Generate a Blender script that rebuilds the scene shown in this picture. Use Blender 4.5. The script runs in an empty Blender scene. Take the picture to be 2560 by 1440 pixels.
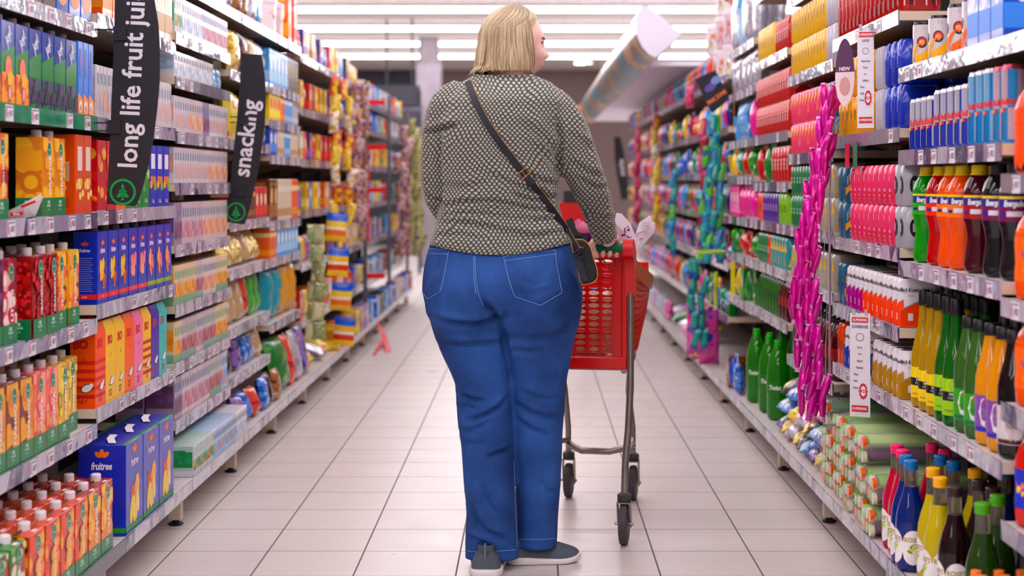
import bpy, bmesh, math, random
from mathutils import Vector, Matrix, noise
from mathutils.bvhtree import BVHTree
from math import sin, cos, pi, sqrt, radians, atan2
SC = bpy.context.scene
COL = SC.collection
# ------------------------------------------------------------------ camera, world, exposure, lights
F, CH, CX, CY = 3800.0, 1.15, 1330.0, 455.0          # focal length in pixels, eye height, vanishing point
cam_d = bpy.data.cameras.new('camera'); cam = bpy.data.objects.new('camera', cam_d); COL.objects.link(cam)
cam.location = (0, 0, CH); cam.rotation_euler = (pi/2, 0, 0)
cam_d.sensor_width = 36; cam_d.lens = 36*F/2560
cam_d.shift_x = -50/2560; cam_d.shift_y = -265/2560
cam_d.clip_start = .05; cam_d.clip_end = 80
cam_d.dof.use_dof = True; cam_d.dof.focus_distance = 4.55; cam_d.dof.aperture_fstop = 2.6
SC.camera = cam
SC.view_settings.view_transform = 'Standard'; SC.view_settings.look = 'None'
SC.view_settings.gamma = 1; SC.view_settings.use_curve_mapping = False
SC.view_settings.exposure = 0.0
SC.cycles.use_denoising = True
SC.cycles.max_bounces = 8; SC.cycles.diffuse_bounces = 4; SC.cycles.glossy_bounces = 3
SC.cycles.transmission_bounces = 6; SC.cycles.transparent_max_bounces = 8
SC.cycles.sample_clamp_indirect = 4; SC.cycles.caustics_reflective = False; SC.cycles.caustics_refractive = False
W = bpy.data.worlds.new('world'); SC.world = W; W.use_nodes = True
W.node_tree.nodes['Background'].inputs[0].default_value = (.90, .92, 1.0, 1)
W.node_tree.nodes['Background'].inputs[1].default_value = .4  # added soft fill through the open room back, for the store's other lights
TUBE = 21.0                                            # emission of the ceiling tubes
CEIL = 3.2

# ------------------------------------------------------------------ helpers
def lin(c):
    if isinstance(c, str):
        c = c.lstrip('#'); c = [int(c[i:i+2], 16)/255 for i in (0, 2, 4)]
    return tuple((x/12.92 if x <= .04045 else ((x+.055)/1.055)**2.4) for x in c)
MATS = {}
def M(col, rough=.45, metal=0, trans=0, coat=0, emit=0, alpha=1, bump=0, bscale=40, var=0, vscale=8, spec=.38):
    k = (col, rough, metal, trans, coat, emit, alpha, bump, bscale, var, vscale, spec)
    if k in MATS: return MATS[k]
    m = bpy.data.materials.new('mat_%s' % str(col).strip('#')); m.use_nodes = True
    nt = m.node_tree; b = nt.nodes['Principled BSDF']; c = lin(col); lu = .3*c[0]+.59*c[1]+.11*c[2]; c = c if emit else tuple(max(0, lu+(x-lu)*1.2)**1.13 for x in c)
    b.inputs['Base Color'].default_value = (*c, 1); b.inputs['Roughness'].default_value = rough
    b.inputs['Metallic'].default_value = metal; b.inputs['Transmission Weight'].default_value = trans
    b.inputs['Coat Weight'].default_value = coat*.45; b.inputs['Coat Roughness'].default_value = .06
    b.inputs['Alpha'].default_value = alpha; b.inputs['Specular IOR Level'].default_value = spec
    if trans: b.inputs['IOR'].default_value = 1.36
    if emit:
        b.inputs['Emission Color'].default_value = (*c, 1); b.inputs['Emission Strength'].default_value = emit
    if bump or var:
        tc = nt.nodes.new('ShaderNodeTexCoord')
        n = nt.nodes.new('ShaderNodeTexNoise'); n.inputs['Scale'].default_value = bscale if bump else vscale
        n.inputs['Detail'].default_value = 3
        nt.links.new(tc.outputs['Object'], n.inputs['Vector'])
        if bump:
            bp = nt.nodes.new('ShaderNodeBump'); bp.inputs['Strength'].default_value = bump; bp.inputs['Distance'].default_value = .01
            nt.links.new(n.outputs['Fac'], bp.inputs['Height']); nt.links.new(bp.outputs['Normal'], b.inputs['Normal'])
            if coat: nt.links.new(bp.outputs['Normal'], b.inputs['Coat Normal'])
        if var:
            n2 = nt.nodes.new('ShaderNodeTexNoise'); n2.inputs['Scale'].default_value = vscale; n2.inputs['Detail'].default_value = 4
            nt.links.new(tc.outputs['Object'], n2.inputs['Vector'])
            r = nt.nodes.new('ShaderNodeValToRGB')
            r.color_ramp.elements[0].position = .3; r.color_ramp.elements[1].position = .7
            r.color_ramp.elements[0].color = (*[max(0, x*(1-var)) for x in c], 1)
            r.color_ramp.elements[1].color = (*[min(1, x*(1+var*.5)) for x in c], 1)
            nt.links.new(n2.outputs['Fac'], r.inputs[0]); nt.links.new(r.outputs[0], b.inputs['Base Color'])
    MATS[k] = m
    return m
_TXT = {}
def text_tris(s, bold=.0):
    k = (s, bold)
    if k in _TXT: return _TXT[k]
    cu = bpy.data.curves.new('t', 'FONT'); cu.body = s; cu.resolution_u = 2; cu.offset = bold
    o = bpy.data.objects.new('t', cu); me = o.to_mesh(); me.calc_loop_triangles()
    vs = [(v.co.x, v.co.y) for v in me.vertices]; ts = []
    for t in me.loop_triangles:
        a, b, c = t.vertices
        ar = (vs[b][0]-vs[a][0])*(vs[c][1]-vs[a][1])-(vs[c][0]-vs[a][0])*(vs[b][1]-vs[a][1])
        if abs(ar) > 1e-9: ts.append((a, b, c) if ar > 0 else (a, c, b))
    if vs:
        x0, x1 = min(v[0] for v in vs), max(v[0] for v in vs); y0, y1 = min(v[1] for v in vs), max(v[1] for v in vs)
        vs = [((x-(x0+x1)/2)/(y1-y0), (y-(y0+y1)/2)/(y1-y0)) for x, y in vs]
    o.to_mesh_clear(); bpy.data.objects.remove(o); bpy.data.curves.remove(cu)
    _TXT[k] = (vs, ts); return _TXT[k]
def clip(poly, r):
    x0, y0, x1, y1 = r
    for ax, lim, sg in ((0, x0, 1), (0, x1, -1), (1, y0, 1), (1, y1, -1)):
        out = []
        for i in range(len(poly)):
            a, b = poly[i-1], poly[i]
            da, db = (a[ax]-lim)*sg, (b[ax]-lim)*sg
            if (da >= 0) != (db >= 0):
                t = da/(da-db); out.append((a[0]+(b[0]-a[0])*t, a[1]+(b[1]-a[1])*t))
            if db >= 0: out.append(b)
        poly = out
        if len(poly) < 3: return []
    return poly
def circ(cx, cy, rx, ry=None, n=14, rot=0):
    ry = rx if ry is None else ry
    return [(cx+cos(rot)*rx*cos(a)-sin(rot)*ry*sin(a), cy+sin(rot)*rx*cos(a)+cos(rot)*ry*sin(a)) for a in [2*pi*i/n for i in range(n)]]
class MB:
    def __init__(s):
        s.v, s.f, s.m, s.mats, s.e = [], [], [], [], 3e-4
    def mi(s, m):
        if isinstance(m, str): m = M(m)
        if m not in s.mats: s.mats.append(m)
        return s.mats.index(m)
    def poly(s, pts, m):
        n = len(s.v); s.v += [tuple(p) for p in pts]; s.f.append(tuple(range(n, n+len(pts)))); s.m.append(s.mi(m)); return s
    def raw(s, vs, fs, m):
        n = len(s.v); s.v += [tuple(p) for p in vs]; k = m if callable(m) else None
        for i, f in enumerate(fs):
            s.f.append(tuple(n+j for j in f)); s.m.append(s.mi(m(i) if k else m))
        return s
    def box(s, x0, x1, y0, y1, z0, z1, m, mt=None):
        vs = [(x, y, z) for z in (z0, z1) for x, y in ((x0, y0), (x1, y0), (x1, y1), (x0, y1))]
        fs = [(3, 2, 1, 0), (0, 1, 5, 4), (1, 2, 6, 5), (2, 3, 7, 6), (3, 0, 4, 7), (4, 5, 6, 7)]
        return s.raw(vs, fs, (lambda i: mt if i == 5 else m) if mt else m)
    def cbox(s, x0, x1, y0, y1, z0, z1, c, m, mt=None):      # chamfered box
        def ring(i, z):
            a, b, d, e = x0+i, x1-i, y0+i, y1-i; q = c
            return [(a+q, d, z), (b-q, d, z), (b, d+q, z), (b, e-q, z), (b-q, e, z), (a+q, e, z), (a, e-q, z), (a, d+q, z)]
        return s.loft([ring(c*.6, z0), ring(0, z0+c*.6), ring(0, z1-c*.6), ring(c*.6, z1)], m, mt=mt)
    def loft(s, rings, m, cap=True, mt=None, closed=False):
        n = len(rings[0]); vs = [p for r in rings for p in r]; fs = []
        R = len(rings)
        for i in range(R if closed else R-1):
            a, b = i*n, ((i+1) % R)*n
            for j in range(n):
                fs.append((a+j, a+(j+1) % n, b+(j+1) % n, b+j))
        nf = len(fs)
        if cap and not closed:
            fs.append(tuple(range(n-1, -1, -1))); fs.append(tuple(range((R-1)*n, R*n)))
        if callable(m): mm = lambda i: m(i//n if i < nf else (0 if i == nf else R-2))
        elif mt: mm = lambda i: mt if i == nf+1 else m
        else: mm = m
        return s.raw(vs, fs, mm)
    def lathe(s, prof, m, n=24, c=(0, 0, 0), cap=True, ph=0):
        return s.loft([[(c[0]+r*cos(2*pi*j/n+ph), c[1]+r*sin(2*pi*j/n+ph), c[2]+z) for j in range(n)] for r, z in prof], m, cap)
    def tube(s, path, r, m, n=8, closed=False, cap=True):
        P = [Vector(p) for p in path]; k = len(P); rings = []
        up = None
        for i in range(k):
            t = (P[(i+1) % k]-P[i-1]) if closed else (P[min(i+1, k-1)]-P[max(i-1, 0)])
            t.normalize()
            if up is None: up = Vector((0, 0, 1)) if abs(t.z) < .9 else Vector((1, 0, 0))
            a = t.cross(up); a.normalize(); b = a.cross(t); b.normalize(); up = b
            rr = r[i] if isinstance(r, (list, tuple)) else r
            rings.append([tuple(P[i]+(a*cos(q)+b*sin(q))*rr) for q in [2*pi*j/n for j in range(n)]])
        rings = [list(reversed(q)) for q in rings]
        return s.loft(rings, m, cap, closed=closed)
    def flat(s, pts, mp, m, r=None, e=None):                   # 2D polygon on a mapped face
        if r: pts = clip(list(pts), r)
        if len(pts) < 3: return s
        s.e += 4e-5
        return s.poly([mp(u, v, e if e is not None else s.e) for u, v in pts], m)
    def rect(s, u0, v0, u1, v1, mp, m):
        return s.flat([(u0, v0), (u1, v0), (u1, v1), (u0, v1)], mp, m)
    def text(s, t, u, v, h, mp, m, rot=0, bold=.0, sx=1, shear=0):
        vs, ts = text_tris(t, bold); s.e += 4e-5; c, d = cos(rot), sin(rot); out = []
        for x, y in vs:
            x = (x+shear*y)*h*sx; y = y*h; out.append(mp(u+x*c-y*d, v+x*d+y*c, s.e))
        return s.raw(out, ts, m)
    def mesh(s, name, smooth=.6):
        me = bpy.data.meshes.new(name); me.from_pydata(s.v, [], s.f)
        for m in s.mats: me.materials.append(m)
        me.polygons.foreach_set('material_index', s.m)
        if smooth:
            me.polygons.foreach_set('use_smooth', [True]*len(me.polygons)); me.set_sharp_from_angle(angle=smooth)
        me.update(); return me
    def obj(s, name, parent=None, link=True, smooth=.6):
        o = bpy.data.objects.new(name, s.mesh(name, smooth))
        if link: COL.objects.link(o)
        if parent: o.parent = parent
        return o
def mapF(y=0): return lambda u, v, e: (u, y-e, v)
def mapR(w, d): return lambda u, v, e: (w/2+e, d/2+u, v)
def mapL(w, d): return lambda u, v, e: (-w/2-e, d/2-u, v)
def mapT(d, h): return lambda u, v, e: (u, d/2+v, h+e)
def mapC(r, a0=0, cy=None):
    cy = r if cy is None else cy
    return lambda u, v, e: ((r+e+.0004)*sin(u/r+a0), cy-(r+e+.0004)*cos(u/r+a0), v)
def thing(name, label, cat, loc=(0, 0, 0), rz=0, group=None):
    o = bpy.data.objects.new(name, None); COL.objects.link(o); o.location = loc; o.rotation_euler = (0, 0, rz)
    o.empty_display_size = .1
    return tag(o, label, cat, group)
def tag(o, label, cat, group=None):
    if label: o['label'] = label
    o['category'] = cat
    if group: o['group'] = group
    return o
def struct(o): o['kind'] = 'structure'; return o
KIDS = {}
def ctree(o, parent=None):
    c = o.copy(); COL.objects.link(c)
    if parent: c.parent = parent
    for ch in KIDS.get(o.name, ()): ctree(ch, c)
    return c
def kid(o, ch): ch.parent = o; KIDS.setdefault(o.name, []).append(ch); return ch
ORD = ['zeroth', 'first', 'second', 'third', 'fourth', 'fifth', 'sixth', 'seventh', 'eighth', 'ninth', 'tenth', 'eleventh', 'twelfth',
       'thirteenth', 'fourteenth', 'fifteenth', 'sixteenth', 'seventeenth', 'eighteenth', 'nineteenth', 'twentieth']
def ordn(n): return ORD[n] if n < len(ORD) else 'number %d' % n
def YY(px, X): return F*X/(px-CX)                      # depth where a pixel column meets the plane x = X

# ------------------------------------------------------------------ room
def node_mat(name):
    m = bpy.data.materials.new(name); m.use_nodes = True
    return m, m.node_tree, m.node_tree.nodes['Principled BSDF']
def N(nt, t, **k):
    n = nt.nodes.new(t)
    for a, b in k.items(): setattr(n, a, b)
    return n
def math_n(nt, op, a, b=None, c=None):
    n = N(nt, 'ShaderNodeMath', operation=op)
    for i, x in enumerate((a, b, c)):
        if x is None: continue
        if isinstance(x, (int, float)): n.inputs[i].default_value = x
        else: nt.links.new(x, n.inputs[i])
    return n.outputs[0]
def floor_mat():
    m, nt, b = node_mat('floor_tiles')
    g = N(nt, 'ShaderNodeNewGeometry'); sp = N(nt, 'ShaderNodeSeparateXYZ'); nt.links.new(g.outputs['Position'], sp.inputs[0])
    T = .2995
    def line(o, off, wd):
        a = math_n(nt, 'FRACT', math_n(nt, 'DIVIDE', math_n(nt, 'ADD', o, off), T))
        a = math_n(nt, 'ABSOLUTE', math_n(nt, 'SUBTRACT', a, .5))
        return math_n(nt, 'GREATER_THAN', a, .5-wd/T/2)
    lx = line(sp.outputs[0], 40*T-.0765, .0052); ly = line(sp.outputs[1], 40*T+FLOOR_OFF, .0045)
    grout = math_n(nt, 'MAXIMUM', lx, ly)
    cx = math_n(nt, 'FLOOR', math_n(nt, 'DIVIDE', math_n(nt, 'ADD', sp.outputs[0], 40*T-.0765), T)); cyy = math_n(nt, 'FLOOR', math_n(nt, 'DIVIDE', math_n(nt, 'ADD', sp.outputs[1], 40*T+FLOOR_OFF), T))
    cb = N(nt, 'ShaderNodeCombineXYZ'); nt.links.new(cx, cb.inputs[0]); nt.links.new(cyy, cb.inputs[1])
    wn = N(nt, 'ShaderNodeTexWhiteNoise'); nt.links.new(cb.outputs[0], wn.inputs['Vector'])
    ns = N(nt, 'ShaderNodeTexNoise'); ns.inputs['Scale'].default_value = 6; ns.inputs['Detail'].default_value = 6
    nt.links.new(g.outputs['Position'], ns.inputs['Vector'])
    v = math_n(nt, 'ADD', math_n(nt, 'MULTIPLY', wn.outputs['Value'], .06), math_n(nt, 'MULTIPLY', ns.outputs['Fac'], .12))
    r = N(nt, 'ShaderNodeMix', data_type='RGBA'); nt.links.new(v, r.inputs['Factor'])
    r.inputs['A'].default_value = (*lin('#dad0cd'), 1); r.inputs['B'].default_value = (*lin('#7c7474'), 1)
    r2 = N(nt, 'ShaderNodeMix', data_type='RGBA'); nt.links.new(grout, r2.inputs['Factor']); nt.links.new(r.outputs['Result'], r2.inputs['A'])
    r2.inputs['B'].default_value = (*lin('#5d5458'), 1)
    nt.links.new(r2.outputs['Result'], b.inputs['Base Color'])
    ro = math_n(nt, 'ADD', math_n(nt, 'MULTIPLY', grout, .4), math_n(nt, 'ADD', math_n(nt, 'MULTIPLY', ns.outputs['Fac'], .2), .22))
    nt.links.new(ro, b.inputs['Roughness'])
    bp = N(nt, 'ShaderNodeBump'); bp.inputs['Strength'].default_value = .3; bp.inputs['Distance'].default_value = .002
    nt.links.new(math_n(nt, 'SUBTRACT', 1, grout), bp.inputs['Height']); nt.links.new(bp.outputs['Normal'], b.inputs['Normal'])
    return m
FLOOR_OFF = -(F*CH/(1378-CY))                     # a joint line crosses at image row 1378
def box_obj(name, *a, parent=None): return MB().box(*a).obj(name, parent, smooth=0)
XW, YB, YF = 7.0, 27.8, -2.5
struct(box_obj('floor', -XW, XW, YF, YB, -.1, 0, floor_mat()))
cm, nt, b = node_mat('ceiling_panels')
g = N(nt, 'ShaderNodeNewGeometry'); sp = N(nt, 'ShaderNodeSeparateXYZ'); nt.links.new(g.outputs['Position'], sp.inputs[0])
def gl(o, T, w):
    a = math_n(nt, 'ABSOLUTE', math_n(nt, 'SUBTRACT', math_n(nt, 'FRACT', math_n(nt, 'DIVIDE', math_n(nt, 'ADD', o, 50), T)), .5))
    return math_n(nt, 'GREATER_THAN', a, .5-w/T/2)
gr = math_n(nt, 'MAXIMUM', gl(sp.outputs[0], 1.2, .012), gl(sp.outputs[1], .55, .012))
mx = N(nt, 'ShaderNodeMix', data_type='RGBA'); nt.links.new(gr, mx.inputs['Factor'])
mx.inputs['A'].default_value = (*lin('#cdc1be'), 1); mx.inputs['B'].default_value = (*lin('#b1a8a4'), 1)
nt.links.new(mx.outputs['Result'], b.inputs['Base Color']); b.inputs['Roughness'].default_value = .8
struct(box_obj('ceiling', -XW, XW, YF, YB, CEIL, CEIL+.1, cm))
wm = M('#877f7b', .8, var=.08, vscale=.8)
struct(box_obj('wall_left', -XW-.1, -XW, YF, YB, 0, CEIL, wm)); struct(box_obj('wall_right', XW, XW+.1, YF, YB, 0, CEIL, wm))
bw = MB().box(-XW, XW, YB, YB+.1, 0, CEIL, M('#7c6d6b', .8))
bw.box(-3.4, -1.9, YB-.05, YB, 0, CEIL-.02, M('#35353d', .6)); bw.box(-XW, -3.5, YB-.05, YB, 0, CEIL-.02, M('#35353d', .6))
struct(bw.obj('wall_back', smooth=0))
# ceiling tubes: rows right across the hall
for k in range(13):
    y = 24.0-2.17*k
    hs = MB().box(-6.6, 6.6, y-.10, y+.10, CEIL-.05, CEIL-.002, M('#e8e4e6', .5))
    n = ordn(k+1)
    t = thing('ceiling_light', 'long white fluorescent strip light across the ceiling, %s row from the far end' % n, 'light', (0, 0, 0), group='ceiling strip lights')
    hs.obj('housing', t, smooth=0)
    tb = MB().box(-6.55, 6.55, y-.08, y+.08, CEIL-.085, CEIL-.052, M('#fcf8fb', .4, emit=TUBE)); tb.obj('tube', t, smooth=0)
# two small round spots near the far wall
for i, (px, r) in enumerate(((1451, .085), (1474, .045))):
    y = 25.6; x = (px-CX)*y/F
    t = thing('downlight', ['bright round ceiling spot above the far wall', 'small dim ceiling spot right of the bright one'][i], 'light', (x, y, CEIL-.02))
    MB().lathe([(r*1.15, -.02), (r*1.2, .018)], M('#eeeeee')).obj('rim', t); MB().lathe([(r, -.034), (r, -.021)], M('#ffe9c8' if i else '#fffdf5', emit=[30, 4][i])).obj('lamp', t)
# pillar
pl = MB(); px0, px1, PY = 1047, 1096, 20.5
pl.cbox((px0-CX)*PY/F, (px1-CX)*PY/F, PY, PY+.3, 0, CEIL-.09, .03, M('#8f868c', .4, var=.2, vscale=3))
pl.box((px0-6-CX)*PY/F, (px1+6-CX)*PY/F, PY-.03, PY+.33, 1.0, 2.75, M('#9c949e', .35, var=.3, vscale=3))
o = pl.obj('trim_1'); struct(o)
# dark storage rack hanging high on the left, under the ceiling
t = thing('storage_rack', 'dark grey steel gantry with hanging rods at the far left end', 'rack', ((975-CX)*19/F, 19, 0))
dk = M('#3c3c46', .5)
MB().box(-.36, .36, 0, .25, 2.10, 2.36, dk).obj('screen', t, smooth=0); MB().box(-.36, .36, .0, .25, 1.7, 2.02, M('#4a4a55', .6)).obj('screen', t, smooth=0)
for x in (-.03, .29):
    MB().tube([(x-.02, .1, 2.3), (x-.02, .1, CEIL)], .012, dk).obj('rod', t)
MB().box(-.38, .38, -.02, .27, 2.04, 2.08, M('#6c6c77', .4)).obj('beam', t, smooth=0)
for x in (-.37, .37): MB().box(x-.02, x+.02, 0, .04, 0, 2.3, dk).obj('post', t, smooth=0)
# ------------------------------------------------------------------ shelving
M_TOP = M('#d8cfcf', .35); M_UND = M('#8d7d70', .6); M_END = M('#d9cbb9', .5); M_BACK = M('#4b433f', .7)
M_POST = M('#cfc4b4', .5); M_DARK = M('#26242a', .5)
def rail_mat(i):
    cols = ['#8c86a2', '#9a93a8', '#77718f', '#857f96', '#a39db0']
    m, nt, b = node_mat('plastic_price_strip'); c = cols[i]
    tc = N(nt, 'ShaderNodeNewGeometry')
    mp = N(nt, 'ShaderNodeMapping'); mp.inputs['Scale'].default_value = (1, 9, 3); nt.links.new(tc.outputs['Position'], mp.inputs[0])
    mp.inputs['Location'].default_value = (0, i*3.3, 0)
    vo = N(nt, 'ShaderNodeTexVoronoi'); vo.inputs['Scale'].default_value = 1; nt.links.new(mp.outputs[0], vo.inputs['Vector'])
    r = N(nt, 'ShaderNodeValToRGB'); e = r.color_ramp.elements; r.color_ramp.interpolation = 'CONSTANT'
    e[0].color = (*lin('#39365f'), 1); e[1].position = .22; e[1].color = (*lin(c), 1)
    e2 = e.new(.75); e2.color = (*lin('#b5afc0'), 1)
    sx = N(nt, 'ShaderNodeSeparateColor'); nt.links.new(vo.outputs['Color'], sx.inputs[0]); nt.links.new(sx.outputs[0], r.inputs[0])
    nt.links.new(r.outputs[0], b.inputs['Base Color']); b.inputs['Roughness'].default_value = .18; b.inputs['Coat Weight'].default_value = .6
    ns = N(nt, 'ShaderNodeTexNoise'); ns.inputs['Scale'].default_value = 14; nt.links.new(tc.outputs['Position'], ns.inputs['Vector'])
    bp = N(nt, 'ShaderNodeBump'); bp.inputs['Strength'].default_value = .5; bp.inputs['Distance'].default_value = .02
    nt.links.new(ns.outputs['Fac'], bp.inputs['Height']); nt.links.new(bp.outputs['Normal'], b.inputs['Normal']); nt.links.new(bp.outputs['Normal'], b.inputs['Coat Normal'])
    return m
RAILS = [rail_mat(i) for i in range(5)]
M_WAVE = M('#b4b0bc', .16, metal=.6, bump=.6, bscale=9)
def tag_mesh(v):
    b = MB(); mp = mapF(0); b.box(-.026, .026, -.0004, .0006, -.019, .019, M('#e4dce6', .4))
    b.e = .0008
    b.rect(-.024, -.012, -.018, .013, mp, M('#c65a63')); b.rect(-.022, .013, .022, .0155, mp, M('#56505c'))
    b.text(['R27', 'R21', 'R17', 'R32'][v], .009, -.001, .014, mp, M('#2c2a33'), bold=.02, sx=.8)
    for i in range(3): b.rect(-.016, -.013+i*.006, -.008, -.011+i*.006, mp, M('#8d8794'))
    return b.mesh('price_tag', 0)
TAGS = [tag_mesh(i) for i in range(4)]
LEFT_BAYS = {   # bay index: heights of the shelf strips (centre), bottom up
 0: [.461, .752, 1.044, 1.311, 1.569], 1: [.50, .788, 1.05, 1.31, 1.60], 2: [.315, .513, .71, .915, 1.126, 1.302, 1.49, 1.64, 1.83],
 3: [.34, .54, .775, .97, 1.30, 1.583, 1.83], 4: [.47, .775, .945, 1.256, 1.42, 1.583, 1.83]}
RIGHT_BAYS = {-1: [.39, .65, .878, 1.147, 1.447], 0: [.517, .911, 1.217, 1.447], 1: [.517, .72, .945, 1.283, 1.612], 2: [.44, .75, .957, 1.24, 1.55, 1.86],
 3: [.557, .77, .957, 1.13, 1.338, 1.673, 1.98], 4: [.55, .77, .957, 1.16, 1.338, 1.58, 1.8]}
for k in range(5, 12): LEFT_BAYS[k] = [.40, .70, .98, 1.25, 1.52] + ([1.80] if k < 8 else [1.72])
for k in range(5, 14): RIGHT_BAYS[k] = [.42, .70, .95, 1.18, 1.42, 1.70]
BAYN = {0: 'nearest', -1: 'cut-off nearest'}
def bay_name(side, k):
    kk = k+1 if side == 'L' else k+2
    return ('nearest' if kk == 1 else ordn(kk))+' '+('left' if side == 'L' else 'right')+' bay'
def bay_y(side, k): return (3.29 if side == 'L' else 3.33)+.93*k
def front(side, base=False): return ((-1.13 if base else -1.21) if side == 'L' else (.94 if base else 1.03))
BACKX = {'L': -1.66, 'R': 1.48}
rnd = random.Random(7)
def bay(side, k):
    s = -1 if side == 'L' else 1; y0 = bay_y(side, k); L = .93; far = k >= 5
    t = thing('shelving_unit', '%s gondola bay of open shelves with price strips, %s' % (['cream', 'grey'][far], bay_name(side, k)), 'shelving', (0, y0, 0), group='gondola shelving bays')
    xb = BACKX[side]
    def bx(x0, x1, *a): return (min(x0, x1), max(x0, x1), *a)
    top = (2.0 if k < 6 else 1.88)
    if side == 'R' and k <= 2: top = 2.25
    if side == 'L' and k <= 3: top = 2.25
    MB().box(*bx(xb, xb+s*.03, 0.0, L, .05, top), M_BACK).obj('back_panel', t, smooth=0)
    for yy in (.0, L-.03):
        MB().box(*bx(xb-s*.001, xb-s*.045, yy, yy+.03, 0.02, top), M_POST if not far else M('#55525c', .5)).obj('upright', t, smooth=0)
    xf = front(side, True)
    # base
    b = MB().box(*bx(xf, xb-s*.046, .002, L-.002, .125, .158), M_TOP); b.obj('base_shelf', t, smooth=0)
    r = MB().box(*bx(xf-s*.004, xf, .001, L-.001, .122, .162), RAILS[(k+2) % 5] if side == 'R' or k != 0 else M('#6f6a75', .25)); r.obj('price_strip', t, smooth=0)
    for yy in (.86,):
        lg = MB().box(*bx(xf+s*.045, xf+s*.085, yy, yy+.04, .02, .124), M_POST); lg.box(*bx(xf+s*.08, xb-s*.05, yy+.005, yy+.03, .06, .124), M_POST)
        lo = lg.obj('leg', t, smooth=0)
        MB().lathe([(.022, .0), (.026, .006), (.012, .012), (.010, .022)], M_DARK, 14, (xf+s*.065, yy+.02, 0)).obj('foot', lo)
    xf = front(side)
    zs = (LEFT_BAYS if side == 'L' else RIGHT_BAYS)[k]
    for j, z in enumerate(zs):
        depth = .40 if not (side == 'R' and j == len(zs)-1 and k < 2) else .40
        m = MB(); x1 = xf+s*depth
        m.raw([(x, y, zz) for zz in (z-.008, z+.018) for x, y in ((xf, .004), (x1, .004), (x1, L-.004), (xf, L-.004))],
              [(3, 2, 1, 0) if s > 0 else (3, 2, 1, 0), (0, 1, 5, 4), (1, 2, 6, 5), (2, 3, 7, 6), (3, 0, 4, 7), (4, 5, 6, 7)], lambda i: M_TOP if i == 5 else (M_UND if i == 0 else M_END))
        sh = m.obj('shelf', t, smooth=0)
        for yy in (.012, L-.022):
            br = MB()
            br.raw([(xb-s*.046, yy, z-.0085), (xb-s*.046, yy+.008, z-.0085), (xb-s*.046, yy+.008, z-.06), (xb-s*.046, yy, z-.06), (xf+s*.27, yy, z-.0085), (xf+s*.27, yy+.008, z-.0085), (xf+s*.27, yy+.008, z-.02), (xf+s*.27, yy, z-.02)],
                   [(0, 1, 2, 3), (4, 7, 6, 5), (0, 4, 5, 1), (1, 5, 6, 2), (2, 6, 7, 3), (3, 7, 4, 0)], M_END)
            br.obj('bracket', sh, smooth=0)
        wave = (side == 'R' and ((k == 0 and j == 3) or (k in (1, -1) and j >= 3) or (k in (2, 3) and j >= 4))) or (side == 'L' and k >= 2 and k < 5 and j >= 6)
        rm = M_WAVE if wave else RAILS[rnd.randrange(5)]
        if side == 'L' and k == 0 and j == 3: rm = M('#3c8a6c', .2, coat=.5, var=.35, vscale=14)
        rl = MB().box(*bx(xf-s*.004, xf-s*.0002, .002, L-.002, z-.021, z+.021), rm); rl = rl.obj('price_strip', sh, smooth=0)
        n = 6 if not far else 0
        if far: 
            pass
        for q in range(n):
            if rnd.random() < (.25 if not wave else .6): continue
            o = bpy.data.objects.new('price_tag', TAGS[rnd.randrange(4)]); COL.objects.link(o); o.parent = sh
            o.location = (xf-s*.0050, .08+q*.15+rnd.uniform(-.02, .02), z-.002); o.rotation_euler = (0, 0, pi/2 if side == 'L' else -pi/2)
    return t
for k in LEFT_BAYS: bay('L', k)
for k in RIGHT_BAYS: bay('R', k)
# ------------------------------------------------------------------ products
KIND = {}
R3 = random.Random(11)
def blobs(b, mp, rc, cols, n, r0, r1, seed=0, ar=(1, 1)):
    q = random.Random(seed)
    for i in range(n):
        r = q.uniform(r0, r1); cx, cy = q.uniform(rc[0], rc[2]), q.uniform(rc[1], rc[3]); c = cols[i % len(cols)]
        a = q.uniform(0, 3); k = q.uniform(*ar)
        b.flat(circ(cx, cy, r, r*k, 16, a), mp, c, rc)
        if i % 2 == 0 and len(cols) > 2: b.flat(circ(cx, cy, r*.6, r*k*.6, 12, a), mp, cols[-1], rc)
def kind(name, o, w, d, h, desc, cat, obname=None): KIND[name] = dict(o=o, w=w, d=d, h=h, desc=desc, cat=cat)
def cap(o, r, h, x, y, z, col, name='cap', ribs=False):
    c = MB(); m = M(col, .35)
    if ribs:
        c.lathe([(r, 0), (r, h*.22), (r*.93, h*.24), (r*.93, h*.30), (r, h*.32), (r, h*.42), (r*.96, h*.45), (r, h*.48), (r, h*.58), (r*.96, h*.61), (r, h*.64), (r, h*.88), (r*.86, h)], m, 22, (x, y, z))
    else: c.lathe([(r*1.12, 0), (r*1.12, h*.15), (r, h*.18), (r*.97, h*.92), (r*.88, h)], m, 20, (x, y, z))
    return kid(o, c.obj(name, link=False))
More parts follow.
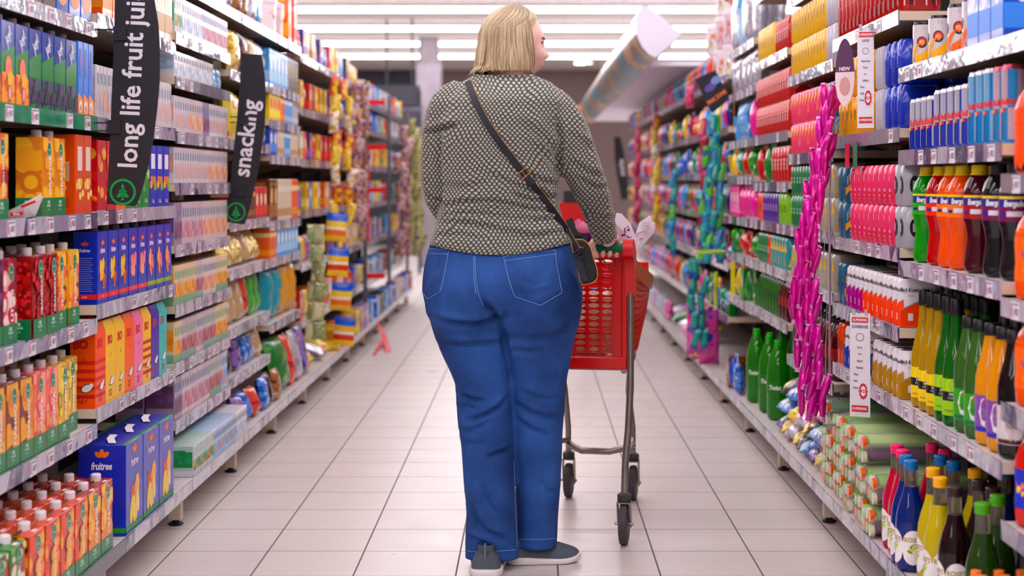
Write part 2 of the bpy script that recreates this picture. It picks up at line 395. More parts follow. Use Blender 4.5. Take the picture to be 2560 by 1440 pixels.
# --- 1 litre juice cartons with green foot, oval badge and upright name
def juice(name, txt, bg, cols, desc, dark=None, w=.095, d=.068, h=.2, ar=(.6, 1.4), rr=(.012, .028), n=26, seed=1, gable=False):
    b = MB(); b.cbox(-w/2, w/2, 0, d, 0, h, .003, M(bg, .28, coat=.3), M(bg, .3))
    G = M('#0d7f56', .3)
    for fi, (mp, W2) in enumerate(((mapF(), w), (mapL(w, d), d), (mapR(w, d), d))):
        b.e = 3e-4
        hw = W2/2-.0015
        blobs(b, mp, (-hw, h*.2, hw, h-.002), [M(c, .3) for c in cols], n, rr[0], rr[1], seed+fi, ar)
        b.e += 1e-4
        b.rect(-hw-.001, .001, hw+.001, h*.24, mp, G)
        if fi == 0:
            b.flat(circ(.006, h*.84, .0165, .021, 22), mp, M('#e9efe6')); b.flat(circ(.006, h*.84, .015, .0195, 22), mp, G)
            b.text('Juices', .006, h*.84, .0075, mp, M('#f4f4ee'), bold=.02, shear=.2, sx=.75); b.text('100%', .006, h*.79, .003, mp, M('#f4f4ee'))
            tx = text_tris(txt, .03)[0]; wd = max(v[0] for v in tx)*2
            hh = min(.019, h*.5/wd)
            b.text(txt, .012, h*.27+wd*hh/2, hh, mp, M('#f6f2ec', .3), rot=pi/2, bold=.03)
        b.text('100%', 0, h*.185, .009, mp, M('#dff0e4'), bold=.03, sx=.8); b.text('FRUIT JUICE', 0, h*.135, .0068, mp, M('#dff0e4'), bold=.03, sx=.8)
        b.text('BLEND', 0, h*.09, .004, mp, M('#bfe0cb'))
    mt = mapT(d, h); b.e = 4e-4
    b.rect(-w/2+.004, -.008, -w/2+.03, .014, mt, G); b.rect(-.005, -.03, .02, -.02, mt, M('#efe9ea'))
    b.raw([(-w/2, d*.48, h), (w/2, d*.48, h), (w/2, d*.52, h+.004), (-w/2, d*.52, h+.004)], [(0, 1, 2, 3), (3, 2, 1, 0)], M(bg, .3))
    o = b.obj('juice_carton', link=False); cap(o, .0135, .019, .012, d*.5, h, '#e6dfe2', ribs=True)
    kind(name, o, w, d, h+.02, desc, 'carton')
juice('mango', 'MANGO', '#7c1f22', ['#e8a21f', '#d98d18', '#f0b630', '#e7a92a'], 'mango juice carton with white cap', rr=(.018, .03), n=14, ar=(1.2, 1.8))
juice('guava', 'GUAVA', '#e8746b', ['#ef8d80', '#f2a95f', '#e2625f', '#f3a79a'], 'pink guava juice carton with white cap', rr=(.015, .03), n=16, seed=4)
juice('pineapple', 'PINEAPPLE', '#e3b53c', ['#f0cf58', '#c8962a', '#8d8a35', '#f5dd7a'], 'yellow pineapple juice carton with white cap', rr=(.01, .024), n=22, seed=7)
juice('litchi', 'LITCHI', '#8b1d3a', ['#d2566a', '#b73450', '#e9a7a5', '#f2dcd6'], 'maroon litchi juice carton with white cap', rr=(.012, .025), n=18, seed=9, ar=(.8, 1.5))
juice('grape', 'RED GRAPE', '#431432', ['#5e1c4a', '#38102a', '#7a2c63', '#8d4a7f'], 'dark red grape juice carton with white cap', seed=12)
juice('cranberry', 'CRANBERRY', '#8f1118', ['#a3121a', '#c01d25', '#7b0b12', '#d8444a'], 'red cranberry juice carton with white cap', rr=(.006, .0105), n=70, seed=14, ar=(.9, 1.1))
juice('tropical', 'TROPICAL', '#e9b12f', ['#f2c33b', '#e77f5e', '#7c2833', '#f4d264', '#e4695a', '#f6a52d'], 'yellow and pink tropical juice carton with white cap', rr=(.016, .034), n=14, seed=15)
juice('orange', 'ORANGE', '#e0931a', ['#eda51e', '#f2b321', '#d5830f', '#f7c53a'], 'tall yellow orange juice carton with green foot', rr=(.022, .042), n=11, seed=21, ar=(.95, 1.05))
juice('passion', 'PASSION FRUIT', '#e36f22', ['#ef8f3a', '#a12f35', '#f2ab48', '#f0c76a'], 'orange passion fruit juice carton', rr=(.014, .03), n=14, seed=23)
juice('medley', 'FAMILY MEDLEY', '#c9502e', ['#f08a2b', '#e45a3d', '#3a2b1a', '#f6a83a', '#e66a50', '#f3b648'], 'orange fruit medley juice carton with white cap', rr=(.012, .028), n=20, seed=25, h=.19)
juice('mandarin', 'ORANGE', '#a8321f', ['#f0a524', '#e8951a', '#b3341c', '#f7c84a'], 'red and orange juice carton with white cap', rr=(.014, .03), n=14, seed=28, h=.19)
juice('apple', 'APPLE', '#4c7f45', ['#6da05a', '#b3202b', '#e6ddd4', '#7cb564', '#9e1a26', '#d8e2c8'], 'green apple and berry juice carton with white cap', rr=(.012, .024), n=18, seed=31, h=.19)
# --- blue and green carton with white slanting word
def joy(name, fruit, seed, desc):
    w, d, h = .088, .065, .195; b = MB(); b.cbox(-w/2, w/2, 0, d, 0, h, .003, M('#1f3f9a', .25, coat=.4), M('#1f3f9a'))
    for fi, (mp, W2) in enumerate(((mapF(), w), (mapL(w, d), d), (mapR(w, d), d))):
        b.e = 3e-4; hw = W2/2-.001; r = (-hw, .002, hw, h-.002)
        b.flat([(-hw, .002), (hw, .002), (hw, h*.72), (-hw, h*.60)], mp, M('#2e8540', .3))
        blobs(b, mp, (-hw, .002, hw, h*.38), [M(c, .3) for c in fruit], 26, .009, .018, seed+fi)
        b.text('Joy!', 0, h*.8, .034, mp, M('#eef0f6'), rot=radians(52), bold=.03, sx=.8, shear=.25)
        if name == 'joy_orange':
            b.flat(circ(0, h*.45, .02, .026), mp, M('#e78a7c'), r); b.flat(circ(.012, h*.3, .019, .024), mp, M('#f4a024'), r); b.flat(circ(.012, h*.3, .015, .02), mp, M('#f7b950'), r)
            b.flat(circ(.008, h*.14, .011, .02), mp, M('#7d1b34'), r); b.flat(circ(.008, h*.14, .008, .016), mp, M('#e7b7b5'), r)
    o = b.obj('juice_carton', link=False); cap(o, .0125, .015, 0, d*.4, h, '#8a776d')
    kind(name, o, w, d, h+.015, desc, 'carton')
joy('joy_orange', ['#ef8a1f', '#e8701b', '#f2a02a', '#f0b04a'], 2, 'blue and green carton with orange fruit')
joy('joy_grape', ['#2e2a3c', '#3f3950', '#23202e', '#5b5570'], 5, 'blue and green carton with dark grapes')
def plain_carton(name, w, d, h, zones, desc, extra=None, capc=None, top=None, cat='carton', obn='juice_carton', capr=.012, rough=.3):
    b = MB(); b.cbox(-w/2, w/2, 0, d, 0, h, .003, M(zones[0][1], rough, coat=.3), M(top or zones[0][1], rough))
    for fi, (mp, W2) in enumerate(((mapF(), w), (mapL(w, d), d), (mapR(w, d), d))):
        b.e = 3e-4; hw = W2/2-.001
        for z0, c in zones[1:]:
            b.rect(-hw, z0[0]*h+.001, hw, z0[1]*h-.001, mp, M(c, rough))
        if extra: extra(b, mp, hw, h, fi)
    o = b.obj(obn, link=False)
    if capc: cap(o, capr, .016, 0, d*.4, h, capc)
    kind(name, o, w, d, h+(.016 if capc else 0), desc, cat); return o
def ex_sky(b, mp, hw, h, fi):
    b.flat([(-hw, h*.3), (hw, h*.22), (hw, .001), (-hw, .001)], mp, M('#f29a1e')); b.flat(circ(0, h*.12, .016), mp, M('#f4eeea')); b.flat(circ(0, h*.1, .009), mp, M('#d98a4a'))
    b.rect(-hw*.5, h*.5, hw*.4, h*.9, mp, M('#4a6fb8')); b.text('JUICE', 0, h*.72, .014, mp, M('#c9502e'), rot=pi/2, bold=.03)
plain_carton('sky', .055, .06, .2, [((0, 1), '#1f7fd6')], 'light blue carton with orange foot', ex_sky)
def ex_table(b, mp, hw, h, fi):
    if fi:
        b.rect(-.02, h*.42, .02, h*.66, mp, M('#d9b7a4'))
        for i in range(9): b.rect(-.018, h*.44+i*h*.022, .018, h*.445+i*h*.022, mp, M('#a5603c'))
        b.rect(-.012, h*.3, .012, h*.36, mp, M('#e7c3ae'))
        for i in range(4): b.rect(-.02, h*(.1+.03*i), .02, h*(.11+.03*i), mp, M('#a4430f'))
    else:
        b.rect(-hw*.6, h*.55, hw*.6, h*.85, mp, M('#eed9cf')); blobs(b, mp, (-hw, h*.1, hw, h*.45), [M('#f4c35a'), M('#eaa035'), M('#f7dda0')], 6, .01, .018, 3)
plain_carton('tablebox', .068, .075, .215, [((0, 1), '#d9601a')], 'plain orange juice carton with facts table', ex_table)
def ex_green(b, mp, hw, h, fi):
    b.rect(-hw*.6, h*.62, hw*.6, h*.86, mp, M('#e8e6e0')); blobs(b, mp, (-hw, h*.25, hw, h*.6), [M('#9cc46a'), M('#d9e7b0'), M('#5c9a48')], 7, .01, .017, 4); b.text('1.5L', 0, h*.12, .012, mp, M('#eef3ea'), bold=.02)
plain_carton('greenbox', .075, .07, .215, [((0, 1), '#2f8a4c')], 'green apple juice carton', ex_green)
def ex_blue(b, mp, hw, h, fi):
    b.rect(-hw*.6, h*.62, hw*.6, h*.86, mp, M('#e8e0ea')); blobs(b, mp, (-hw, h*.2, hw, h*.5), [M('#f0a02e'), M('#e46a3c'), M('#7fae45')], 8, .01, .016, 6); b.text('1.5L', 0, h*.1, .012, mp, M('#eef3ea'), bold=.02)
plain_carton('bluebox', .07, .07, .215, [((0, 1), '#2438ad')], 'royal blue juice carton with orange fruit', ex_blue)
def ex_red(b, mp, hw, h, fi): blobs(b, mp, (-hw, h*.1, hw, h*.9), [M('#e8743a'), M('#d93a3a'), M('#f0b04a')], 10, .012, .02, 8)
plain_carton('redbox', .075, .07, .2, [((0, 1), '#c8283c')], 'red juice carton', ex_red)
def ex_good(b, mp, hw, h, fi): b.text('Good', 0, h*.55, .022, mp, M('#d9b45a'), bold=.02, shear=.3); b.flat(circ(0, h*.2, hw*.8, h*.12), mp, M('#e0a890'))
plain_carton('goodbox', .09, .08, .24, [((0, 1), '#1f4aa8')], 'blue box with gold lettering', ex_good, cat='box', obn='juice_box')
def ex_litchi(b, mp, hw, h, fi):
    for i in range(3): b.flat(circ((-.5+.5*i)*hw, h*.22, hw*.24, h*.13), mp, M('#9a4a44')); b.flat(circ((-.4+.5*i)*hw, h*.28, hw*.13, h*.09), mp, M('#e8dcd8'))
plain_carton('litchibox', .09, .08, .24, [((0, 1), '#5c3a34')], 'brown box with litchi print', ex_litchi, cat='box', obn='juice_box')
# --- blue cartons with orange crown
def crown(b, mp, u, v, r, m):
    for a in (-50, 0, 50):
        q = radians(90+a); b.flat(circ(u+cos(q)*r*.75, v+sin(q)*r*.75, r*.62, r*.36, 12, q), mp, m)
def fruitree(name, bandc, cols, seed, desc):
    w, d, h = .1, .07, .205; b = MB(); b.cbox(-w/2, w/2, 0, d, 0, h, .003, M('#1b37b0', .25, coat=.3), M('#162c8c'))
    for fi, (mp, W2) in enumerate(((mapF(), w), (mapL(w, d), d), (mapR(w, d), d))):
        b.e = 3e-4; hw = W2/2-.001
        if fi == 0:
            crown(b, mp, 0, h*.80, .013, M('#ee7a2a')); b.text('fruitree', 0, h*.735, .017, mp, M('#f2f0fa'), bold=.03, sx=.62, shear=.25)
            q = random.Random(seed)
            for i in range(9):
                c = cols[i % len(cols)]; b.flat(circ(q.uniform(-.02, .02), h*.3+q.uniform(0, .05), .011, .022, 14, q.uniform(-.7, .7)), mp, M(c, .3), (-hw, .02, hw, h))
        else:
            crown(b, mp, 0, h*.8, .01, M('#d8602a')); b.text('fruitree', 0, h*.74, .011, mp, M('#d6d6f0'), bold=.03, sx=.7, shear=.25)
            for i in range(16): b.rect(-hw*.75, h*(.18+.03*i), hw*(.7-.1*(i % 3)), h*(.188+.03*i), mp, M('#8e95cf'))
        b.rect(-hw, h*.07, hw, h*.14, mp, M(bandc)); b.text('mix', 0, h*.105, .006, mp, M('#f0e9ee'))
    o = b.obj('juice_carton', link=False); cap(o, .014, .013, 0, d*.4, h, '#7a6660')
    kind(name, o, w, d, h+.013, desc, 'carton')
fruitree('ft_mango', '#dd3f49', ['#f2c230', '#e9a21e', '#b94c2e', '#f6d346'], 1, 'blue carton with yellow mangoes')
fruitree('ft_pink', '#e0525c', ['#ef9a7c', '#e98aa5', '#f6b7b0', '#ef8f8f'], 2, 'blue carton with pink pieces of fruit')
fruitree('ft_peach', '#8fae3a', ['#f0905c', '#f2b07c', '#ee7aa2', '#f6c552'], 3, 'blue carton with peaches and olive band')
def bigbox():
    w, d, h = .185, .135, .255; b = MB(); b.cbox(-w/2, w/2, 0, d, 0, h, .002, M('#2a39b4', .25, coat=.2), M('#33379c', .4))
    for fi, (mp, W2) in enumerate(((mapF(), w), (mapL(w, d), d), (mapR(w, d), d))):
        b.e = 3e-4; hw = W2/2-.001; k = 1.15 if fi else 1.25
        crown(b, mp, 0, h*.86, .016*k, M('#f08a22')); b.text('fruitree', 0, h*.77, .019*k, mp, M('#f4f2fb'), bold=.03, sx=.8 if not fi else .66, shear=.25)
        if fi == 0:
            for i, (u, v, rx, ry, c, a) in enumerate(((.02, .42, .03, .03, '#f2a04a', 0), (-.02, .4, .02, .035, '#c95a3a', .3), (.03, .5, .022, .028, '#f5c06a', 0), (-.03, .24, .02, .04, '#f1d24f', -.3), (-.005, .22, .014, .045, '#f3dc7c', .1), (.02, .25, .014, .04, '#f1c9a0', -.1), (.035, .3, .014, .035, '#f4e0a0', .2))):
                b.flat(circ(u, h*v, rx, ry, 18, a), mp, M(c, .35))
        b.rect(-hw, h*.035, hw, h*.09, mp, M('#3f9a45'))
        if fi: b.flat(circ(-.045, h*.55, .016), mp, M('#ee7a2a'))
    mt = mapT(d, h); b.e = 3e-4
    b.rect(-w/2+.001, -d/2+.001, w/2-.001, -d/2+.012, mt, M('#3f9a45')); b.rect(-w/2+.001, d/2-.012, w/2-.001, d/2-.001, mt, M('#3f9a45'))
    o = b.obj('drinks_case', link=False)
    s = MB(); P = [(-w*.40, d*.32, h+.003), (-.03, d*.45, h+.009), (.03, d*.5, h+.009), (w*.40, d*.66, h+.003)]
    s.raw([(x, y+dy, z) for x, y, z in P for dy in (-.011, .011)], [(0, 2, 3, 1), (2, 4, 5, 3), (4, 6, 7, 5)], M('#efeaf2', .4))
    kid(o, s.obj('carry_handle', link=False)); kind('bigbox', o, w, d, h, 'large blue case of juice with orange crown and white carry handle', 'drinks case')
bigbox()
# --- slim gable cartons with a red cap and two big red letters
def bo(name, col, desc, stripes=None, tc='#c2182a'):
    w, d, h = .086, .07, .235; m = M(col, .3); b = MB()
    def rg(x, y0, y1, z): return [(-x, y0, z), (x, y0, z), (x, y1, z), (-x, y1, z)]
    b.loft([rg(w/2, 0, d, 0), rg(w/2, 0, d, h*.88), rg(w/2-.004, d*.18, d*.82, h)], m)
    for fi, (mp, W2) in enumerate(((mapF(), w), (mapL(w, d), d), (mapR(w, d), d))):
        b.e = 3e-4; hw = W2/2-.001
        if stripes:
            for i in range(5): b.rect(-hw, h*(.12+.1*i), hw, h*(.165+.1*i), mp, M(stripes))
        b.text('BO', -.005, h*.76, .028, mp, M(tc), bold=.06, sx=.9); 
        b.rect(.0, h*.55, .004, h*.6, mp, M('#c2182a')); b.text('B O S', 0, h*.13, .009, mp, M('#a3301a'), bold=.04); b.text('ICE T', 0, h*.08, .009, mp, M('#a3301a'), bold=.04)
        b.flat(circ(.012, h*.24, .018, .012, 16, .4), mp, M('#221c24')); b.flat(circ(.012, h*.24, .0155, .0098, 16, .4), mp, M('#f2eef0')); b.flat([(-.02, h*.2), (.0, h*.195), (.0, h*.2), (-.02, h*.207)], mp, M('#221c24'))
        b.flat(circ(.024, h*.275, .006), mp, M('#f2eef0'))
    o = b.obj('iced_tea_carton', link=False); cap(o, .013, .02, 0, d*.5, h-.002, '#b8242c'); kind(name, o, w, d, h+.02, desc, 'carton')
bo('bo_orange', '#ef6a1a', 'orange iced tea carton with red cap', '#cf3a22'); bo('bo_yellow', '#f2c614', 'bright yellow iced tea carton with red cap')
bo('bo_plain', '#f5761c', 'plain orange iced tea carton with red cap'); bo('bo_pink', '#ec86a8', 'pink iced tea carton with red cap')
bo('bo_stripe', '#efc12a', 'yellow iced tea carton with red bars', '#c22d2d'); bo('bo_purple', '#4a2a9c', 'purple iced tea carton with red cap'); bo('bo_teal', '#4fb9b9', 'teal iced tea carton with red cap')
# --- shrink-wrapped six-packs of small cartons
def mini(name, cols, desc, white='#dcd3d8', h=.125, foot=None, film=True):
    n = 3; w = .105; d = .1; b = MB()
    for i in range(n):
        x = -w/2+(i+.5)*w/n
        b.cbox(x-w/n/2+.0008, x+w/n/2-.0008, 0, d, 0, h, .003, M(white, .22, coat=.5))
        b.e = 4e-4; mp = lambda u, v, e, x=x: (x+u, -e, v)
        hw = w/n/2-.003
        b.rect(-hw, h*.15, hw, h*.45, mp, M(cols[i % len(cols)])); b.flat(circ(0, h*.42, hw*.9, h*.13), mp, M(cols[(i+1) % len(cols)])); b.rect(-hw*.6, h*.65, hw*.6, h*.85, mp, M('#7d8aa0' if foot is None else foot))
        if foot: b.rect(-hw, h*.01, hw, h*.2, mp, M(foot))
    for mp in (mapL(w, d), mapR(w, d)):
        b.e = 3e-4; b.rect(-d/2+.004, h*.3, d/2-.004, h*.8, mp, M(cols[0])); 
        if foot: b.rect(-d/2+.002, h*.01, d/2-.002, h*.2, mp, M(foot))
        blobs(b, mp, (-d/2+.004, h*.25, d/2-.004, h*.85), [M(c) for c in cols], 6, .012, .02, 3)
    o = b.obj('juice_box_pack', link=False)
    kind(name, o, w, d, h, desc, 'pack of juice boxes')
mini('mini_white', ['#cfa7a0', '#b9b3c6', '#dcae9c'], 'shrink-wrapped pack of pale juice boxes')
mini('mini_pink', ['#c98a9c', '#d9a6ac', '#b77a8c'], 'shrink-wrapped pack of dusty pink juice boxes', '#cfc0c8')
mini('mini_orange', ['#e8a33a', '#efb75a', '#dd8c2a'], 'shrink-wrapped pack of orange juice boxes with green foot', '#e0c8a4', foot='#7fae94')
mini('mini_red', ['#b0626c', '#9a4a5c', '#c98080'], 'shrink-wrapped pack of red juice boxes with green foot', '#c9b6bc', foot='#8fb3a4')
mini('mini_peach', ['#e2a88a', '#d5937c', '#ecc0a0'], 'shrink-wrapped pack of peach coloured juice boxes', '#dccac8')
mini('mini_milk', ['#a9c0dc', '#e2e0ea', '#cfd6e4'], 'wrapped pack of white milk drinks with blue print', '#e6e0e6')
mini('mini_green', ['#2d8a55', '#e0903a', '#3c9a68'], 'shrink-wrapped pack of green juice boxes', '#b8ccc4', foot='#d8d2d8')
mini('mini_sky', ['#7fb0dc', '#e2a070', '#9ac0e6'], 'shrink-wrapped pack of pale blue juice boxes', '#b8cbe4')
mini('mini_plum', ['#6b4a6c', '#8a5a70', '#7c5a84'], 'shrink-wrapped pack of plum coloured juice boxes', '#a08ea6')
# --- shrink-wrapped packs of cans
def canpack(name, col, h, desc, text=None, tc='#f0f0f0', blob=None, zones=None, n=3, r=.031, silver=False, film=.0, rows=2, rot=pi/2, th=.022, cat='pack of cans', paint=None):
    w = 2*r*n; d = 2*r*rows; b = MB(); m = M(col, .22, coat=.5, bump=.12, bscale=30)
    N1 = 10; ring0 = []
    def outline(sh, z):
        pts = []
        for i in range(n):            # scalloped front
            for a in range(0, 5):
                q = pi+pi*(a+.5)/5; pts.append((-w/2+r+2*r*i+cos(q)*(r-sh), r+sin(q)*(r-sh), z))
        for a in range(1, 4): q = -pi/2+pi/2*a/4; 
        pts.append((w/2-sh, r, z)); pts.append((w/2-sh, d-r, z))
        for i in reversed(range(n)):
            for a in range(0, 5):
                q = pi*(a+.5)/5; pts.append((-w/2+r+2*r*i+cos(q)*(r-sh), d-r+sin(q)*(r-sh), z))
        pts.append((-w/2+sh, d-r, z)); pts.append((-w/2+sh, r, z))
        return pts
    b.loft([outline(.006, 0), outline(.001, .008), outline(0, h*.5), outline(.001, h-.012), outline(.008, h)], m, mt=M('#c9c4c8', .25, metal=.6) if silver else None)
    if zones:
        pass
    for fi in range(3):
        cells = n if fi == 0 else rows
        for i in range(cells):
            if fi == 0: mp = lambda u, v, e, i=i: (-w/2+r+2*r*i+(r+e)*sin(u/r), r-(r+e)*cos(u/r), v)
            elif fi == 1: mp = lambda u, v, e, i=i: (w/2+e+.0005, r+2*r*i+u, v)
            else: mp = lambda u, v, e, i=i: (-w/2-e-.0005, d-r-2*r*i-u, v)
            b.e = 5e-4
            hw = r*.92
            if zones:
                for z0, z1, c in zones:
                    K = 6
                    for q in range(K): b.flat([(-hw+2*hw*q/K, z0*h), (-hw+2*hw*(q+1)/K, z0*h), (-hw+2*hw*(q+1)/K, z1*h), (-hw+2*hw*q/K, z1*h)], mp, M(c, .25, coat=.4))
            if paint: paint(b, mp, hw, h)
            if text: b.text(text, 0, h*.5, th, mp, M(tc), rot=rot, bold=.03, sx=.8)
    o = b.obj('can_pack', link=False); kind(name, o, w, d, h, desc, cat)
canpack('red_cans', '#b81420', .135, 'wrapped pack of red cola cans', 'Cola', '#f0dada', n=3)
def p_red2(b, mp, hw, h):
    b.rect(-hw*.7, h*.1, -hw*.55, h*.9, mp, M('#e8c8c8')); b.rect(-hw*.1, h*.12, hw*.2, h*.3, mp, M('#2c1a20')); b.rect(hw*.3, h*.1, hw*.4, h*.9, mp, M('#e07a7c'))
canpack('red_top', '#a5101c', .15, 'glossy red pack of cans', n=3, paint=p_red2)
canpack('yellow_pack', '#e3b90f', .15, 'wrapped pack of yellow tonic cans', 'Tonic', '#8c7010', th=.02)
def p_zig(b, mp, hw, h):
    K = 5
    for q in range(K):
        u0, u1 = -hw+2*hw*q/K, -hw+2*hw*(q+1)/K
        b.flat([(u0, h*(.25+.12*q)), (u1, h*(.25+.12*(q+1))), (u1, h*(.45+.1*(q+1))), (u0, h*(.5+.06*q))], mp, M('#e9ad1c'))
canpack('yellow_box', '#e0a50f', .15, 'wrapped pack of golden yellow cans', 'Tonic', '#6b5410', th=.018, r=.03)
canpack('silver_pack', '#b9b4c0', .15, 'wrapped pack of silver cans', None)
canpack('blue_pack', '#1c3aa8', .15, 'wrapped pack of royal blue tonic cans', 'Tonic', '#3c5cc4', th=.016)
canpack('pinky_pack', '#e2557c', .15, 'pink and yellow pack of cans', paint=p_zig, r=.03)
def p_pink(b, mp, hw, h):
    b.text('Pink', 0, h*.38, .013, mp, M('#f0a8bc'), bold=.03, sx=.8); b.flat(circ(0, h*.68, .003, .014), mp, M('#f5c4d0')); b.text('Gin', 0, h*.24, .012, mp, M('#e8902c'), bold=.03); b.text('+++', 0, h*.14, .008, mp, M('#e8902c'))
canpack('pink_pack', '#d84a72', .145, 'shrink-wrapped pink pack of gin cans', paint=p_pink)
def p_grey(b, mp, hw, h): b.flat(circ(0, h*.5, hw*.5, h*.22), mp, M('#232026')); b.rect(-hw*.2, h*.4, hw*.2, h*.6, mp, M('#b8b4bc'))
canpack('grey_pack', '#a9a6ae', .145, 'silver wrapped pack of gin cans', paint=p_grey, n=2)
def p_swirl(b, mp, hw, h):
    b.flat([(-hw, h*.2), (0, h*.45), (hw, h*.5), (hw, h*.75), (0, h*.6), (-hw, h*.4)], mp, M('#e8b21c')); b.text('Sun', 0, h*.5, .012, mp, M('#2c1a20'), bold=.04)
canpack('teal_pack', '#126a8c', .15, 'teal pack of cans with yellow swirl', paint=p_swirl, n=2)
def p_slash(c):
    def f(b, mp, hw, h): b.flat([(-hw*.8, h*.1), (-hw*.3, h*.1), (hw*.7, h*.6), (hw*.3, h*.9), (-hw*.1, h*.5)], mp, M(c))
    return f
canpack('greyyellow', '#a7a69c', .15, 'grey pack of cans with yellow slash', paint=p_slash('#e2b31a'), n=2)
canpack('orange_pack', '#e8671c', .15, 'orange pack of cans', 'Mix', '#7a2c10', n=2); canpack('purple_pack', '#5b2a94', .15, 'purple pack of grape cans', 'Mix', '#c9a8e0', n=3)
canpack('lime_pack', '#8fc21e', .15, 'lime green pack of cans', 'Mix', '#3c6a10', n=3); canpack('green_pack', '#0f7a4c', .14, 'dark green pack of cans', '0%', '#d0e8d8', n=2)
canpack('cyan_pack', '#1a9aa0', .14, 'turquoise pack of cans with yellow slash', paint=p_slash('#e8c21c'), n=3); canpack('scarlet_pack', '#d8222c', .14, 'single red pack of cans', 'Mix', '#f4d0d0', n=1)
canpack('mint_pack', '#9ccf9a', .1, 'pale green pack of cans', 'Mix', '#3c8a4c', n=3)
def fitch(name, low, desc):
    def pt(b, mp, hw, h):
        K = 6
        for q in range(K):
            u0, u1 = -hw+2*hw*q/K, -hw+2*hw*(q+1)/K; f = lambda u: h*(.56-.2*(u/hw+1)/2)
            b.flat([(u0, .004), (u1, .004), (u1, f(-u1)), (u0, f(-u0))], mp, M(low, .25, coat=.5))
            b.flat([(u0, f(-u0)), (u1, f(-u1)), (u1, f(-u1)+.004), (u0, f(-u0)+.004)], mp, M('#a7a0a8', .3))
        b.text('Fitch & Leedes', 0, h*.78, .0135, mp, M('#3a363c'), bold=.02, sx=.52); b.text('tonic', 0, h*.66, .006, mp, M('#8a848c')); b.rect(-hw*.3, h*.15, hw*.2, h*.3, mp, M('#eadfe0'))
    canpack(name, '#e6e0e6', .155, desc, paint=pt, silver=True, n=2, rows=2, r=.0315)
fitch('fitch_purple', '#a8288c', 'white and purple pack of tall tonic cans'); fitch('fitch_orange', '#ee5a14', 'white and orange pack of tall tonic cans')
fitch('fitch_blue', '#1c46a0', 'white and blue pack of tall tonic cans'); fitch('fitch_gold', '#b48a3c', 'white and gold pack of tall tonic cans')
# --- single cans
def can(name, r, h, col, desc, paint=None, rim='#c8c4ca', cat='can'):
    b = MB(); b.lathe([(r*.86, 0), (r, .008), (r, h-.012)], M(col, .25, metal=.2, coat=.4), 24, (0, r, 0), cap=True)
    b.lathe([(r, h-.012), (r*.86, h-.002), (r*.86, h), (r*.8, h-.003)], M(rim, .25, metal=.8), 24, (0, r, 0))
    for a0 in (0, pi/2):
        if paint: b.e = 5e-4; paint(b, mapC(r, a0), r, h)
    o = b.obj('drink_can', link=False); kind(name, o, 2*r, 2*r, h, desc, cat); return o
def strips(b, mp, r, z0, z1, u0, u1, m, K=6):
    for q in range(K):
        a, c = u0+(u1-u0)*q/K, u0+(u1-u0)*(q+1)/K; b.flat([(a, z0), (c, z0), (c, z1), (a, z1)], mp, m)
def p_bull(c1, c2):
    def f(b, mp, r, h):
        q = r*pi/4
        strips(b, mp, r, h*.45, h*.93, -q*.0, q, M(c2, .25, metal=.3)); strips(b, mp, r, .01, h*.45, -q, 0, M(c2, .25, metal=.3))
        b.text('Red Bull', 0, h*.53, .017, mp, M('#d8283c'), bold=.03, sx=.62); b.flat(circ(0, h*.42, .006), mp, M('#f2c01c')); b.flat(circ(-.008, h*.42, .008, .004), mp, M('#d8283c')); b.flat(circ(.008, h*.42, .008, .004), mp, M('#d8283c'))
    return f
can('bull_blue', .0265, .135, '#1c3cb0', 'slim blue and silver energy drink can', p_bull('#1c3cb0', '#c4c2cc'))
can('bull_tall', .0275, .17, '#3a4eb4', 'taller blue and silver energy drink can', p_bull('#3a4eb4', '#c0bccb'))
can('bull_sky', .0275, .195, '#3a8cc8', 'tall light blue energy drink can', p_bull('#3a8cc8', '#8fb8d8'))
can('bull_rose', .0275, .195, '#4a90c4', 'tall light blue energy drink can with pink rim', p_bull('#3a8cc8', '#c8b4c0'), rim='#cc6a80')
def p_tub(c):
    def f(b, mp, r, h):
        
        for i in range(10):
            f = lambda t: h*(.22+.30*t**1.3) ; g = lambda t: .008 if t < .5 else h*(.05+.85*(t-.5))
            t0, t1 = i/10, (i+1)/10; u0, u1 = -r*1.0+2*r*t0, -r*1.0+2*r*t1; b.flat([(u0, g(t0)), (u1, g(t1)), (u1, f(t1)), (u0, f(t0))], mp, M(c))
        b.flat(circ(-r*.35, h*.53, r*.48, h*.13, 16, .4), mp, M('#1c181a'))
        b.flat(circ(-r*.35, h*.54, r*.38, h*.09, 16, .4), mp, M('#d8481c')); b.flat(circ(-r*.3, h*.52, r*.2, h*.05, 16, .4), mp, M('#f0a020')); b.rect(-r*.3, h*.1, r*.5, h*.16, mp, M('#4a444c')); b.text('7.5', -r*.2, h*.84, .012, mp, M('#a09aa2'))
    return f
o = can('tub_yellow', .042, .165, '#d8d0d6', 'white drink powder tub with yellow flame', p_tub('#eeb51c'), rim='#3a363c', cat='tub')
o = can('tub_orange', .042, .165, '#d8d0d6', 'white drink powder tub with orange flame', p_tub('#ee7a1c'), rim='#3a363c', cat='tub')
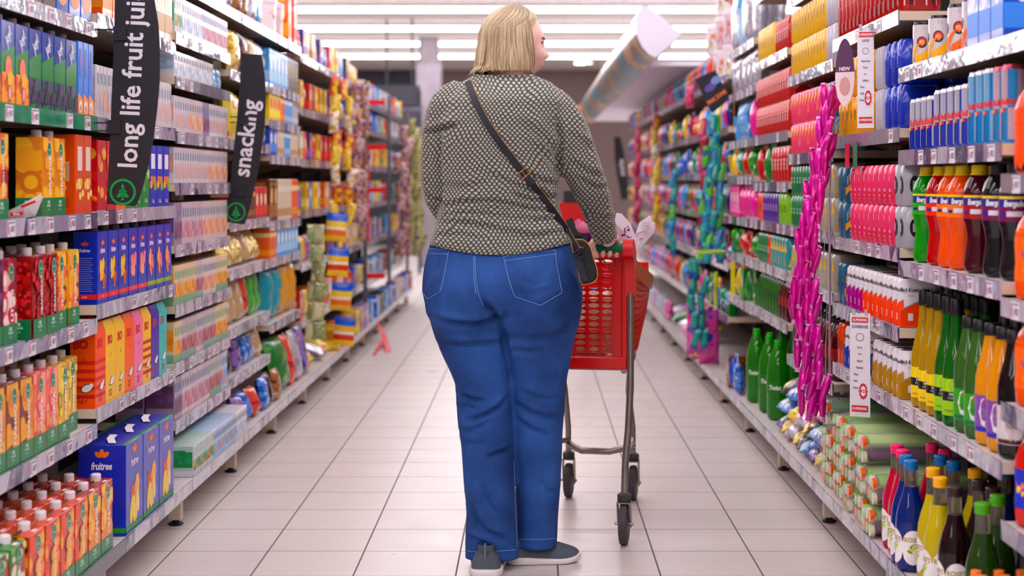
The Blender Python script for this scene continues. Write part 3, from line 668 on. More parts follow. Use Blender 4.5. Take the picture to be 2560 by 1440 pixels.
# --- bottles
def bottle(name, prof, col, desc, capc, capr, caph, lab=None, labc='#eeeeee', paint=None, capn='cap', glass=None, neck=None, obn='drink_bottle', trans=.25, ribs=False, n=28):
    h = prof[-1][1]; r = max(p[0] for p in prof); b = MB()
    m = M(col, .06, trans=trans, coat=.8, bump=0)
    if neck is not None:         # clear empty neck above the liquid
        lo = [p for p in prof if p[1] <= neck]+[(interp(prof, neck), neck)]; hi = [(interp(prof, neck), neck)]+[p for p in prof if p[1] > neck]
        b.lathe(lo, m, n, (0, r, 0)); b.lathe(hi, M(glass or '#b8b4a4', .05, trans=.85, coat=.8), n, (0, r, 0))
    else: b.lathe(prof, m, n, (0, r, 0))
    o = b.obj(obn, link=False)
    if lab:
        lb = MB(); z0, z1 = lab; K = 6
        lb.lathe([(interp(prof, z0+(z1-z0)*i/K)+.0006, z0+(z1-z0)*i/K) for i in range(K+1)], M(labc, .35), n, (0, r, 0), cap=False)
        if paint:
            for a0 in (1.12,): lb.e = 9e-4; paint(lb, mapC(interp(prof, (z0+z1)/2), a0, r), r, z0, z1)
        kid(o, lb.obj('label', link=False))
    cap(o, capr, caph, 0, r, h-.004, capc, capn, ribs)
    kind(name, o, 2*r, 2*r, h+caph-.004, desc, 'bottle')
def interp(prof, z):
    for (r0, z0), (r1, z1) in zip(prof, prof[1:]):
        if z0 <= z <= z1 and z1 > z0: return r0+(r1-r0)*(z-z0)/(z1-z0)
    return prof[-1][0]
ENG = [(.024, 0), (.034, .006), (.037, .02), (.035, .045), (.031, .075), (.030, .095), (.034, .12), (.0385, .135), (.0385, .2), (.037, .21), (.032, .228), (.022, .246), (.0185, .252)]
def p_eng(c):
    def f(b, mp, r, z0, z1):
        strips(b, mp, r, z0+(z1-z0)*.55, z1-.002, -r*1.0, r*1.0, M('#1f2f86')); b.text('Energade', 0, z0+(z1-z0)*.66, .019, mp, M('#f2f0f6'), bold=.05, sx=.62, shear=.2)
        strips(b, mp, r, z1-.008, z1-.002, -r, r, M('#e8d21c')); strips(b, mp, r, z0+.012, z0+.024, -r*.4, r*.5, M('#e4dfe8')); strips(b, mp, r, z0+.012, z0+.02, -r*.9, -r*.5, M('#2c2f8a'))
    return f
for nm, c, lc, ds in (('eng_green', '#2f9a2c', '#4aa83c', 'green'), ('eng_red', '#b8101c', '#e0482c', 'red'), ('eng_orange', '#ee6a0c', '#f08a2a', 'orange'), ('eng_berry', '#4c0a1e', '#b01428', 'dark berry red'), ('eng_black', '#1c1a20', '#7a1c5c', 'black grape')):
    bottle(nm, ENG, c, ds+' sports drink bottle with yellow cap' if nm != 'eng_black' else 'black grape sports drink bottle', '#e8cf14' if nm != 'eng_black' else '#2a262c', .019, .026, (.138, .199), lc, p_eng(c), trans=.12)
TALL = [(.026, 0), (.035, .005), (.0365, .02), (.0365, .14), (.034, .165), (.027, .2), (.019, .235), (.0155, .27), (.0145, .305)]
def p_band(hi, bl):
    def f(b, mp, r, z0, z1):
        k = z1-z0; b.flat(circ(-.005, z1-k*.2, .018, .02), mp, M(hi)); strips(b, mp, r, z0+k*.4, z0+k*.65, -r*1.1, r*1.1, M('#15141c')); b.text('FRUIT', 0, z0+k*.58, .008, mp, M('#d8d8de'), bold=.02); b.text('CORDIAL', 0, z0+k*.48, .006, mp, M('#d8d8de'))
        strips(b, mp, r, z0+k*.1, z0+k*.16, -r*.8, r*.6, M(bl)); b.flat(circ(.014, z0+k*.42, .008), mp, M('#9aa09c'))
    return f
bottle('cord_yellow', TALL, '#b8960e', 'slim yellow cordial bottle with tall black neck', '#1c1a1e', .0165, .045, (.03, .12), '#ecd014', p_band('#f0de3a', '#c8a80c'), trans=.2)
bottle('cord_green', TALL, '#1f6a24', 'slim green cordial bottle with tall black neck', '#1c1a1e', .0165, .045, (.03, .13), '#a4cc1c', p_band('#c4de4a', '#7aa814'), trans=.2)
FAT = [(.028, 0), (.038, .006), (.041, .02), (.0405, .09), (.0415, .13), (.04, .17), (.034, .2), (.026, .23), (.021, .26), (.0185, .275)]
def p_badge(side, t1, t2, c2, foot):
    def f(b, mp, r, z0, z1):
        k = z1-z0; pts = []
        for i in range(24):
            a = 2*pi*i/24; q = 1+.07*cos(a*8); pts.append((cos(a)*r*.62*q, (z0+z1)/2+.004+sin(a)*k*.46*q))
        b.flat(pts, mp, M('#efe9ef')); b.text(t1, 0, z0+k*.6, .010, mp, M(c2), bold=.03, sx=.8); b.text(t2, 0, z0+k*.47, .010, mp, M(c2), bold=.03, sx=.8)
        b.rect(-.012, z1-k*.24, .012, z1-k*.12, mp, M('#d8404a')); strips(b, mp, r, z0+.002, z0+.012, -r, r, M(foot))
    return f
bottle('mix_green', FAT, '#4c7a3c', 'pale green mixer bottle with black cap and white badge', '#1c1a1e', .0195, .03, (.035, .115), '#4fa038', p_badge(1, 'LIME', 'CORDIAL', '#3c8a5c', '#1f7a5c'), trans=.35)
bottle('mix_yellow', FAT, '#eaa60c', 'golden passion fruit mixer bottle with black cap', '#1c1a1e', .0195, .03, (.035, .125), '#8a5aa4', p_badge(1, 'PASSION', 'FRUIT', '#9a8aa8', '#2c3cb0'), trans=.2)
bottle('mix_cola', FAT, '#140c0e', 'near-black cola tonic bottle with black cap', '#1c1a1e', .0195, .03, (.035, .125), '#d8ced2', p_badge(1, 'KOLA', 'TONIC', '#8a7a7c', '#5a2c24'), trans=.05)
ROSE = [(.028, 0), (.037, .005), (.039, .015), (.039, .13), (.037, .155), (.03, .185), (.021, .215), (.0165, .24), (.0155, .285)]
def p_rose(b, mp, r, z0, z1):
    pass
def rose(nm, col, capc, ds, back=False):
    bottle(nm, ROSE, col, ds, capc, .0175, .026, None, glass='#b9b2a2', neck=.235, trans=.25, ribs=True)
    o = KIND[nm]['o']; b = MB()
    for a0 in (0.1, pi/2-.1):
        mp = mapC(.039, a0, .039); b.e = 5e-4
        for rx, c in ((.03, '#f2ecee'),):
            n = 20; P = circ(0, .07, rx, .048, n)
            for i in range(8): 
                u0, u1 = -rx+2*rx*i/8, -rx+2*rx*(i+1)/8
                f = lambda u: .048*sqrt(max(0, 1-(u/rx)**2)); b.flat([(u0, .07-f(u0)), (u1, .07-f(u1)), (u1, .07+f(u1)), (u0, .07+f(u0))] if i not in (0, 7) else ([(u0, .07), (u1, .07-f(u1)), (u1, .07+f(u1))] if i == 0 else [(u0, .07-f(u0)), (u1, .07), (u0, .07+f(u0))]), mp, M(c, .4))
        b.text("ROSE'S", 0, .092, .014, mp, M('#b8a06a'), bold=.04, sx=.85); b.flat(circ(-.004, .066, .007), mp, M('#c8d02c')); b.flat(circ(.006, .07, .005), mp, M('#c8d02c')); b.flat(circ(.002, .076, .011, .004, 12, .5), mp, M('#4f8a2c')); b.flat(circ(-.008, .058, .008, .003, 12, -.5), mp, M('#4f8a2c'))
        for i in range(3): b.rect(-.016+i*.002, .044-i*.006, .016-i*.002, .046-i*.006, mp, M('#a8a0a4'))
    kid(o, b.obj('label', link=False))
rose('rose_pink', '#c81450', '#e8467a', 'pink cordial bottle with pink ribbed cap'); rose('rose_blue', '#0f2f80', '#2c74b0', 'deep blue cordial bottle with blue ribbed cap')
rose('rose_yellow', '#d8c414', '#f0b80c', 'yellow cordial bottle with yellow ribbed cap'); rose('rose_brown', '#280c10', '#3a2628', 'dark brown cordial bottle with brown cap'); rose('rose_green', '#2c4c1c', '#5fa81c', 'dark green cordial bottle with lime cap')
PET = [(.034, 0), (.044, .008), (.048, .03), (.047, .09), (.0485, .14), (.046, .19), (.036, .235), (.022, .27), (.015, .285)]
def p_pet(b, mp, r, z0, z1): b.text('Twist', 0, (z0+z1)/2, .018, mp, M('#e8f0e0'), bold=.04, shear=.2)
bottle('pet_green', PET, '#3c9a24', 'large green soft drink bottle with green cap', '#2ea82c', .0165, .02, (.1, .15), '#2c7a1c', p_pet, trans=.45)
bottle('pet_small', [(r*.85, z*.8) for r, z in PET], '#2c7a24', 'small green soft drink bottle', '#1c1a1e', .015, .018, (.08, .13), '#1c5a14', None, trans=.3)
bottle('pet_red', [(r*.85, z*.8) for r, z in PET], '#5c0f1c', 'small dark red soft drink bottle', '#1c1a1e', .015, .018, (.08, .13), '#8a1424', None, trans=.2)
ORB = [(.03, 0), (.042, .008), (.044, .03), (.0445, .07), (.042, .1), (.0445, .13), (.044, .17), (.036, .2), (.024, .222), (.019, .232)]
def p_orb(b, mp, r, z0, z1):
    k = z1-z0; b.flat(circ(0, z0+k*.6, r*.6, k*.3, 18, .4), mp, M('#6a4aa8')); b.flat(circ(0, z0+k*.6, r*.45, k*.22, 18, .4), mp, M('#3c8a4c')); b.text('Fruity', 0, z0+k*.6, .014, mp, M('#f0e0d8'), bold=.05, rot=.3, sx=.8); b.flat(circ(-.01, z0+k*.2, .011), mp, M('#f4b01c')); b.flat(circ(.014, z0+k*.24, .009), mp, M('#e0483c'))
bottle('juice_orb', ORB, '#ee6a14', 'orange fruit drink bottle with orange cap', '#f0701c', .021, .026, (.05, .18), '#ee7a1c', p_orb, trans=.1)
def p_orc(b, mp, r, z0, z1):
    k = z1-z0; strips(b, mp, r, z0, z0+k*.42, -r*1.4, r*1.4, M('#1c1a1e')); b.text('energy', 0, z0+k*.2, .016, mp, M('#e8e4e8'), bold=.05, sx=.8); b.flat([(-.01, z0+k*.55), (.02, z0+k*.7), (.004, z0+k*.75), (.016, z0+k*.9), (-.014, z0+k*.74), (.0, z0+k*.68)], mp, M('#201a1c'))
bottle('juice_energy', ORB, '#ee5a0c', 'orange and black energy drink bottle with white top', '#d8d0d4', .021, .03, (.01, .17), '#f2661a', p_orc, trans=.1)
def p_juic(b, mp, r, z0, z1): blobs(b, mp, (-r, z0, r, z1), [M('#2c3cc0'), M('#f0a01c'), M('#e03c9a'), M('#f4d03c')], 12, .008, .016, 5)
bottle('juice_red', ORB, '#d8402c', 'red fruit drink bottle with bright label', '#f08a1c', .021, .026, (.05, .15), '#2c3cb8', p_juic, trans=.1)
bottle('juice_small', [(r*.55, z*.55) for r, z in ORB], '#ee7a3c', 'small orange fruit shot bottle', '#f0905a', .012, .016, (.03, .08), '#f0a070', None, trans=.1)
# --- pillow bags
def bagmat(cols, rough, metal, seed, art):
    m, nt, b = node_mat('printed_film'); tc = N(nt, 'ShaderNodeTexCoord'); mp = N(nt, 'ShaderNodeMapping'); mp.inputs['Location'].default_value = (seed*.37, 0, seed*.21); mp.inputs['Scale'].default_value = (1, .4, 1.5 if art == 2 else 1); nt.links.new(tc.outputs['Object'], mp.inputs[0])
    n = N(nt, 'ShaderNodeTexNoise'); n.inputs['Scale'].default_value = 22 if art == 2 else 13; n.inputs['Detail'].default_value = 1; nt.links.new(mp.outputs[0], n.inputs['Vector'])
    r = N(nt, 'ShaderNodeValToRGB'); r.color_ramp.interpolation = 'CONSTANT'; e = r.color_ramp.elements; q = (cols*2)[:4] if len(cols) < 4 else cols[:4]
    for i, c in enumerate(q):
        x = e[i] if i < 2 else e.new(.5); x.position = (0, .44, .55, .66)[i]; x.color = (*[v**1.1 for v in lin(c)], 1)
    nt.links.new(n.outputs['Fac'], r.inputs[0]); nt.links.new(r.outputs[0], b.inputs['Base Color']); b.inputs['Roughness'].default_value = rough; b.inputs['Metallic'].default_value = metal; b.inputs['Coat Weight'].default_value = .3
    n2 = N(nt, 'ShaderNodeTexNoise'); n2.inputs['Scale'].default_value = 38; nt.links.new(tc.outputs['Object'], n2.inputs['Vector']); bp = N(nt, 'ShaderNodeBump'); bp.inputs['Strength'].default_value = .4; bp.inputs['Distance'].default_value = .01; nt.links.new(n2.outputs['Fac'], bp.inputs['Height']); nt.links.new(bp.outputs['Normal'], b.inputs['Normal']); return m
def bag(name, w, h, t, cols, desc, seed=0, cat='snack bag', rough=.25, metal=.0, art=0, obn='snack_bag', nx=9, ny=12, lean=0):
    q = random.Random(seed); vs = []; fs = []; zs = []
    def P(i, j, sg):
        u, v = 2*i/nx-1, 2*j/ny-1
        k = max(0, (1-abs(u)**3)*(1-abs(v)**4))**.55
        dn = .16*noise.noise(Vector((u*2.3+seed, v*2.6, sg*.7)))+.10*noise.noise(Vector((u*6+seed, v*5, 3)))
        x = u*w/2*(1-.06*(1-v*v)*1+.03*dn); z = h/2+v*h/2*(1-.03*(1-u*u)); y = sg*t/2*k*(1+dn*1.6)+dn*.01
        return (x, y+t/2, z)
    b = MB(); mats = [M(c, rough, metal=metal, coat=.5, bump=.35, bscale=38) for c in cols] if art == 0 else [bagmat(cols, rough, metal, seed, art)]
    for sg in (-1, 1):
        V = [P(i, j, sg) for j in range(ny+1) for i in range(nx+1)]
        Fc = []
        for j in range(ny):
            for i in range(nx):
                a = j*(nx+1)+i; f = (a, a+1, a+nx+2, a+nx+1); Fc.append(f if sg < 0 else f[::-1])
        def mm(k):
            j, i = divmod(k, nx); v = j/(ny-1); u = i/(nx-1)
            if art == 0: return mats[min(len(mats)-1, int(v*len(mats)*.999))]
            return mats[0]
        b.raw(V, Fc, mm)
    o = b.obj(obn, link=False, smooth=1.2); kind(name, o, w, t, h, desc, cat); return o
# ------------------------------------------------------------------ generic goods for the snack and toy bays
BC = {'purple': ['#4a2a78', '#8d6ab8', '#c9a24a'], 'gold': ['#caa33c', '#e8cf7a', '#b4842a'], 'green': ['#1f7a34', '#4fae3c', '#e0e0c0'], 'teal': ['#1597a8', '#1aa7b8', '#38c0cc'], 'amber': ['#d99a14', '#e0a51c', '#e8b83c'],
 'red': ['#b81c24', '#d84a3c', '#e8c8b0'], 'blue': ['#2450b0', '#4c86d8', '#d8dcec'], 'cream': ['#d9cbb4', '#c2a078', '#e8e0d4'], 'pink': ['#d83c94', '#ec8abc', '#f0d0e0'], 'yellow': ['#e8c81c', '#f0dc4c', '#d84a2c'],
 'sky': ['#5aa0d8', '#a8cce8', '#e8eef4'], 'dark': ['#2a2028', '#5c3040', '#a07a3c'], 'silver': ['#b8b4c0', '#dcd8e4', '#8a86a0'], 'orange': ['#e0701c', '#f0a04c', '#f4dcb0'], 'lilac': ['#a888c8', '#d8c0e4', '#e8e0f0'], 'brown': ['#6a3c24', '#a06a3c', '#d8b080']}
NAMEC = {'gold': 'gold foil', 'cream': 'cream coloured', 'dark': 'dark brown', 'sky': 'sky blue', 'silver': 'silver foil'}
for i, (c, v) in enumerate(BC.items()):
    nm = NAMEC.get(c, c)
    bag('bag_'+c, .15, .21, .06, v, nm+' pillow bag', i, art=3, metal=.5 if c in ('gold', 'silver') else 0)
    bag('sbag_'+c, .1, .14, .045, v, 'small '+nm+' pillow bag', i+20, art=2, nx=7, ny=8, metal=.4 if c in ('gold', 'silver') else 0)
    bag('bigbag_'+c, .24, .34, .1, [v[0], v[0], v[1], v[0]], 'large '+nm+' snack bag', i+40, art=3)
    def ex(b, mp, hw, h, fi, v=v):
        b.rect(-hw, h*.12, hw, h*.4, mp, M(v[1])); b.flat(circ(0, h*.6, hw*.6, h*.2), mp, M(v[2])); b.rect(-hw*.6, h*.84, hw*.6, h*.92, mp, M(v[1]))
    plain_carton('box_'+c, .1, .09, .15, [((0, 1), v[0])], 'small '+nm+' cardboard box', ex, cat='box', obn='snack_box')
    plain_carton('slim_'+c, .045, .08, .16, [((0, 1), v[0]), ((.1, .3), v[1]), ((.7, .85), v[2])], 'slim '+nm+' biscuit packet', cat='packet', obn='biscuit_packet')
def toys():
    for c in ('pink', 'blue', 'green', 'yellow', 'red', 'purple', 'orange', 'sky'):
        v = BC[c]; b = MB(); r = .05; b.lathe([(r*sin(pi*i/10), r-r*cos(pi*i/10)) for i in range(11)][1:-1], lambda k: M(v[k % 2], .2, coat=.6), 18, (0, r, 0)); o = b.obj('toy_ball', link=False)
        kind('ball_'+c, o, .1, .1, .1, 'shiny '+c+' toy ball', 'ball')
        b = MB(); b.lathe([(.028, 0), (.042, .09), (.045, .095), (.04, .096), (.027, .006)], M(v[0], .3), 18, (0, .045, 0)); b.flat(circ(0, .05, .018), mapC(.036, 0, .045), M(v[2])); b.flat(circ(0, .05, .018), mapC(.036, 1.57, .045), M(v[2])); o = b.obj('toy_bucket', link=False)
        h = MB(); h.tube([(.043*cos(a), .045, .092+.05*sin(a)) for a in [pi*i/10 for i in range(11)]], .003, M(v[1], .3), 6); kid(o, h.obj('handle', link=False))
        kind('bucket_'+c, o, .09, .09, .15, 'small '+c+' toy bucket', 'bucket')
        b = MB(); b.box(-.055, .055, .03, .034, 0, .17, M(v[2], .3)); b.loft([circ3(0, .02, z, rx, ry) for z, rx, ry in ((.01, .02, .012), (.04, .042, .024), (.09, .045, .028), (.13, .03, .02), (.15, .01, .008))], M(v[0], .15, coat=.6)); b.box(-.045, .045, .028, .0302, .145, .168, M(v[1], .3))
        o = b.obj('carded_toy', link=False); kind('card_'+c, o, .11, .034, .17, c+' toy on a hanging card', 'toy')
        b = MB(); b.cbox(-.035, .035, .0, .05, 0, .07, .01, M(v[0], .2, coat=.4)); b.lathe([(.012, .07), (.03, .085), (.032, .11), (.012, .13)], M(v[1], .25), 14, (0, .025, 0)); o = b.obj('toy_bottle', link=False)
        kind('toyb_'+c, o, .07, .05, .13, 'squat '+c+' toy bottle', 'toy')
def circ3(x, y, z, rx, ry, n=14): return [(x+rx*cos(2*pi*i/n), y+ry*sin(2*pi*i/n), z) for i in range(n)]
toys()
def tubk(name, c1, c2, desc):
    r = .075; b = MB(); b.lathe([(.06, 0), (r, .01), (r+.003, .16)], M(c1, .3), 24, (0, r, 0)); b.e = 5e-4
    for a0 in (0, pi/2): blobs(b, mapC(r, a0), (-.07, .03, .07, .14), [M(c) for c in c2], 14, .01, .022, 3)
    o = b.obj('sweet_tub', link=False); c = MB(); c.lathe([(r+.006, .16), (r+.008, .185), (r, .19)], M('#ece4e8', .3), 24, (0, r, 0)); kid(o, c.obj('lid', link=False)); kind(name, o, .16, .15, .19, desc, 'tub')
tubk('tub_white', '#e4d8dc', ['#d8484c', '#5a4a54', '#e8a07a', '#8ab06c'], 'large white lidded tub with coloured print')
tubk('tub_mix', '#d8c0c8', ['#c8a83c', '#7a4aa0', '#e06a8a'], 'large pale lidded tub with purple print')
# long clear packs of lidded tubes (bottom shelf, right)
def tubepack():
    for nm, cs, ds in (('tp_a', ('#7fae4c', '#7a3c6c', '#e8641c'), 'clear bag of stacked green, purple and orange tubs'), ('tp_b', ('#b8d08a', '#6e3a70', '#9ac46c'), 'clear bag of stacked lime and purple tubs'), ('tp_c', ('#2c7a34', '#3a2450', '#1c4a2c'), 'dark green and purple bag of sweets')):
        w, d, h = .13, .30, .085; b = MB()
        for i, c in enumerate(cs[:2]):
            z = .022+.04*i; x = 0; m = M(cs[(i+1) % 2], .2, coat=.5)
            b.loft([[(x+.05*cos(2*pi*j/14), y, z+.019*sin(2*pi*j/14)) for j in range(14)] for y in (.02, .10, .105, .11, .19, .195, .2, .28)], m)
            q = random.Random(i)
            for t in range(3): b.loft([[(-.04+.04*t+.017*cos(2*pi*j/12), y, z+.017*sin(2*pi*j/12)) for j in range(12)] for y in (.0, .012)], M(['#e8762c', '#8ac43c', '#d8d8c0'][(t+i) % 3], .2, coat=.5))
        o = b.obj('sweet_tube_pack', link=False)
        f = MB(); rings = []
        for j in range(13):
            y = -.03+.36*j/12; k = (1-abs(2*j/12-1)**6)**.5 if 0 < j < 12 else .12
            rings.append([(.066*cos(2*pi*i/20)*(.3+.7*k)*(1+.05*noise.noise(Vector((i*.9, j*.8, 1)))), y, max(.001, .044+.045*k*sin(2*pi*i/20)*(1+.12*noise.noise(Vector((i*.9, j*.8, 5)))))) for i in range(20)])
        f.loft(rings, M('#f0ecee', .15, alpha=.16, coat=1.0, bump=.3, bscale=30)); kid(o, f.obj('clear_wrap', link=False, smooth=1.5))
        kind(nm, o, w, d, h, ds, 'bag of sweets')
tubepack()
# ------------------------------------------------------------------ placing
CNT = {}
def shelf_name(side, k, z):
    if z is None: return 'bottom shelf'
    zs = sorted((LEFT_BAYS if side == 'L' else RIGHT_BAYS)[k]); i = min(range(len(zs)), key=lambda j: abs(zs[j]-z))
    return 'top shelf' if i == len(zs)-1 else ordn(i+2)+' shelf up'
def put(kn, side, k, z, y, x, extra='', sc=(1, 1, 1), rz=0, tilt=0, zoff=0, roll=0):
    K = KIND[kn]; o = ctree(K['o']); zt = .158 if z is None else z+.018
    zs = sorted((LEFT_BAYS if side == 'L' else RIGHT_BAYS)[k]); up = [q for q in zs if q > zt+.01]
    zoff += K['d']*sc[1]*abs(sin(tilt))*(1 if tilt < 0 else 0)
    if up:
        room = up[0]-.0085-zt-zoff-.003; need = K['h']*sc[2]*cos(tilt)
        if need > room > .03: sc = (sc[0], sc[1], sc[2]*room/need)
    o.location = (x, y, zt+zoff+.0006); o.rotation_euler = (tilt, roll, (pi/2 if side == 'L' else -pi/2)+rz); o.scale = sc
    sn = shelf_name(side, k, z); key = (K['desc'], side, k, sn, extra); CNT[key] = n = CNT.get(key, 0)+1
    desc = K['desc']; tail = '%s along%s, %s, %s' % (ordn(n), (', '+extra) if extra else '', sn, bay_name(side, k))
    while len((desc+' '+tail).split()) > 16: desc = desc.rsplit(' ', 1)[0] if ' with' not in desc else desc[:desc.index(' with')]
    while desc.split()[-1] in ('with', 'of', 'and', 'on', 'a'): desc = desc.rsplit(' ', 1)[0]
    o['label'] = desc+', '+tail; o['category'] = K['cat']; o['group'] = '%ss on the %s of the %s' % (K['cat'] if not K['cat'].startswith(('pack of', 'bag of')) else K['cat'].replace('pack ', 'packs ').replace('bag ', 'bags ').rstrip('s'), sn, bay_name(side, k))
    return o
def row(side, k, z, items, y0, y1=None, dx=0, h=None, layers=1, rows=1, gap=.002, jit=.0, tilt=0, base=None, rg=.004, hmax=None):
    s = -1 if side == 'L' else 1; xf = front(side, z is None)+s*.006-s*dx
    if isinstance(items, str): items = [items]
    items = [i for it in items for i in ([it] if not isinstance(it, tuple) else [it[0]]*it[1])]
    tw = sum(KIND[i]['w']+gap for i in items); f = (y1-y0)/tw if y1 else 1
    y = y0
    for it in items:
        K = KIND[it]; w = (K['w']+gap)*f; sz = (h/K['h']) if h else (min(1, hmax/K['h']) if hmax else 1)
        for r in range(rows):
            for l in range(layers):
                ex = ' '.join(e for e in ((['front', 'second', 'third', 'fourth'][r]+' row') if rows > 1 else '', (['lower', 'upper', 'topmost'][l]) if layers > 1 else '') if e)
                isb = 'bag' in it; j = lambda a: R3.uniform(-a, a)*(1 if isb else .1)
                put(it, side, k, z, y+w/2+j(jit*.1), xf+s*(r*(K['d']+rg+(.022 if 'bag' in it else 0))+abs(j(jit*.15))), ex, ((f if f < 1.5 else 1)*(.86 if 'bag' in it else .985), 1, sz), j(jit), (tilt if isb or rows == 1 and tilt < -.3 else 0)+j(jit*.5), l*(K['h']*sz+.001))
        y += w
    return y
# ---- left, nearest bay
row('L', 0, None, ['apple'], 3.20, rows=2); row('L', 0, None, ['apple'], 3.31, rows=1)
row('L', 0, None, [('medley', 4), ('mandarin', 2)], 3.43, 4.12, rows=3, jit=.02)
row('L', 0, .461, [('mango', 4), ('guava', 2), 'pineapple'], 3.32, 3.995, rows=2); row('L', 0, .461, ['pineapple'], 4.03, 4.13, dx=-.02)
row('L', 0, .752, ['grape', 'litchi'], 3.39, 3.59, rows=2); row('L', 0, .752, [('cranberry', 2)], 3.655, 3.86, dx=.012, rows=2); row('L', 0, .752, [('tropical', 2)], 3.865, 4.09, rows=2, gap=.02)
row('L', 0, 1.044, [('passion', 2)], 3.34, 3.53); row('L', 0, 1.044, ['orange'], 3.60, dx=-.12); row('L', 0, 1.044, [('orange', 2)], 3.775, 3.96); row('L', 0, 1.044, [('tablebox', 2)], 4.05, 4.2)
row('L', 0, 1.311, [('joy_orange', 3), ('joy_grape', 4)], 3.38, 4.06, rows=2); row('L', 0, 1.311, [('sky', 3)], 4.07, 4.215)
row('L', 0, 1.569, ['box_orange', 'litchibox', 'litchibox', 'litchibox', 'goodbox', 'goodbox', 'goodbox'], 3.45, 4.2, h=.25)
# ---- left, second bay
row('L', 1, None, [('bigbox', 3)], 4.25, 4.82)
row('L', 1, .50, ['bo_orange', ('bo_yellow', 2), 'bo_plain', 'bo_pink', 'bo_stripe', 'bo_purple', 'bo_teal'], 4.23, 5.06, rows=1)
row('L', 1, .788, [('ft_mango', 3), ('ft_pink', 2), ('ft_peach', 3)], 4.25, 5.13)
row('L', 1, 1.05, [('redbox', 2), ('bo_plain', 1), ('greenbox', 3), ('bluebox', 3)], 4.25, 5.1, h=.2)
row('L', 1, 1.31, [('mini_white', 8)], 4.24, 5.13, h=.15, layers=1); row('L', 1, 1.60, [('box_orange', 4), ('box_cream', 4)], 4.3, 5.14, h=.22)
# ---- left, third bay
row('L', 2, None, [('mini_green', 3), ('mini_sky', 4), ('mini_milk', 2)], 5.10, 6.06, rows=3, h=.105)
for z, it, h in ((.315, ['mini_plum', ('mini_pink', 4), ('mini_red', 2), ('mini_sky', 1)], .15), (.513, ['mini_orange', ('mini_red', 2), ('mini_pink', 1), ('mini_red', 2), ('mini_orange', 2)], .14), (.71, [('mini_orange', 3), 'mini_red', ('mini_peach', 2), ('mini_orange', 2)], .135),
                 (.915, ['mini_plum', ('mini_pink', 3), ('mini_peach', 4)], .145), (1.126, [('mini_white', 5), ('mini_peach', 3)], .125), (1.302, [('mini_white', 2), ('mini_peach', 2), 'mini_plum', ('mini_white', 3)], .125), (1.49, [('mini_milk', 5)], .09), (1.64, ['mini_green', ('mini_milk', 3), ('mini_pink', 4)], .13)):
    row('L', 2, z, it, 5.17, 6.07 if z != 1.49 else 5.8, h=h, rows=2)
row('L', 2, 1.49, ['sbag_sky', 'sbag_sky'], 5.82, 6.05, h=.09, jit=.1); row('L', 2, 1.83, ['box_lilac', 'box_pink', 'box_sky', ('box_brown', 2), 'box_lilac'], 5.2, 6.05, h=.2)
# ---- left snack bays
row('L', 3, None, ['sbag_blue', 'sbag_dark', 'sbag_brown'], 6.55, 7.0, jit=.1, tilt=-.2); row('L', 3, None, ['bag_purple', 'bag_blue', 'bag_red'], 6.1, 6.5, jit=.1, tilt=-.4, h=.12)
row('L', 3, .34, [('sbag_dark', 1), ('sbag_purple', 3), ('sbag_blue', 2), ('sbag_cream', 2)], 6.12, 6.98, jit=.18, rows=2, tilt=-.25)
row('L', 3, .54, [('bag_cream', 3), ('bag_red', 1), ('bag_green', 2)], 6.12, 6.98, jit=.1, tilt=-.15)
row('L', 3, .775, [('bag_gold', 3), ('bag_cream', 1), ('bag_gold', 2)], 6.12, 6.98, jit=.18, rows=2, h=.15, tilt=-.4)
row('L', 3, .97, [('slim_red', 6), ('slim_brown', 6), ('box_red', 3)], 6.12, 6.98, h=.14)
row('L', 3, 1.30, [('bag_yellow', 4), 'bag_gold'], 6.12, 6.98, jit=.1, h=.2); row('L', 3, 1.583, ['bag_gold', 'bag_dark', 'bag_cream', 'bag_silver'], 6.2, 6.98, jit=.1, h=.18)
row('L', 3, 1.83, ['bag_silver', ('bag_brown', 2), 'bag_silver', 'bag_sky'], 6.1, 6.95, jit=.1, h=.2)
row('L', 4, None, ['bigbag_green', ('bag_red', 1), ('bag_silver', 1), ('bag_purple', 1)], 7.05, 7.9, jit=.1, tilt=-.25, h=.25)
row('L', 4, .47, [('bigbag_teal', 1), ('bigbag_teal', 1), ('bigbag_amber', 1), ('bigbag_amber', 1)], 7.03, 7.9, jit=.1, h=.262)
row('L', 4, .775, [('slim_orange', 4), ('box_sky', 3), ('box_sky', 3)], 7.04, 7.9, h=.15); row('L', 4, .945, [('box_brown', 2), ('slim_cream', 8), ('slim_orange', 4)], 7.04, 7.9, h=.2)
row('L', 4, 1.256, [('box_blue', 2), ('slim_cream', 4), ('slim_sky', 4), ('slim_cream', 5)], 7.04, 7.9, h=.14); row('L', 4, 1.42, [('box_yellow', 3), ('slim_orange', 3), ('slim_sky', 5), ('slim_silver', 4)], 7.04, 7.9, h=.14)
row('L', 4, 1.583, [('box_sky', 5), ('box_dark', 3)], 7.04, 7.9, h=.17); row('L', 4, 1.83, ['tub_white', 'tub_mix'], 7.1, 7.5, h=.17); row('L', 4, 1.83, ['box_orange', 'box_red'], 7.55, 7.9, h=.24)
FILL = random.Random(5)
CK = list(BC)
def fill(side, k, z, kinds, cols, hmax, dens=1.0, **kw):
    y = bay_y(side, k)+.04; e = bay_y(side, k)+.9; items = []; w = 0
    while True:
        it = FILL.choice(kinds)+'_'+FILL.choice(cols)
        if w+KIND[it]['w'] > e-y: break
        items.append(it); w += KIND[it]['w']+.004
    if items: row(side, k, z, items, y, e, jit=.12 if 'bag' in kinds[0] else .0, hmax=hmax, tilt=-.08 if 'bag' in kinds[0] else 0, **kw)
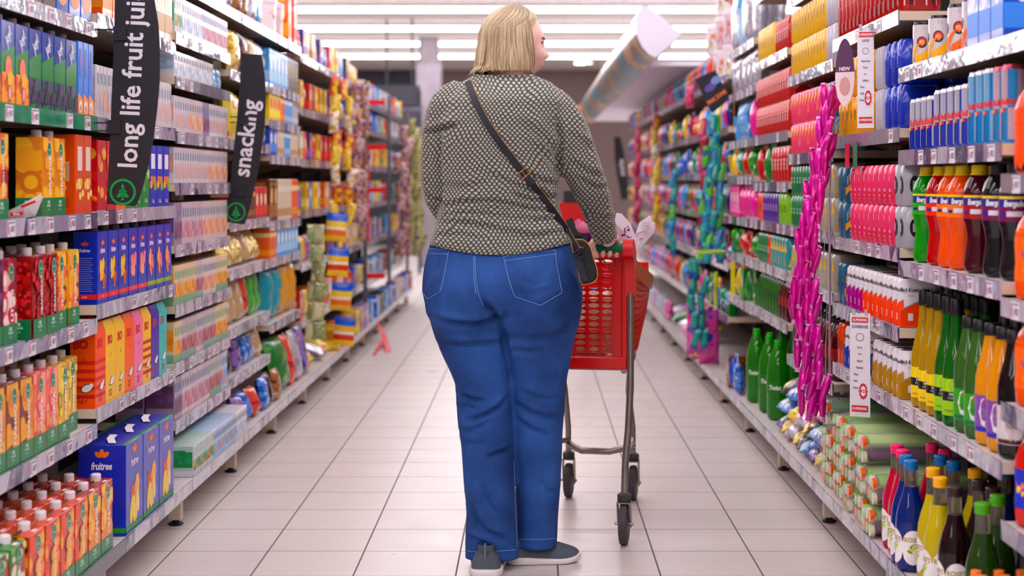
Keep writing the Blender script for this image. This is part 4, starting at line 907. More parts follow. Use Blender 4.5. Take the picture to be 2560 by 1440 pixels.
for k in range(5, 12):
    zs = LEFT_BAYS[k]
    for z in [None]+zs:
        if z is None and k == 5: continue
        i = 0 if z is None else zs.index(z)+1; nxt = ([.13]+zs+[2.1])[i+1]; room = nxt-([.13]+zs)[i]-.06
        if k < 8: kn, cc = (['sbag', 'box'] if room < .25 else ['bag', 'box', 'sbag']), ['gold', 'yellow', 'purple', 'brown', 'cream', 'red', 'blue', 'orange', 'dark']
        else: kn, cc = ['sbag', 'box', 'slim', 'card'] if 0 else ['sbag', 'box', 'slim'], ['red', 'blue', 'dark', 'silver', 'purple', 'cream', 'yellow', 'sky', 'green']
        fill('L', k, z, kn, cc, room)
# ---- right, nearest bays
def at(kn, side, k, z, pts, h=None, extra='', sc=1):
    for p in pts:
        y, x = p[0], p[1]; K = KIND[kn]; put(kn, side, k, z, y, x, extra, (sc, sc, (h/K['h']) if h else 1), R3.uniform(-.06, .06))
for kn, ys in (('mix_cola', [3.39]), ('mix_yellow', [3.47, 3.56]), ('mix_green', [3.65, 3.74])): at(kn, 'R', 0, .517, [(y, 1.038) for y in ys], .285); at(kn, 'R', 0, .517, [(y, 1.125) for y in ys], .285, 'second row')
for kn, ys in (('cord_green', [3.84, 3.92]), ('cord_yellow', [4.0, 4.08, 4.16])): at(kn, 'R', 0, .517, [(y, 1.038) for y in ys], .32); at(kn, 'R', 0, .517, [(y+.01, 1.115) for y in ys], .32, 'second row')
for kn, ys in (('eng_black', [3.40, 3.53]), ('eng_berry', [3.68]), ('eng_orange', [3.82, 3.92]), ('eng_red', [4.03]), ('eng_green', [4.17])):
    at(kn, 'R', 0, .911, [(y, 1.045) for y in ys], .262); at(kn, 'R', 0, .911, [(y+.01, 1.13) for y in ys], .262, 'second row')
at('bull_blue', 'R', 0, 1.217, [(4.20-.06*i, 1.045) for i in range(4)], .143); at('bull_blue', 'R', 0, 1.217, [(4.20-.06*i, 1.1) for i in range(4)], .143, 'second row')
at('bull_tall', 'R', 0, 1.217, [(3.95-.064*i, 1.045) for i in range(5)], .153); at('bull_tall', 'R', 0, 1.217, [(3.95-.064*i, 1.1) for i in range(5)], .153, 'second row')
at('bull_sky', 'R', 0, 1.217, [(3.62-.062*i, 1.04) for i in range(3)], .175); at('bull_rose', 'R', 0, 1.217, [(3.44-.06*i, 1.045) for i in range(2)], .175); at('bull_sky', 'R', 0, 1.217, [(3.62-.062*i, 1.1) for i in range(5)], .175, 'second row')
at('tub_yellow', 'R', 0, 1.447, [(4.15, 1.04), (3.985, 1.04)], .12, sc=.68); at('tub_orange', 'R', 0, 1.447, [(3.80, 1.04), (3.67, 1.04)], .128, sc=.68)
row('R', 0, 1.447, [('box_blue', 3)], 3.34, 3.62, h=.2)
for kn, pts, ex in (('rose_pink', [(4.12, .99), (4.04, .987)], ''), ('rose_blue', [(3.965, .975), (3.89, .97)], ''), ('rose_yellow', [(3.79, 1.0), (3.665, .985)], ''), ('rose_brown', [(3.56, .99)], ''), ('rose_green', [(3.46, 1.06)], ''),
                    ('rose_pink', [(4.14, 1.09), (4.05, 1.10)], 'second row'), ('rose_blue', [(3.96, 1.065), (3.875, 1.075)], 'second row'), ('rose_yellow', [(3.77, 1.10)], 'second row'), ('rose_brown', [(3.63, 1.07), (3.54, 1.075)], 'second row'), ('rose_green', [(3.37, 1.0)], ''), ('rose_pink', [(3.95, 1.17)], 'third row'), ('rose_blue', [(3.80, 1.18)], 'third row')):
    K = KIND[kn]
    for y, x in pts: put(kn, 'R', 0, None, y, x-.039, ex, (1, 1, .28/K['h']), R3.uniform(-.1, .1))
at('juice_small', 'R', 0, None, [(3.38-.045*i, .95+.05*(j)) for i in range(1, 4) for j in range(3)], None)
for z, kn, h in ((1.147, 'juice_energy', .215), (.878, 'juice_orb', .21), (.65, 'juice_orb', .215), (.39, 'juice_red', .215), (None, 'juice_small', .13)):
    for j, y in enumerate((3.27, 3.17)): at(kn, 'R', -1, z, [(y, 1.04 if z else .96)], h); at(kn, 'R', -1, z, [(y, 1.13)], h, 'second row')
row('R', 1, .945, ['grey_pack', ('pink_pack', 3)], 4.235, 4.98, h=.118, layers=2, rows=1); row('R', 1, .945, ['teal_pack'], 5.03, 5.17, h=.118, layers=2)
row('R', 1, .72, [('fitch_orange', 4), ('fitch_purple', 2)], 4.28, 5.03, h=.138, rows=2); row('R', 1, .72, ['teal_pack'], 5.05, 5.18, h=.138)
row('R', 1, .517, [('fitch_gold', 3)], 4.28, 4.65, h=.138, rows=2); row('R', 1, .517, [('fitch_blue', 2)], 4.82, 5.06, h=.138); row('R', 1, .517, ['orange_pack'], 5.07, 5.18, h=.138)
row('R', 1, 1.283, ['blue_pack'], 4.27, 4.50, h=.126, layers=2, rows=2); row('R', 1, 1.283, ['silver_pack'], 4.51, 4.6, h=.126, layers=2); row('R', 1, 1.283, [('yellow_box', 3)], 4.61, 5.16, h=.126, layers=2)
row('R', 1, 1.612, [('red_top', 5)], 4.28, 5.17, h=.17)
row('R', 2, 1.86, [('red_cans', 4)], 5.25, 6.1); row('R', 2, 1.55, [('silver_pack', 1), ('yellow_pack', 4)], 5.2, 6.1, h=.13, layers=2)
row('R', 2, 1.24, [('teal_pack', 1), ('pinky_pack', 4)], 5.22, 6.1, h=.12, layers=2); row('R', 2, .957, [('greyyellow', 3), ('green_pack', 4)], 5.22, 6.1, h=.12, layers=2)
row('R', 2, .75, [('greyyellow', 6)], 5.22, 6.1, h=.13); row('R', 2, .44, [('pet_red', 5), ('pet_small', 5)], 5.25, 6.08, h=.21, rows=2)
row('R', 3, 1.98, [('red_cans', 4)], 6.15, 7.0); row('R', 3, 1.673, [('red_cans', 2)], 6.15, 6.5); row('R', 3, 1.673, [('yellow_pack', 2)], 6.55, 7.0)
row('R', 3, 1.338, [('red_cans', 5)], 6.14, 7.03, h=.13, layers=2); row('R', 3, 1.13, [('red_cans', 2)], 6.14, 6.6, h=.15); row('R', 3, 1.13, ['card_green', 'bucket_green', 'card_red'], 6.65, 7.0)
row('R', 3, .957, [('lime_pack', 1), ('purple_pack', 2), ('orange_pack', 1)], 6.2, 7.0, h=.13); row('R', 3, .77, [('cyan_pack', 2), ('scarlet_pack', 1), ('green_pack', 2)], 6.2, 7.0, h=.13)
row('R', 3, .557, [('pet_red', 3), ('pet_small', 7)], 6.18, 7.0, h=.19, rows=2)
at('pet_green', 'R', 3, None, [(6.85, .965), (6.55, .975), (6.35, .98), (6.68, 1.0)], .33); at('pet_green', 'R', 3, None, [(6.9, 1.09), (6.7, 1.11), (6.45, 1.09), (6.25, 1.1)], .33, 'second row')
row('R', 4, .957, [('card_pink', 4), ('box_pink', 3)], 7.1, 7.95, h=.16); row('R', 4, 1.338, ['card_pink', 'bucket_blue', 'bigbag_sky', 'bucket_sky'], 7.1, 7.9, h=.2)
row('R', 4, 1.16, ['bucket_green', 'ball_green', 'card_red', 'card_green', 'ball_sky', 'card_yellow'], 7.1, 7.9, h=.14)
row('R', 4, .77, ['ball_green', 'bucket_red', 'card_red', 'ball_red', 'card_green', 'toyb_green'], 7.1, 7.9, h=.12); row('R', 4, .55, ['bucket_green', 'card_green', 'box_green', 'card_yellow', 'bucket_green'], 7.1, 7.9)
row('R', 4, 1.58, [('bag_silver', 5)], 7.1, 7.95, jit=.1, rows=2); row('R', 4, 1.8, [('bag_silver', 2), ('bag_sky', 2), 'bag_silver'], 7.1, 7.95, jit=.1, rows=2, h=.3)
row('R', 4, None, [('sbag_blue', 2), ('card_blue', 1), 'box_brown'], 7.05, 7.4, jit=.1)
for k in range(5, 14):
    zs = RIGHT_BAYS[k]
    for z in [None]+zs:
        if z is None:
            if k < 8: continue
            fill('R', k, z, ['sbag'], ['yellow', 'pink', 'sky', 'silver'], .2); continue
        if k == 5 and z == 1.70: continue
        kn = ['card', 'card', 'toyb', 'bucket', 'ball'] if FILL.random() < .7 else ['card', 'card', 'card']
        fill('R', k, z, kn, ['pink', 'blue', 'green', 'yellow', 'red', 'purple', 'orange', 'sky'], .2)
for i, (y, z) in enumerate(((8.4, 0), (8.4, .19), (8.75, 0), (8.75, .19), (8.75, .38), (9.2, 0), (9.2, .19))):
    put(['tub_white', 'tub_mix'][i % 2], 'R', 5, 1.70, y, 1.06, ['lower', 'middle', 'topmost'][int(z/.19+.1)], zoff=z+.0)
# ---- bottom right sweets and bags
for i, (y, x, l) in enumerate(((4.42, .97, 0), (4.42, .97, 1), (4.42, .97, 2), (4.60, .97, 0), (4.60, .97, 1), (4.60, .97, 2), (4.78, .98, 0), (4.78, .98, 1), (4.78, .98, 2), (4.95, .98, 0), (4.95, .98, 1), (4.27, .96, 0), (4.27, .97, 1))):
    put(['tp_a', 'tp_b', 'tp_b', 'tp_a'][i % 4] if l < 3 else 'tp_c', 'R', 1, None, y, x-.02, ['lowest', 'middle', 'topmost'][l], zoff=l*.089, rz=R3.uniform(-.08, .08))
for i in range(3): put('tp_c', 'R', 1, None, 5.10, .98, ['lowest', 'middle', 'topmost'][i], zoff=i*.089)
for i in range(30):
    c = ['yellow', 'purple', 'blue', 'sky', 'dark', 'yellow', 'silver', 'orange'][i % 8]; l = i//10
    put('sbag_'+c, 'R', 2, None, 5.25+.087*(i % 10), .965+.01*l, ['lowest', 'middle', 'topmost'][l], zoff=l*.07+.0, tilt=-1.1+R3.uniform(-.15, .15), rz=R3.uniform(-.4, .4), sc=(1, 1, 1))
# floor-level yellow bag and pile at the end of the left snack bays
for i, (y, x, c) in enumerate(((8.0, -1.15, 'yellow'), (8.2, -1.18, 'yellow'), (8.5, -1.15, 'silver'), (8.75, -1.16, 'yellow'))):
    put('bag_'+c, 'L', 5, None, y, x, 'lying flat', tilt=-1.2, zoff=.0, rz=R3.uniform(-.3, .3))
for i, (y, x, c) in enumerate(((9.4, .97, 'yellow'), (9.75, .97, 'pink'), (10.1, .98, 'silver'), (10.6, .97, 'green'), (11.0, .97, 'lilac'))):
    put('bag_'+c, 'R', 6 if y < 9.84 else 7, None, y, x, 'lying flat', tilt=-1.2, zoff=.0, rz=R3.uniform(-.4, .4), sc=(1.5, 1, 1))
# ------------------------------------------------------------------ the shopper
def PX(px, py, Y): return Vector(((px-CX)*Y/F, Y, CH-(py-CY)*Y/F))
def to_px(v): return (CX+F*v[0]/v[1], CY+F*(CH-v[2])/v[1])
def remesh(mb, vox, smooth=6, fac=.5):
    me = mb.mesh('tmp', 0); o = bpy.data.objects.new('tmp', me); COL.objects.link(o)
    m = o.modifiers.new('r', 'REMESH'); m.mode = 'VOXEL'; m.voxel_size = vox
    if smooth: s = o.modifiers.new('s', 'SMOOTH'); s.iterations = smooth; s.factor = fac
    dg = bpy.context.evaluated_depsgraph_get(); ev = o.evaluated_get(dg); r = bpy.data.meshes.new_from_object(ev)
    bpy.data.objects.remove(o); return r
def finish(me, name, mat, parent):
    me.materials.clear(); me.materials.append(mat); me.polygons.foreach_set('use_smooth', [True]*len(me.polygons)); me.name = name
    o = bpy.data.objects.new(name, me); COL.objects.link(o)
    if parent: o.parent = parent
    return o
def sring(cx, cy, z, rx, ryf, ryb, n=40, e=2.3):
    out = []
    for i in range(n):
        a = 2*pi*i/n; c, s = cos(a), sin(a); k = (abs(c)**e+abs(s)**e)**(-1/e)
        out.append((cx+rx*k*c, cy+(ryf if s > 0 else ryb)*k*s, z))
    return out
def limb(mb, pts, m='#888888', n=20):
    """pts: (x, y, z, rx, ry) ; rings stay perpendicular to the path"""
    P = [Vector(p[:3]) for p in pts]; rings = []
    # refine with catmull-rom
    Q = []; R = []
    for i in range(len(P)-1):
        a = P[max(i-1, 0)]; b = P[i]; c = P[i+1]; d = P[min(i+2, len(P)-1)]
        for t in range(5):
            u = t/5; Q.append(.5*((2*b)+(c-a)*u+(2*a-5*b+4*c-d)*u*u+(3*b-a-3*c+d)*u**3)); R.append((pts[i][3]*(1-u)+pts[i+1][3]*u, pts[i][4]*(1-u)+pts[i+1][4]*u))
    Q.append(P[-1]); R.append(pts[-1][3:5])
    for i, q in enumerate(Q):
        t = (Q[min(i+1, len(Q)-1)]-Q[max(i-1, 0)]).normalized(); a = t.cross(Vector((0, 1, 0)))
        if a.length < .2: a = t.cross(Vector((0, 0, 1)))
        a.normalize(); b = a.cross(t).normalized()
        rings.append([tuple(q+a*cos(w)*R[i][0]+b*sin(w)*R[i][1]) for w in [2*pi*j/n for j in range(n)]])
    mb.loft(rings, m)
def seg_d(p, a, b):
    ax, ay = a; bx, by = b; dx, dy = bx-ax, by-ay; L = dx*dx+dy*dy
    t = 0 if L == 0 else max(0, min(1, ((p[0]-ax)*dx+(p[1]-ay)*dy)/L)); ex, ey = p[0]-ax-t*dx, p[1]-ay-t*dy
    return sqrt(ex*ex+ey*ey), (t, dx*(p[1]-ay)-dy*(p[0]-ax))
def inpoly(p, poly):
    c = False
    for i in range(len(poly)):
        a, b = poly[i-1], poly[i]
        if (a[1] > p[1]) != (b[1] > p[1]) and p[0] < (b[0]-a[0])*(p[1]-a[1])/(b[1]-a[1])+a[0]: c = not c
    return c
def displace(me, strokes, polys=(), amp=.0015, sc=22, back=True, anis=(1, 1, 1)):
    no = [v.normal.copy() for v in me.vertices]
    S = [(st[0], [(st[0][i], st[0][i+1]) for i in range(len(st[0])-1)], st[1], st[2], min(q[0] for q in st[0])-4*st[2], max(q[0] for q in st[0])+4*st[2], min(q[1] for q in st[0])-4*st[2], max(q[1] for q in st[0])+4*st[2]) for st in strokes]
    for v, n in zip(me.vertices, no):
        co = v.co; q = Vector((co.x*sc*anis[0], co.y*sc*anis[1], co.z*sc*anis[2])); d = amp*(noise.noise(q)+.5*noise.noise(q*2.1))
        if not back or n.y < .25:
            k = 1 if not back else min(1, max(0, (.25-n.y)*2)); p = to_px(co)
            for pts, sg, dep, wd, x0, x1, y0, y1 in S:
                if not (x0 < p[0] < x1 and y0 < p[1] < y1): continue
                m, side = 1e9, 0; tt = 0
                for si, (a, b) in enumerate(sg):
                    dd, (t, cr) = seg_d(p, a, b)
                    if dd < m: m, side, tt = dd, cr, (si+t)/len(sg)
                e = min(1, 4*min(tt, 1-tt)+.15); u = m/wd*(1 if side > 0 else -1)
                d += k*e*dep*(-math.exp(-u*u*1.6)+.55*math.exp(-(u+1.6)**2*1.3))
            for pl, h in polys:
                if inpoly(p, pl): d += h*k
        v.co = co+n*d
    me.update()
YB0 = 4.52
woman = thing('person', 'person with a blonde bob in patterned green top and blue jeans pushing the red trolley', 'person', (0, 0, 0))
# --- top
def shirt_mat():
    m, nt, b = node_mat('olive_flower_jersey')
    tc = N(nt, 'ShaderNodeNewGeometry'); sp = N(nt, 'ShaderNodeSeparateXYZ'); nt.links.new(tc.outputs['Position'], sp.inputs[0])
    ns = N(nt, 'ShaderNodeTexNoise'); ns.inputs['Scale'].default_value = 7; nt.links.new(tc.outputs['Position'], ns.inputs['Vector'])
    nsp = N(nt, 'ShaderNodeSeparateColor'); nt.links.new(ns.outputs['Color'], nsp.inputs[0])
    wx = math_n(nt, 'MULTIPLY', math_n(nt, 'SUBTRACT', nsp.outputs[0], .5), .05); wz = math_n(nt, 'MULTIPLY', math_n(nt, 'SUBTRACT', nsp.outputs[1], .5), .05)
    z = math_n(nt, 'ADD', sp.outputs[2], wz)
    A, B = .0140, .0172
    def pat(h):
        h = math_n(nt, 'ADD', h, wx)
        u = math_n(nt, 'ADD', math_n(nt, 'DIVIDE', h, A), math_n(nt, 'DIVIDE', z, B)); v = math_n(nt, 'SUBTRACT', math_n(nt, 'DIVIDE', h, A), math_n(nt, 'DIVIDE', z, B))
        fu = math_n(nt, 'SUBTRACT', math_n(nt, 'FRACT', math_n(nt, 'ADD', u, 500)), .5); fv = math_n(nt, 'SUBTRACT', math_n(nt, 'FRACT', math_n(nt, 'ADD', v, 500)), .5)
        dx = math_n(nt, 'MULTIPLY', math_n(nt, 'ADD', fu, fv), A/2); dz = math_n(nt, 'MULTIPLY', math_n(nt, 'SUBTRACT', fu, fv), B/2)
        r = math_n(nt, 'SQRT', math_n(nt, 'ADD', math_n(nt, 'MULTIPLY', dx, dx), math_n(nt, 'MULTIPLY', dz, dz))); th = math_n(nt, 'ARCTAN2', dz, dx)
        R = math_n(nt, 'ADD', .0035, math_n(nt, 'MULTIPLY', math_n(nt, 'COSINE', math_n(nt, 'MULTIPLY', th, 7)), .0009))
        return math_n(nt, 'MULTIPLY', math_n(nt, 'LESS_THAN', r, R), math_n(nt, 'GREATER_THAN', r, .0009))
    nx = N(nt, 'ShaderNodeSeparateXYZ'); nt.links.new(tc.outputs['Normal'], nx.inputs[0])
    side = math_n(nt, 'GREATER_THAN', math_n(nt, 'ABSOLUTE', nx.outputs[0]), .8)
    p1, p2 = pat(sp.outputs[0]), pat(sp.outputs[1])
    f = math_n(nt, 'ADD', math_n(nt, 'MULTIPLY', p1, math_n(nt, 'SUBTRACT', 1, side)), math_n(nt, 'MULTIPLY', p2, side))
    mx = N(nt, 'ShaderNodeMix', data_type='RGBA'); nt.links.new(f, mx.inputs['Factor']); mx.inputs['A'].default_value = (*lin('#3c3d37'), 1); mx.inputs['B'].default_value = (*lin('#bbb5a8'), 1)
    nt.links.new(mx.outputs['Result'], b.inputs['Base Color']); b.inputs['Roughness'].default_value = .85; b.inputs['Sheen Weight'].default_value = .2
    return m
def prings(rows, Yc):                          # rows: (py, xl, xr, front, back[, dy])
    out = []
    for r in rows:
        py, xl, xr, fr, bk = r[:5]; yc = Yc+(r[5] if len(r) > 5 else 0)
        out.append(sring(((xl+xr)/2-CX)*yc/F, yc, CH-(py-CY)*yc/F, (xr-xl)/2*yc/F, fr, bk))
    return out
sb = MB()
TOR = [(660, 1070, 1436, .17, .135), (630, 1070, 1436, .18, .14), (600, 1076, 1428, .185, .138), (560, 1090, 1412, .19, .128), (520, 1098, 1400, .19, .122), (480, 1100, 1396, .185, .125), (430, 1097, 1400, .18, .135), (360, 1093, 1406, .17, .145),
       (300, 1095, 1412, .16, .148, -.0), (255, 1108, 1415, .14, .14), (228, 1128, 1402, .115, .12), (208, 1150, 1380, .09, .098), (196, 1172, 1350, .072, .08), (184, 1184, 1330, .062, .068), (174, 1192, 1322, .056, .062)]
sb.loft(prings(TOR, YB0), '#444444')
YA = YB0
def LP(px, py, Y, r, r2=None): v = PX(px, py, Y); return (v.x, v.y, v.z, r, r2 or r)
RARM = [LP(1325, 255, YA-.0, .06), LP(1374, 277, YA, .074), LP(1408, 320, YA+.005, .072), LP(1436, 380, YA+.02, .064), LP(1462, 440, YA+.05, .058), LP(1486, 500, YA+.11, .052), LP(1503, 555, YA+.18, .045), LP(1513, 592, YA+.225, .038)]
LARM = [LP(1170, 240, YA-.0, .06), LP(1133, 270, YA, .073), LP(1112, 320, YA+.01, .066), LP(1104, 380, YA+.02, .062), LP(1100, 440, YA+.03, .058), LP(1106, 492, YA+.06, .054), LP(1128, 530, YA+.13, .048), LP(1165, 560, YA+.20, .042), LP(1195, 582, YA+.24, .037)]
limb(sb, RARM); limb(sb, LARM)
me = remesh(sb, .0065, 5)
FOLD_S = [([(1062, 335), (1100, 322), (1140, 312)], .010, 7), ([(1290, 300), (1350, 335), (1385, 375), (1400, 420)], .005, 12), ([(1310, 345), (1360, 380), (1398, 440)], .004, 9), ([(1395, 300), (1405, 350), (1402, 410), (1395, 440)], .010, 8),
          ([(1100, 330), (1098, 400), (1104, 480), (1100, 530)], .007, 7), ([(1200, 425), (1280, 462), (1350, 480), (1400, 505)], .006, 9), ([(1300, 425), (1350, 450), (1400, 462)], .005, 8), ([(1240, 455), (1300, 490), (1380, 515)], .004, 7),
          ([(1095, 518), (1160, 503), (1240, 503), (1320, 520), (1400, 530)], .007, 7), ([(1098, 540), (1180, 530), (1260, 540), (1340, 548), (1408, 545)], .006, 6), ([(1100, 556), (1170, 556), (1260, 575), (1340, 590), (1412, 578)], .007, 7),
          ([(1085, 590), (1150, 585), (1220, 600)], .004, 7), ([(1180, 515), (1250, 522), (1330, 538)], .005, 5), ([(1260, 480), (1330, 500), (1395, 490)], .004, 6), ([(1110, 465), (1170, 470), (1230, 455)], .003, 10),
          ([(1420, 330), (1470, 360), (1490, 385)], .004, 8), ([(1425, 400), (1470, 430), (1505, 440)], .006, 8), ([(1440, 440), (1490, 470), (1525, 465)], .005, 7), ([(1060, 480), (1085, 500), (1110, 500)], .006, 6), ([(1490, 540), (1515, 548), (1540, 540)], .003, 6), ([(1488, 570), (1515, 575), (1540, 568)], .003, 5)]
# open hem: keep only what is above the hem line and outside neck and cuffs
displace(me, [(s_[0], s_[1]*1.9, s_[2]) for s_ in FOLD_S], amp=.0022, sc=12, anis=(.6, .6, 2.2))
bmm = bmesh.new(); bmm.from_mesh(me); dele = []
cuff = [(Vector(RARM[-1][:3]), (Vector(RARM[-1][:3])-Vector(RARM[-2][:3])).normalized()), (Vector(LARM[-1][:3]), (Vector(LARM[-1][:3])-Vector(LARM[-2][:3])).normalized())]
for v in bmm.verts:
    p = to_px(v.co); u = (p[0]-1072)/358; hem = 612+28*sin(min(1, max(0, u))*pi)-6*u if v.co.y < YB0 else 628
    if p[1] > hem and 1040 < p[0] < 1470 and v.co.y < YB0+.3 and v.co.z < 1.02 and not (p[0] > 1450): dele.append(v)
    elif v.co.z > CH-(181-CY)*YB0/F-.35*(YB0-v.co.y)*.5 and abs(p[0]-1262) < 95: dele.append(v)
    elif any((v.co-c).dot(n) > -.008 and (v.co-c).length < .07 for c, n in cuff): dele.append(v)
bmesh.ops.delete(bmm, geom=list(set(dele)), context='VERTS')
for v in bmm.verts:
    if not any(len(e.link_faces) == 1 for e in v.link_edges): continue
    p = to_px(v.co); near = [(c, n) for c, n in cuff if (v.co-c).length < .08]
    if near: c, n = near[0]; v.co -= n*((v.co-c).dot(n)+.006)
    elif v.co.z < 1.1:
        u = (p[0]-1072)/358; hem = 612+28*sin(min(1, max(0, u))*pi)-6*u if v.co.y < YB0 else 628
        v.co.z = CH-(hem+1-CY)*v.co.y/F
    else:
        zt = CH-(181-CY)*YB0/F-.35*(YB0-v.co.y)*.5; v.co.z = zt
bmm.to_mesh(me); bmm.free()
top = finish(me, 'top', shirt_mat(), woman)
sol = top.modifiers.new('s', 'SOLIDIFY'); sol.thickness = .0035; sol.offset = -1
# --- jeans
def denim_mat():
    m, nt, b = node_mat('blue_denim')
    tc = N(nt, 'ShaderNodeTexCoord'); n1 = N(nt, 'ShaderNodeTexNoise'); n1.inputs['Scale'].default_value = 7; n1.inputs['Detail'].default_value = 5; nt.links.new(tc.outputs['Object'], n1.inputs['Vector'])
    mp = N(nt, 'ShaderNodeMapping'); mp.inputs['Scale'].default_value = (900, 900, 260); nt.links.new(tc.outputs['Object'], mp.inputs[0]); n2 = N(nt, 'ShaderNodeTexNoise'); n2.inputs['Scale'].default_value = 1; nt.links.new(mp.outputs[0], n2.inputs['Vector'])
    r = N(nt, 'ShaderNodeValToRGB'); r.color_ramp.elements[0].color = (*lin('#0b285c'), 1); r.color_ramp.elements[0].position = .34; r.color_ramp.elements[1].color = (*lin('#2a57a0'), 1); r.color_ramp.elements[1].position = .66
    f = math_n(nt, 'ADD', math_n(nt, 'MULTIPLY', n1.outputs['Fac'], .6), math_n(nt, 'MULTIPLY', n2.outputs['Fac'], .4)); nt.links.new(f, r.inputs[0]); nt.links.new(r.outputs[0], b.inputs['Base Color'])
    b.inputs['Roughness'].default_value = .8; b.inputs['Specular IOR Level'].default_value = .25
    bp = N(nt, 'ShaderNodeBump'); bp.inputs['Strength'].default_value = .25; bp.inputs['Distance'].default_value = .0006; nt.links.new(n2.outputs['Fac'], bp.inputs['Height']); nt.links.new(bp.outputs['Normal'], b.inputs['Normal'])
    return m
DEN = denim_mat()
jb = MB()
PEL = [(598, 1082, 1424, .165, .12), (630, 1070, 1433, .17, .132), (665, 1063, 1445, .175, .147), (700, 1059, 1454, .175, .158), (735, 1058, 1457, .17, .16), (775, 1068, 1454, .155, .15), (810, 1078, 1447, .13, .13), (835, 1095, 1435, .10, .10)]
jb.loft(prings(PEL, YB0), '#444444')
LLEG = [(770, 1070, 1270, .13, .145), (800, 1076, 1284, .125, .135), (830, 1084, 1288, .12, .125), (870, 1098, 1284, .11, .112), (895, 1110, 1274, .105, .105), (915, 1120, 1271, .10, .10), (960, 1138, 1276, .09, .09), (1040, 1144, 1279, .085, .08, -.005), (1110, 1151, 1281, .08, .078, -.01), (1200, 1158, 1287, .078, .078, -.015), (1280, 1166, 1291, .08, .08, -.02), (1345, 1163, 1294, .085, .070, -.005), (1392, 1163, 1297, .09, .062, .005), (1415, 1163, 1297, .09, .06, .005)]
RLEG = [(770, 1250, 1455, .13, .145), (800, 1240, 1449, .125, .135), (840, 1244, 1440, .12, .12), (880, 1256, 1430, .11, .108, .005), (900, 1272, 1427, .105, .1, .008), (940, 1279, 1419, .095, .092, .015), (1000, 1281, 1412, .085, .082, .025), (1080, 1282, 1408, .08, .075, .035), (1200, 1287, 1403, .075, .07, .06), (1310, 1293, 1395, .075, .07, .08), (1362, 1296, 1391, .08, .072, .085), (1385, 1296, 1391, .08, .072, .085)]
for L in (LLEG, RLEG): jb.loft(prings(L, YB0), '#444444')
for px, r in ((1163, .118), (1352, .122)):     # seat
    c = PX(px, 745, YB0); jb.loft([[(c.x+r*sin(t)*cos(a), c.y-.066+.095*sin(t)*sin(a), c.z+.125*cos(t)) for a in [2*pi*j/24 for j in range(24)]] for t in [pi-.1-(pi-.2)*i/12 for i in range(13)]], '#444444')
me = remesh(jb, .007, 9)
POCK_R = [(1259, 641), (1388, 624), (1391, 660), (1405, 732), (1352, 763), (1287, 742), (1272, 700)]
POCK_L = [(1072, 622), (1122, 624), (1112, 680), (1102, 727), (1070, 748), (1050, 722), (1055, 660)]
FOLD_J = [([(1075, 795), (1130, 808), (1190, 812), (1240, 800), (1275, 788)], .009, 9), ([(1100, 857), (1150, 864), (1210, 862), (1262, 856)], .006, 9), ([(1262, 835), (1320, 852), (1380, 848), (1430, 825)], .003, 12), ([(1200, 750), (1235, 785), (1262, 840), (1268, 900)], .012, 10),
          ([(1187, 640), (1190, 700), (1205, 752), (1235, 785)], .002, 5), ([(1268, 870), (1300, 880), (1350, 878)], .003, 9), ([(1146, 985), (1180, 1000), (1215, 1002)], .007, 8), ([(1168, 1052), (1205, 1042), (1245, 1020), (1275, 992)], .009, 8), ([(1146, 1020), (1165, 1012), (1190, 1022)], .005, 6), ([(1150, 1078), (1190, 1072), (1230, 1050)], .006, 7),
          ([(1215, 1144), (1245, 1132), (1280, 1118)], .007, 6), ([(1155, 1105), (1190, 1112), (1220, 1105)], .004, 8), ([(1195, 1200), (1220, 1260), (1260, 1300)], .004, 10), ([(1182, 1290), (1215, 1330), (1265, 1352)], .006, 9), ([(1165, 1340), (1200, 1355), (1240, 1380)], .004, 7), ([(1165, 1240), (1185, 1290), (1190, 1340)], .005, 8),
          ([(1284, 1008), (1320, 1030), (1360, 1045), (1405, 1042)], .006, 9), ([(1286, 1045), (1330, 1075), (1370, 1092)], .005, 9), ([(1300, 980), (1350, 1000), (1405, 995)], .003, 9), ([(1350, 1200), (1370, 1230), (1395, 1225)], .003, 8), ([(1345, 1100), (1350, 1200), (1348, 1320)], .002, 7), ([(1390, 760), (1420, 800), (1440, 850)], .002, 14), ([(1080, 770), (1095, 830), (1110, 880)], .002, 12),
          ([(1280, 720), (1330, 735), (1390, 720)], .0015, 6), ([(1300, 700), (1340, 712), (1385, 700)], .001, 5)]
displace(me, [(s_[0], s_[1]*1.9, s_[2]) for s_ in FOLD_J], [(POCK_R, .0028), (POCK_L, .0028)], amp=.0026, sc=8)
bmm = bmesh.new(); bmm.from_mesh(me); dele = []
for v in bmm.verts:
    p = to_px(v.co); lim = (1391 if p[0] < 1295+(v.co.z)*0 and v.co.y < YB0+.2 and p[0] < 1298 else 1361)
    hz = CH-(1391-CY)*(YB0+.005)/F if p[0] < 1296 else CH-(1362-CY)*(YB0+.085)/F
    if v.co.z < hz+.001: dele.append(v)
bmesh.ops.delete(bmm, geom=dele, context='VERTS')
for v in bmm.verts:
    if any(len(e.link_faces) == 1 for e in v.link_edges) and v.co.z < .2: v.co.z = (CH-(1391-CY)*(YB0+.005)/F) if to_px(v.co)[0] < 1296 else (CH-(1362-CY)*(YB0+.085)/F)
bmm.to_mesh(me); bmm.free()
bv = bmesh.new(); bv.from_mesh(me); JT = BVHTree.FromBMesh(bv); bv.free()
jeans = finish(me, 'jeans', DEN, woman); jeans['label'] = 'mid blue denim jeans'
sol = jeans.modifiers.new('s', 'SOLIDIFY'); sol.thickness = .003; sol.offset = -1
EYE = Vector((0, 0, CH))
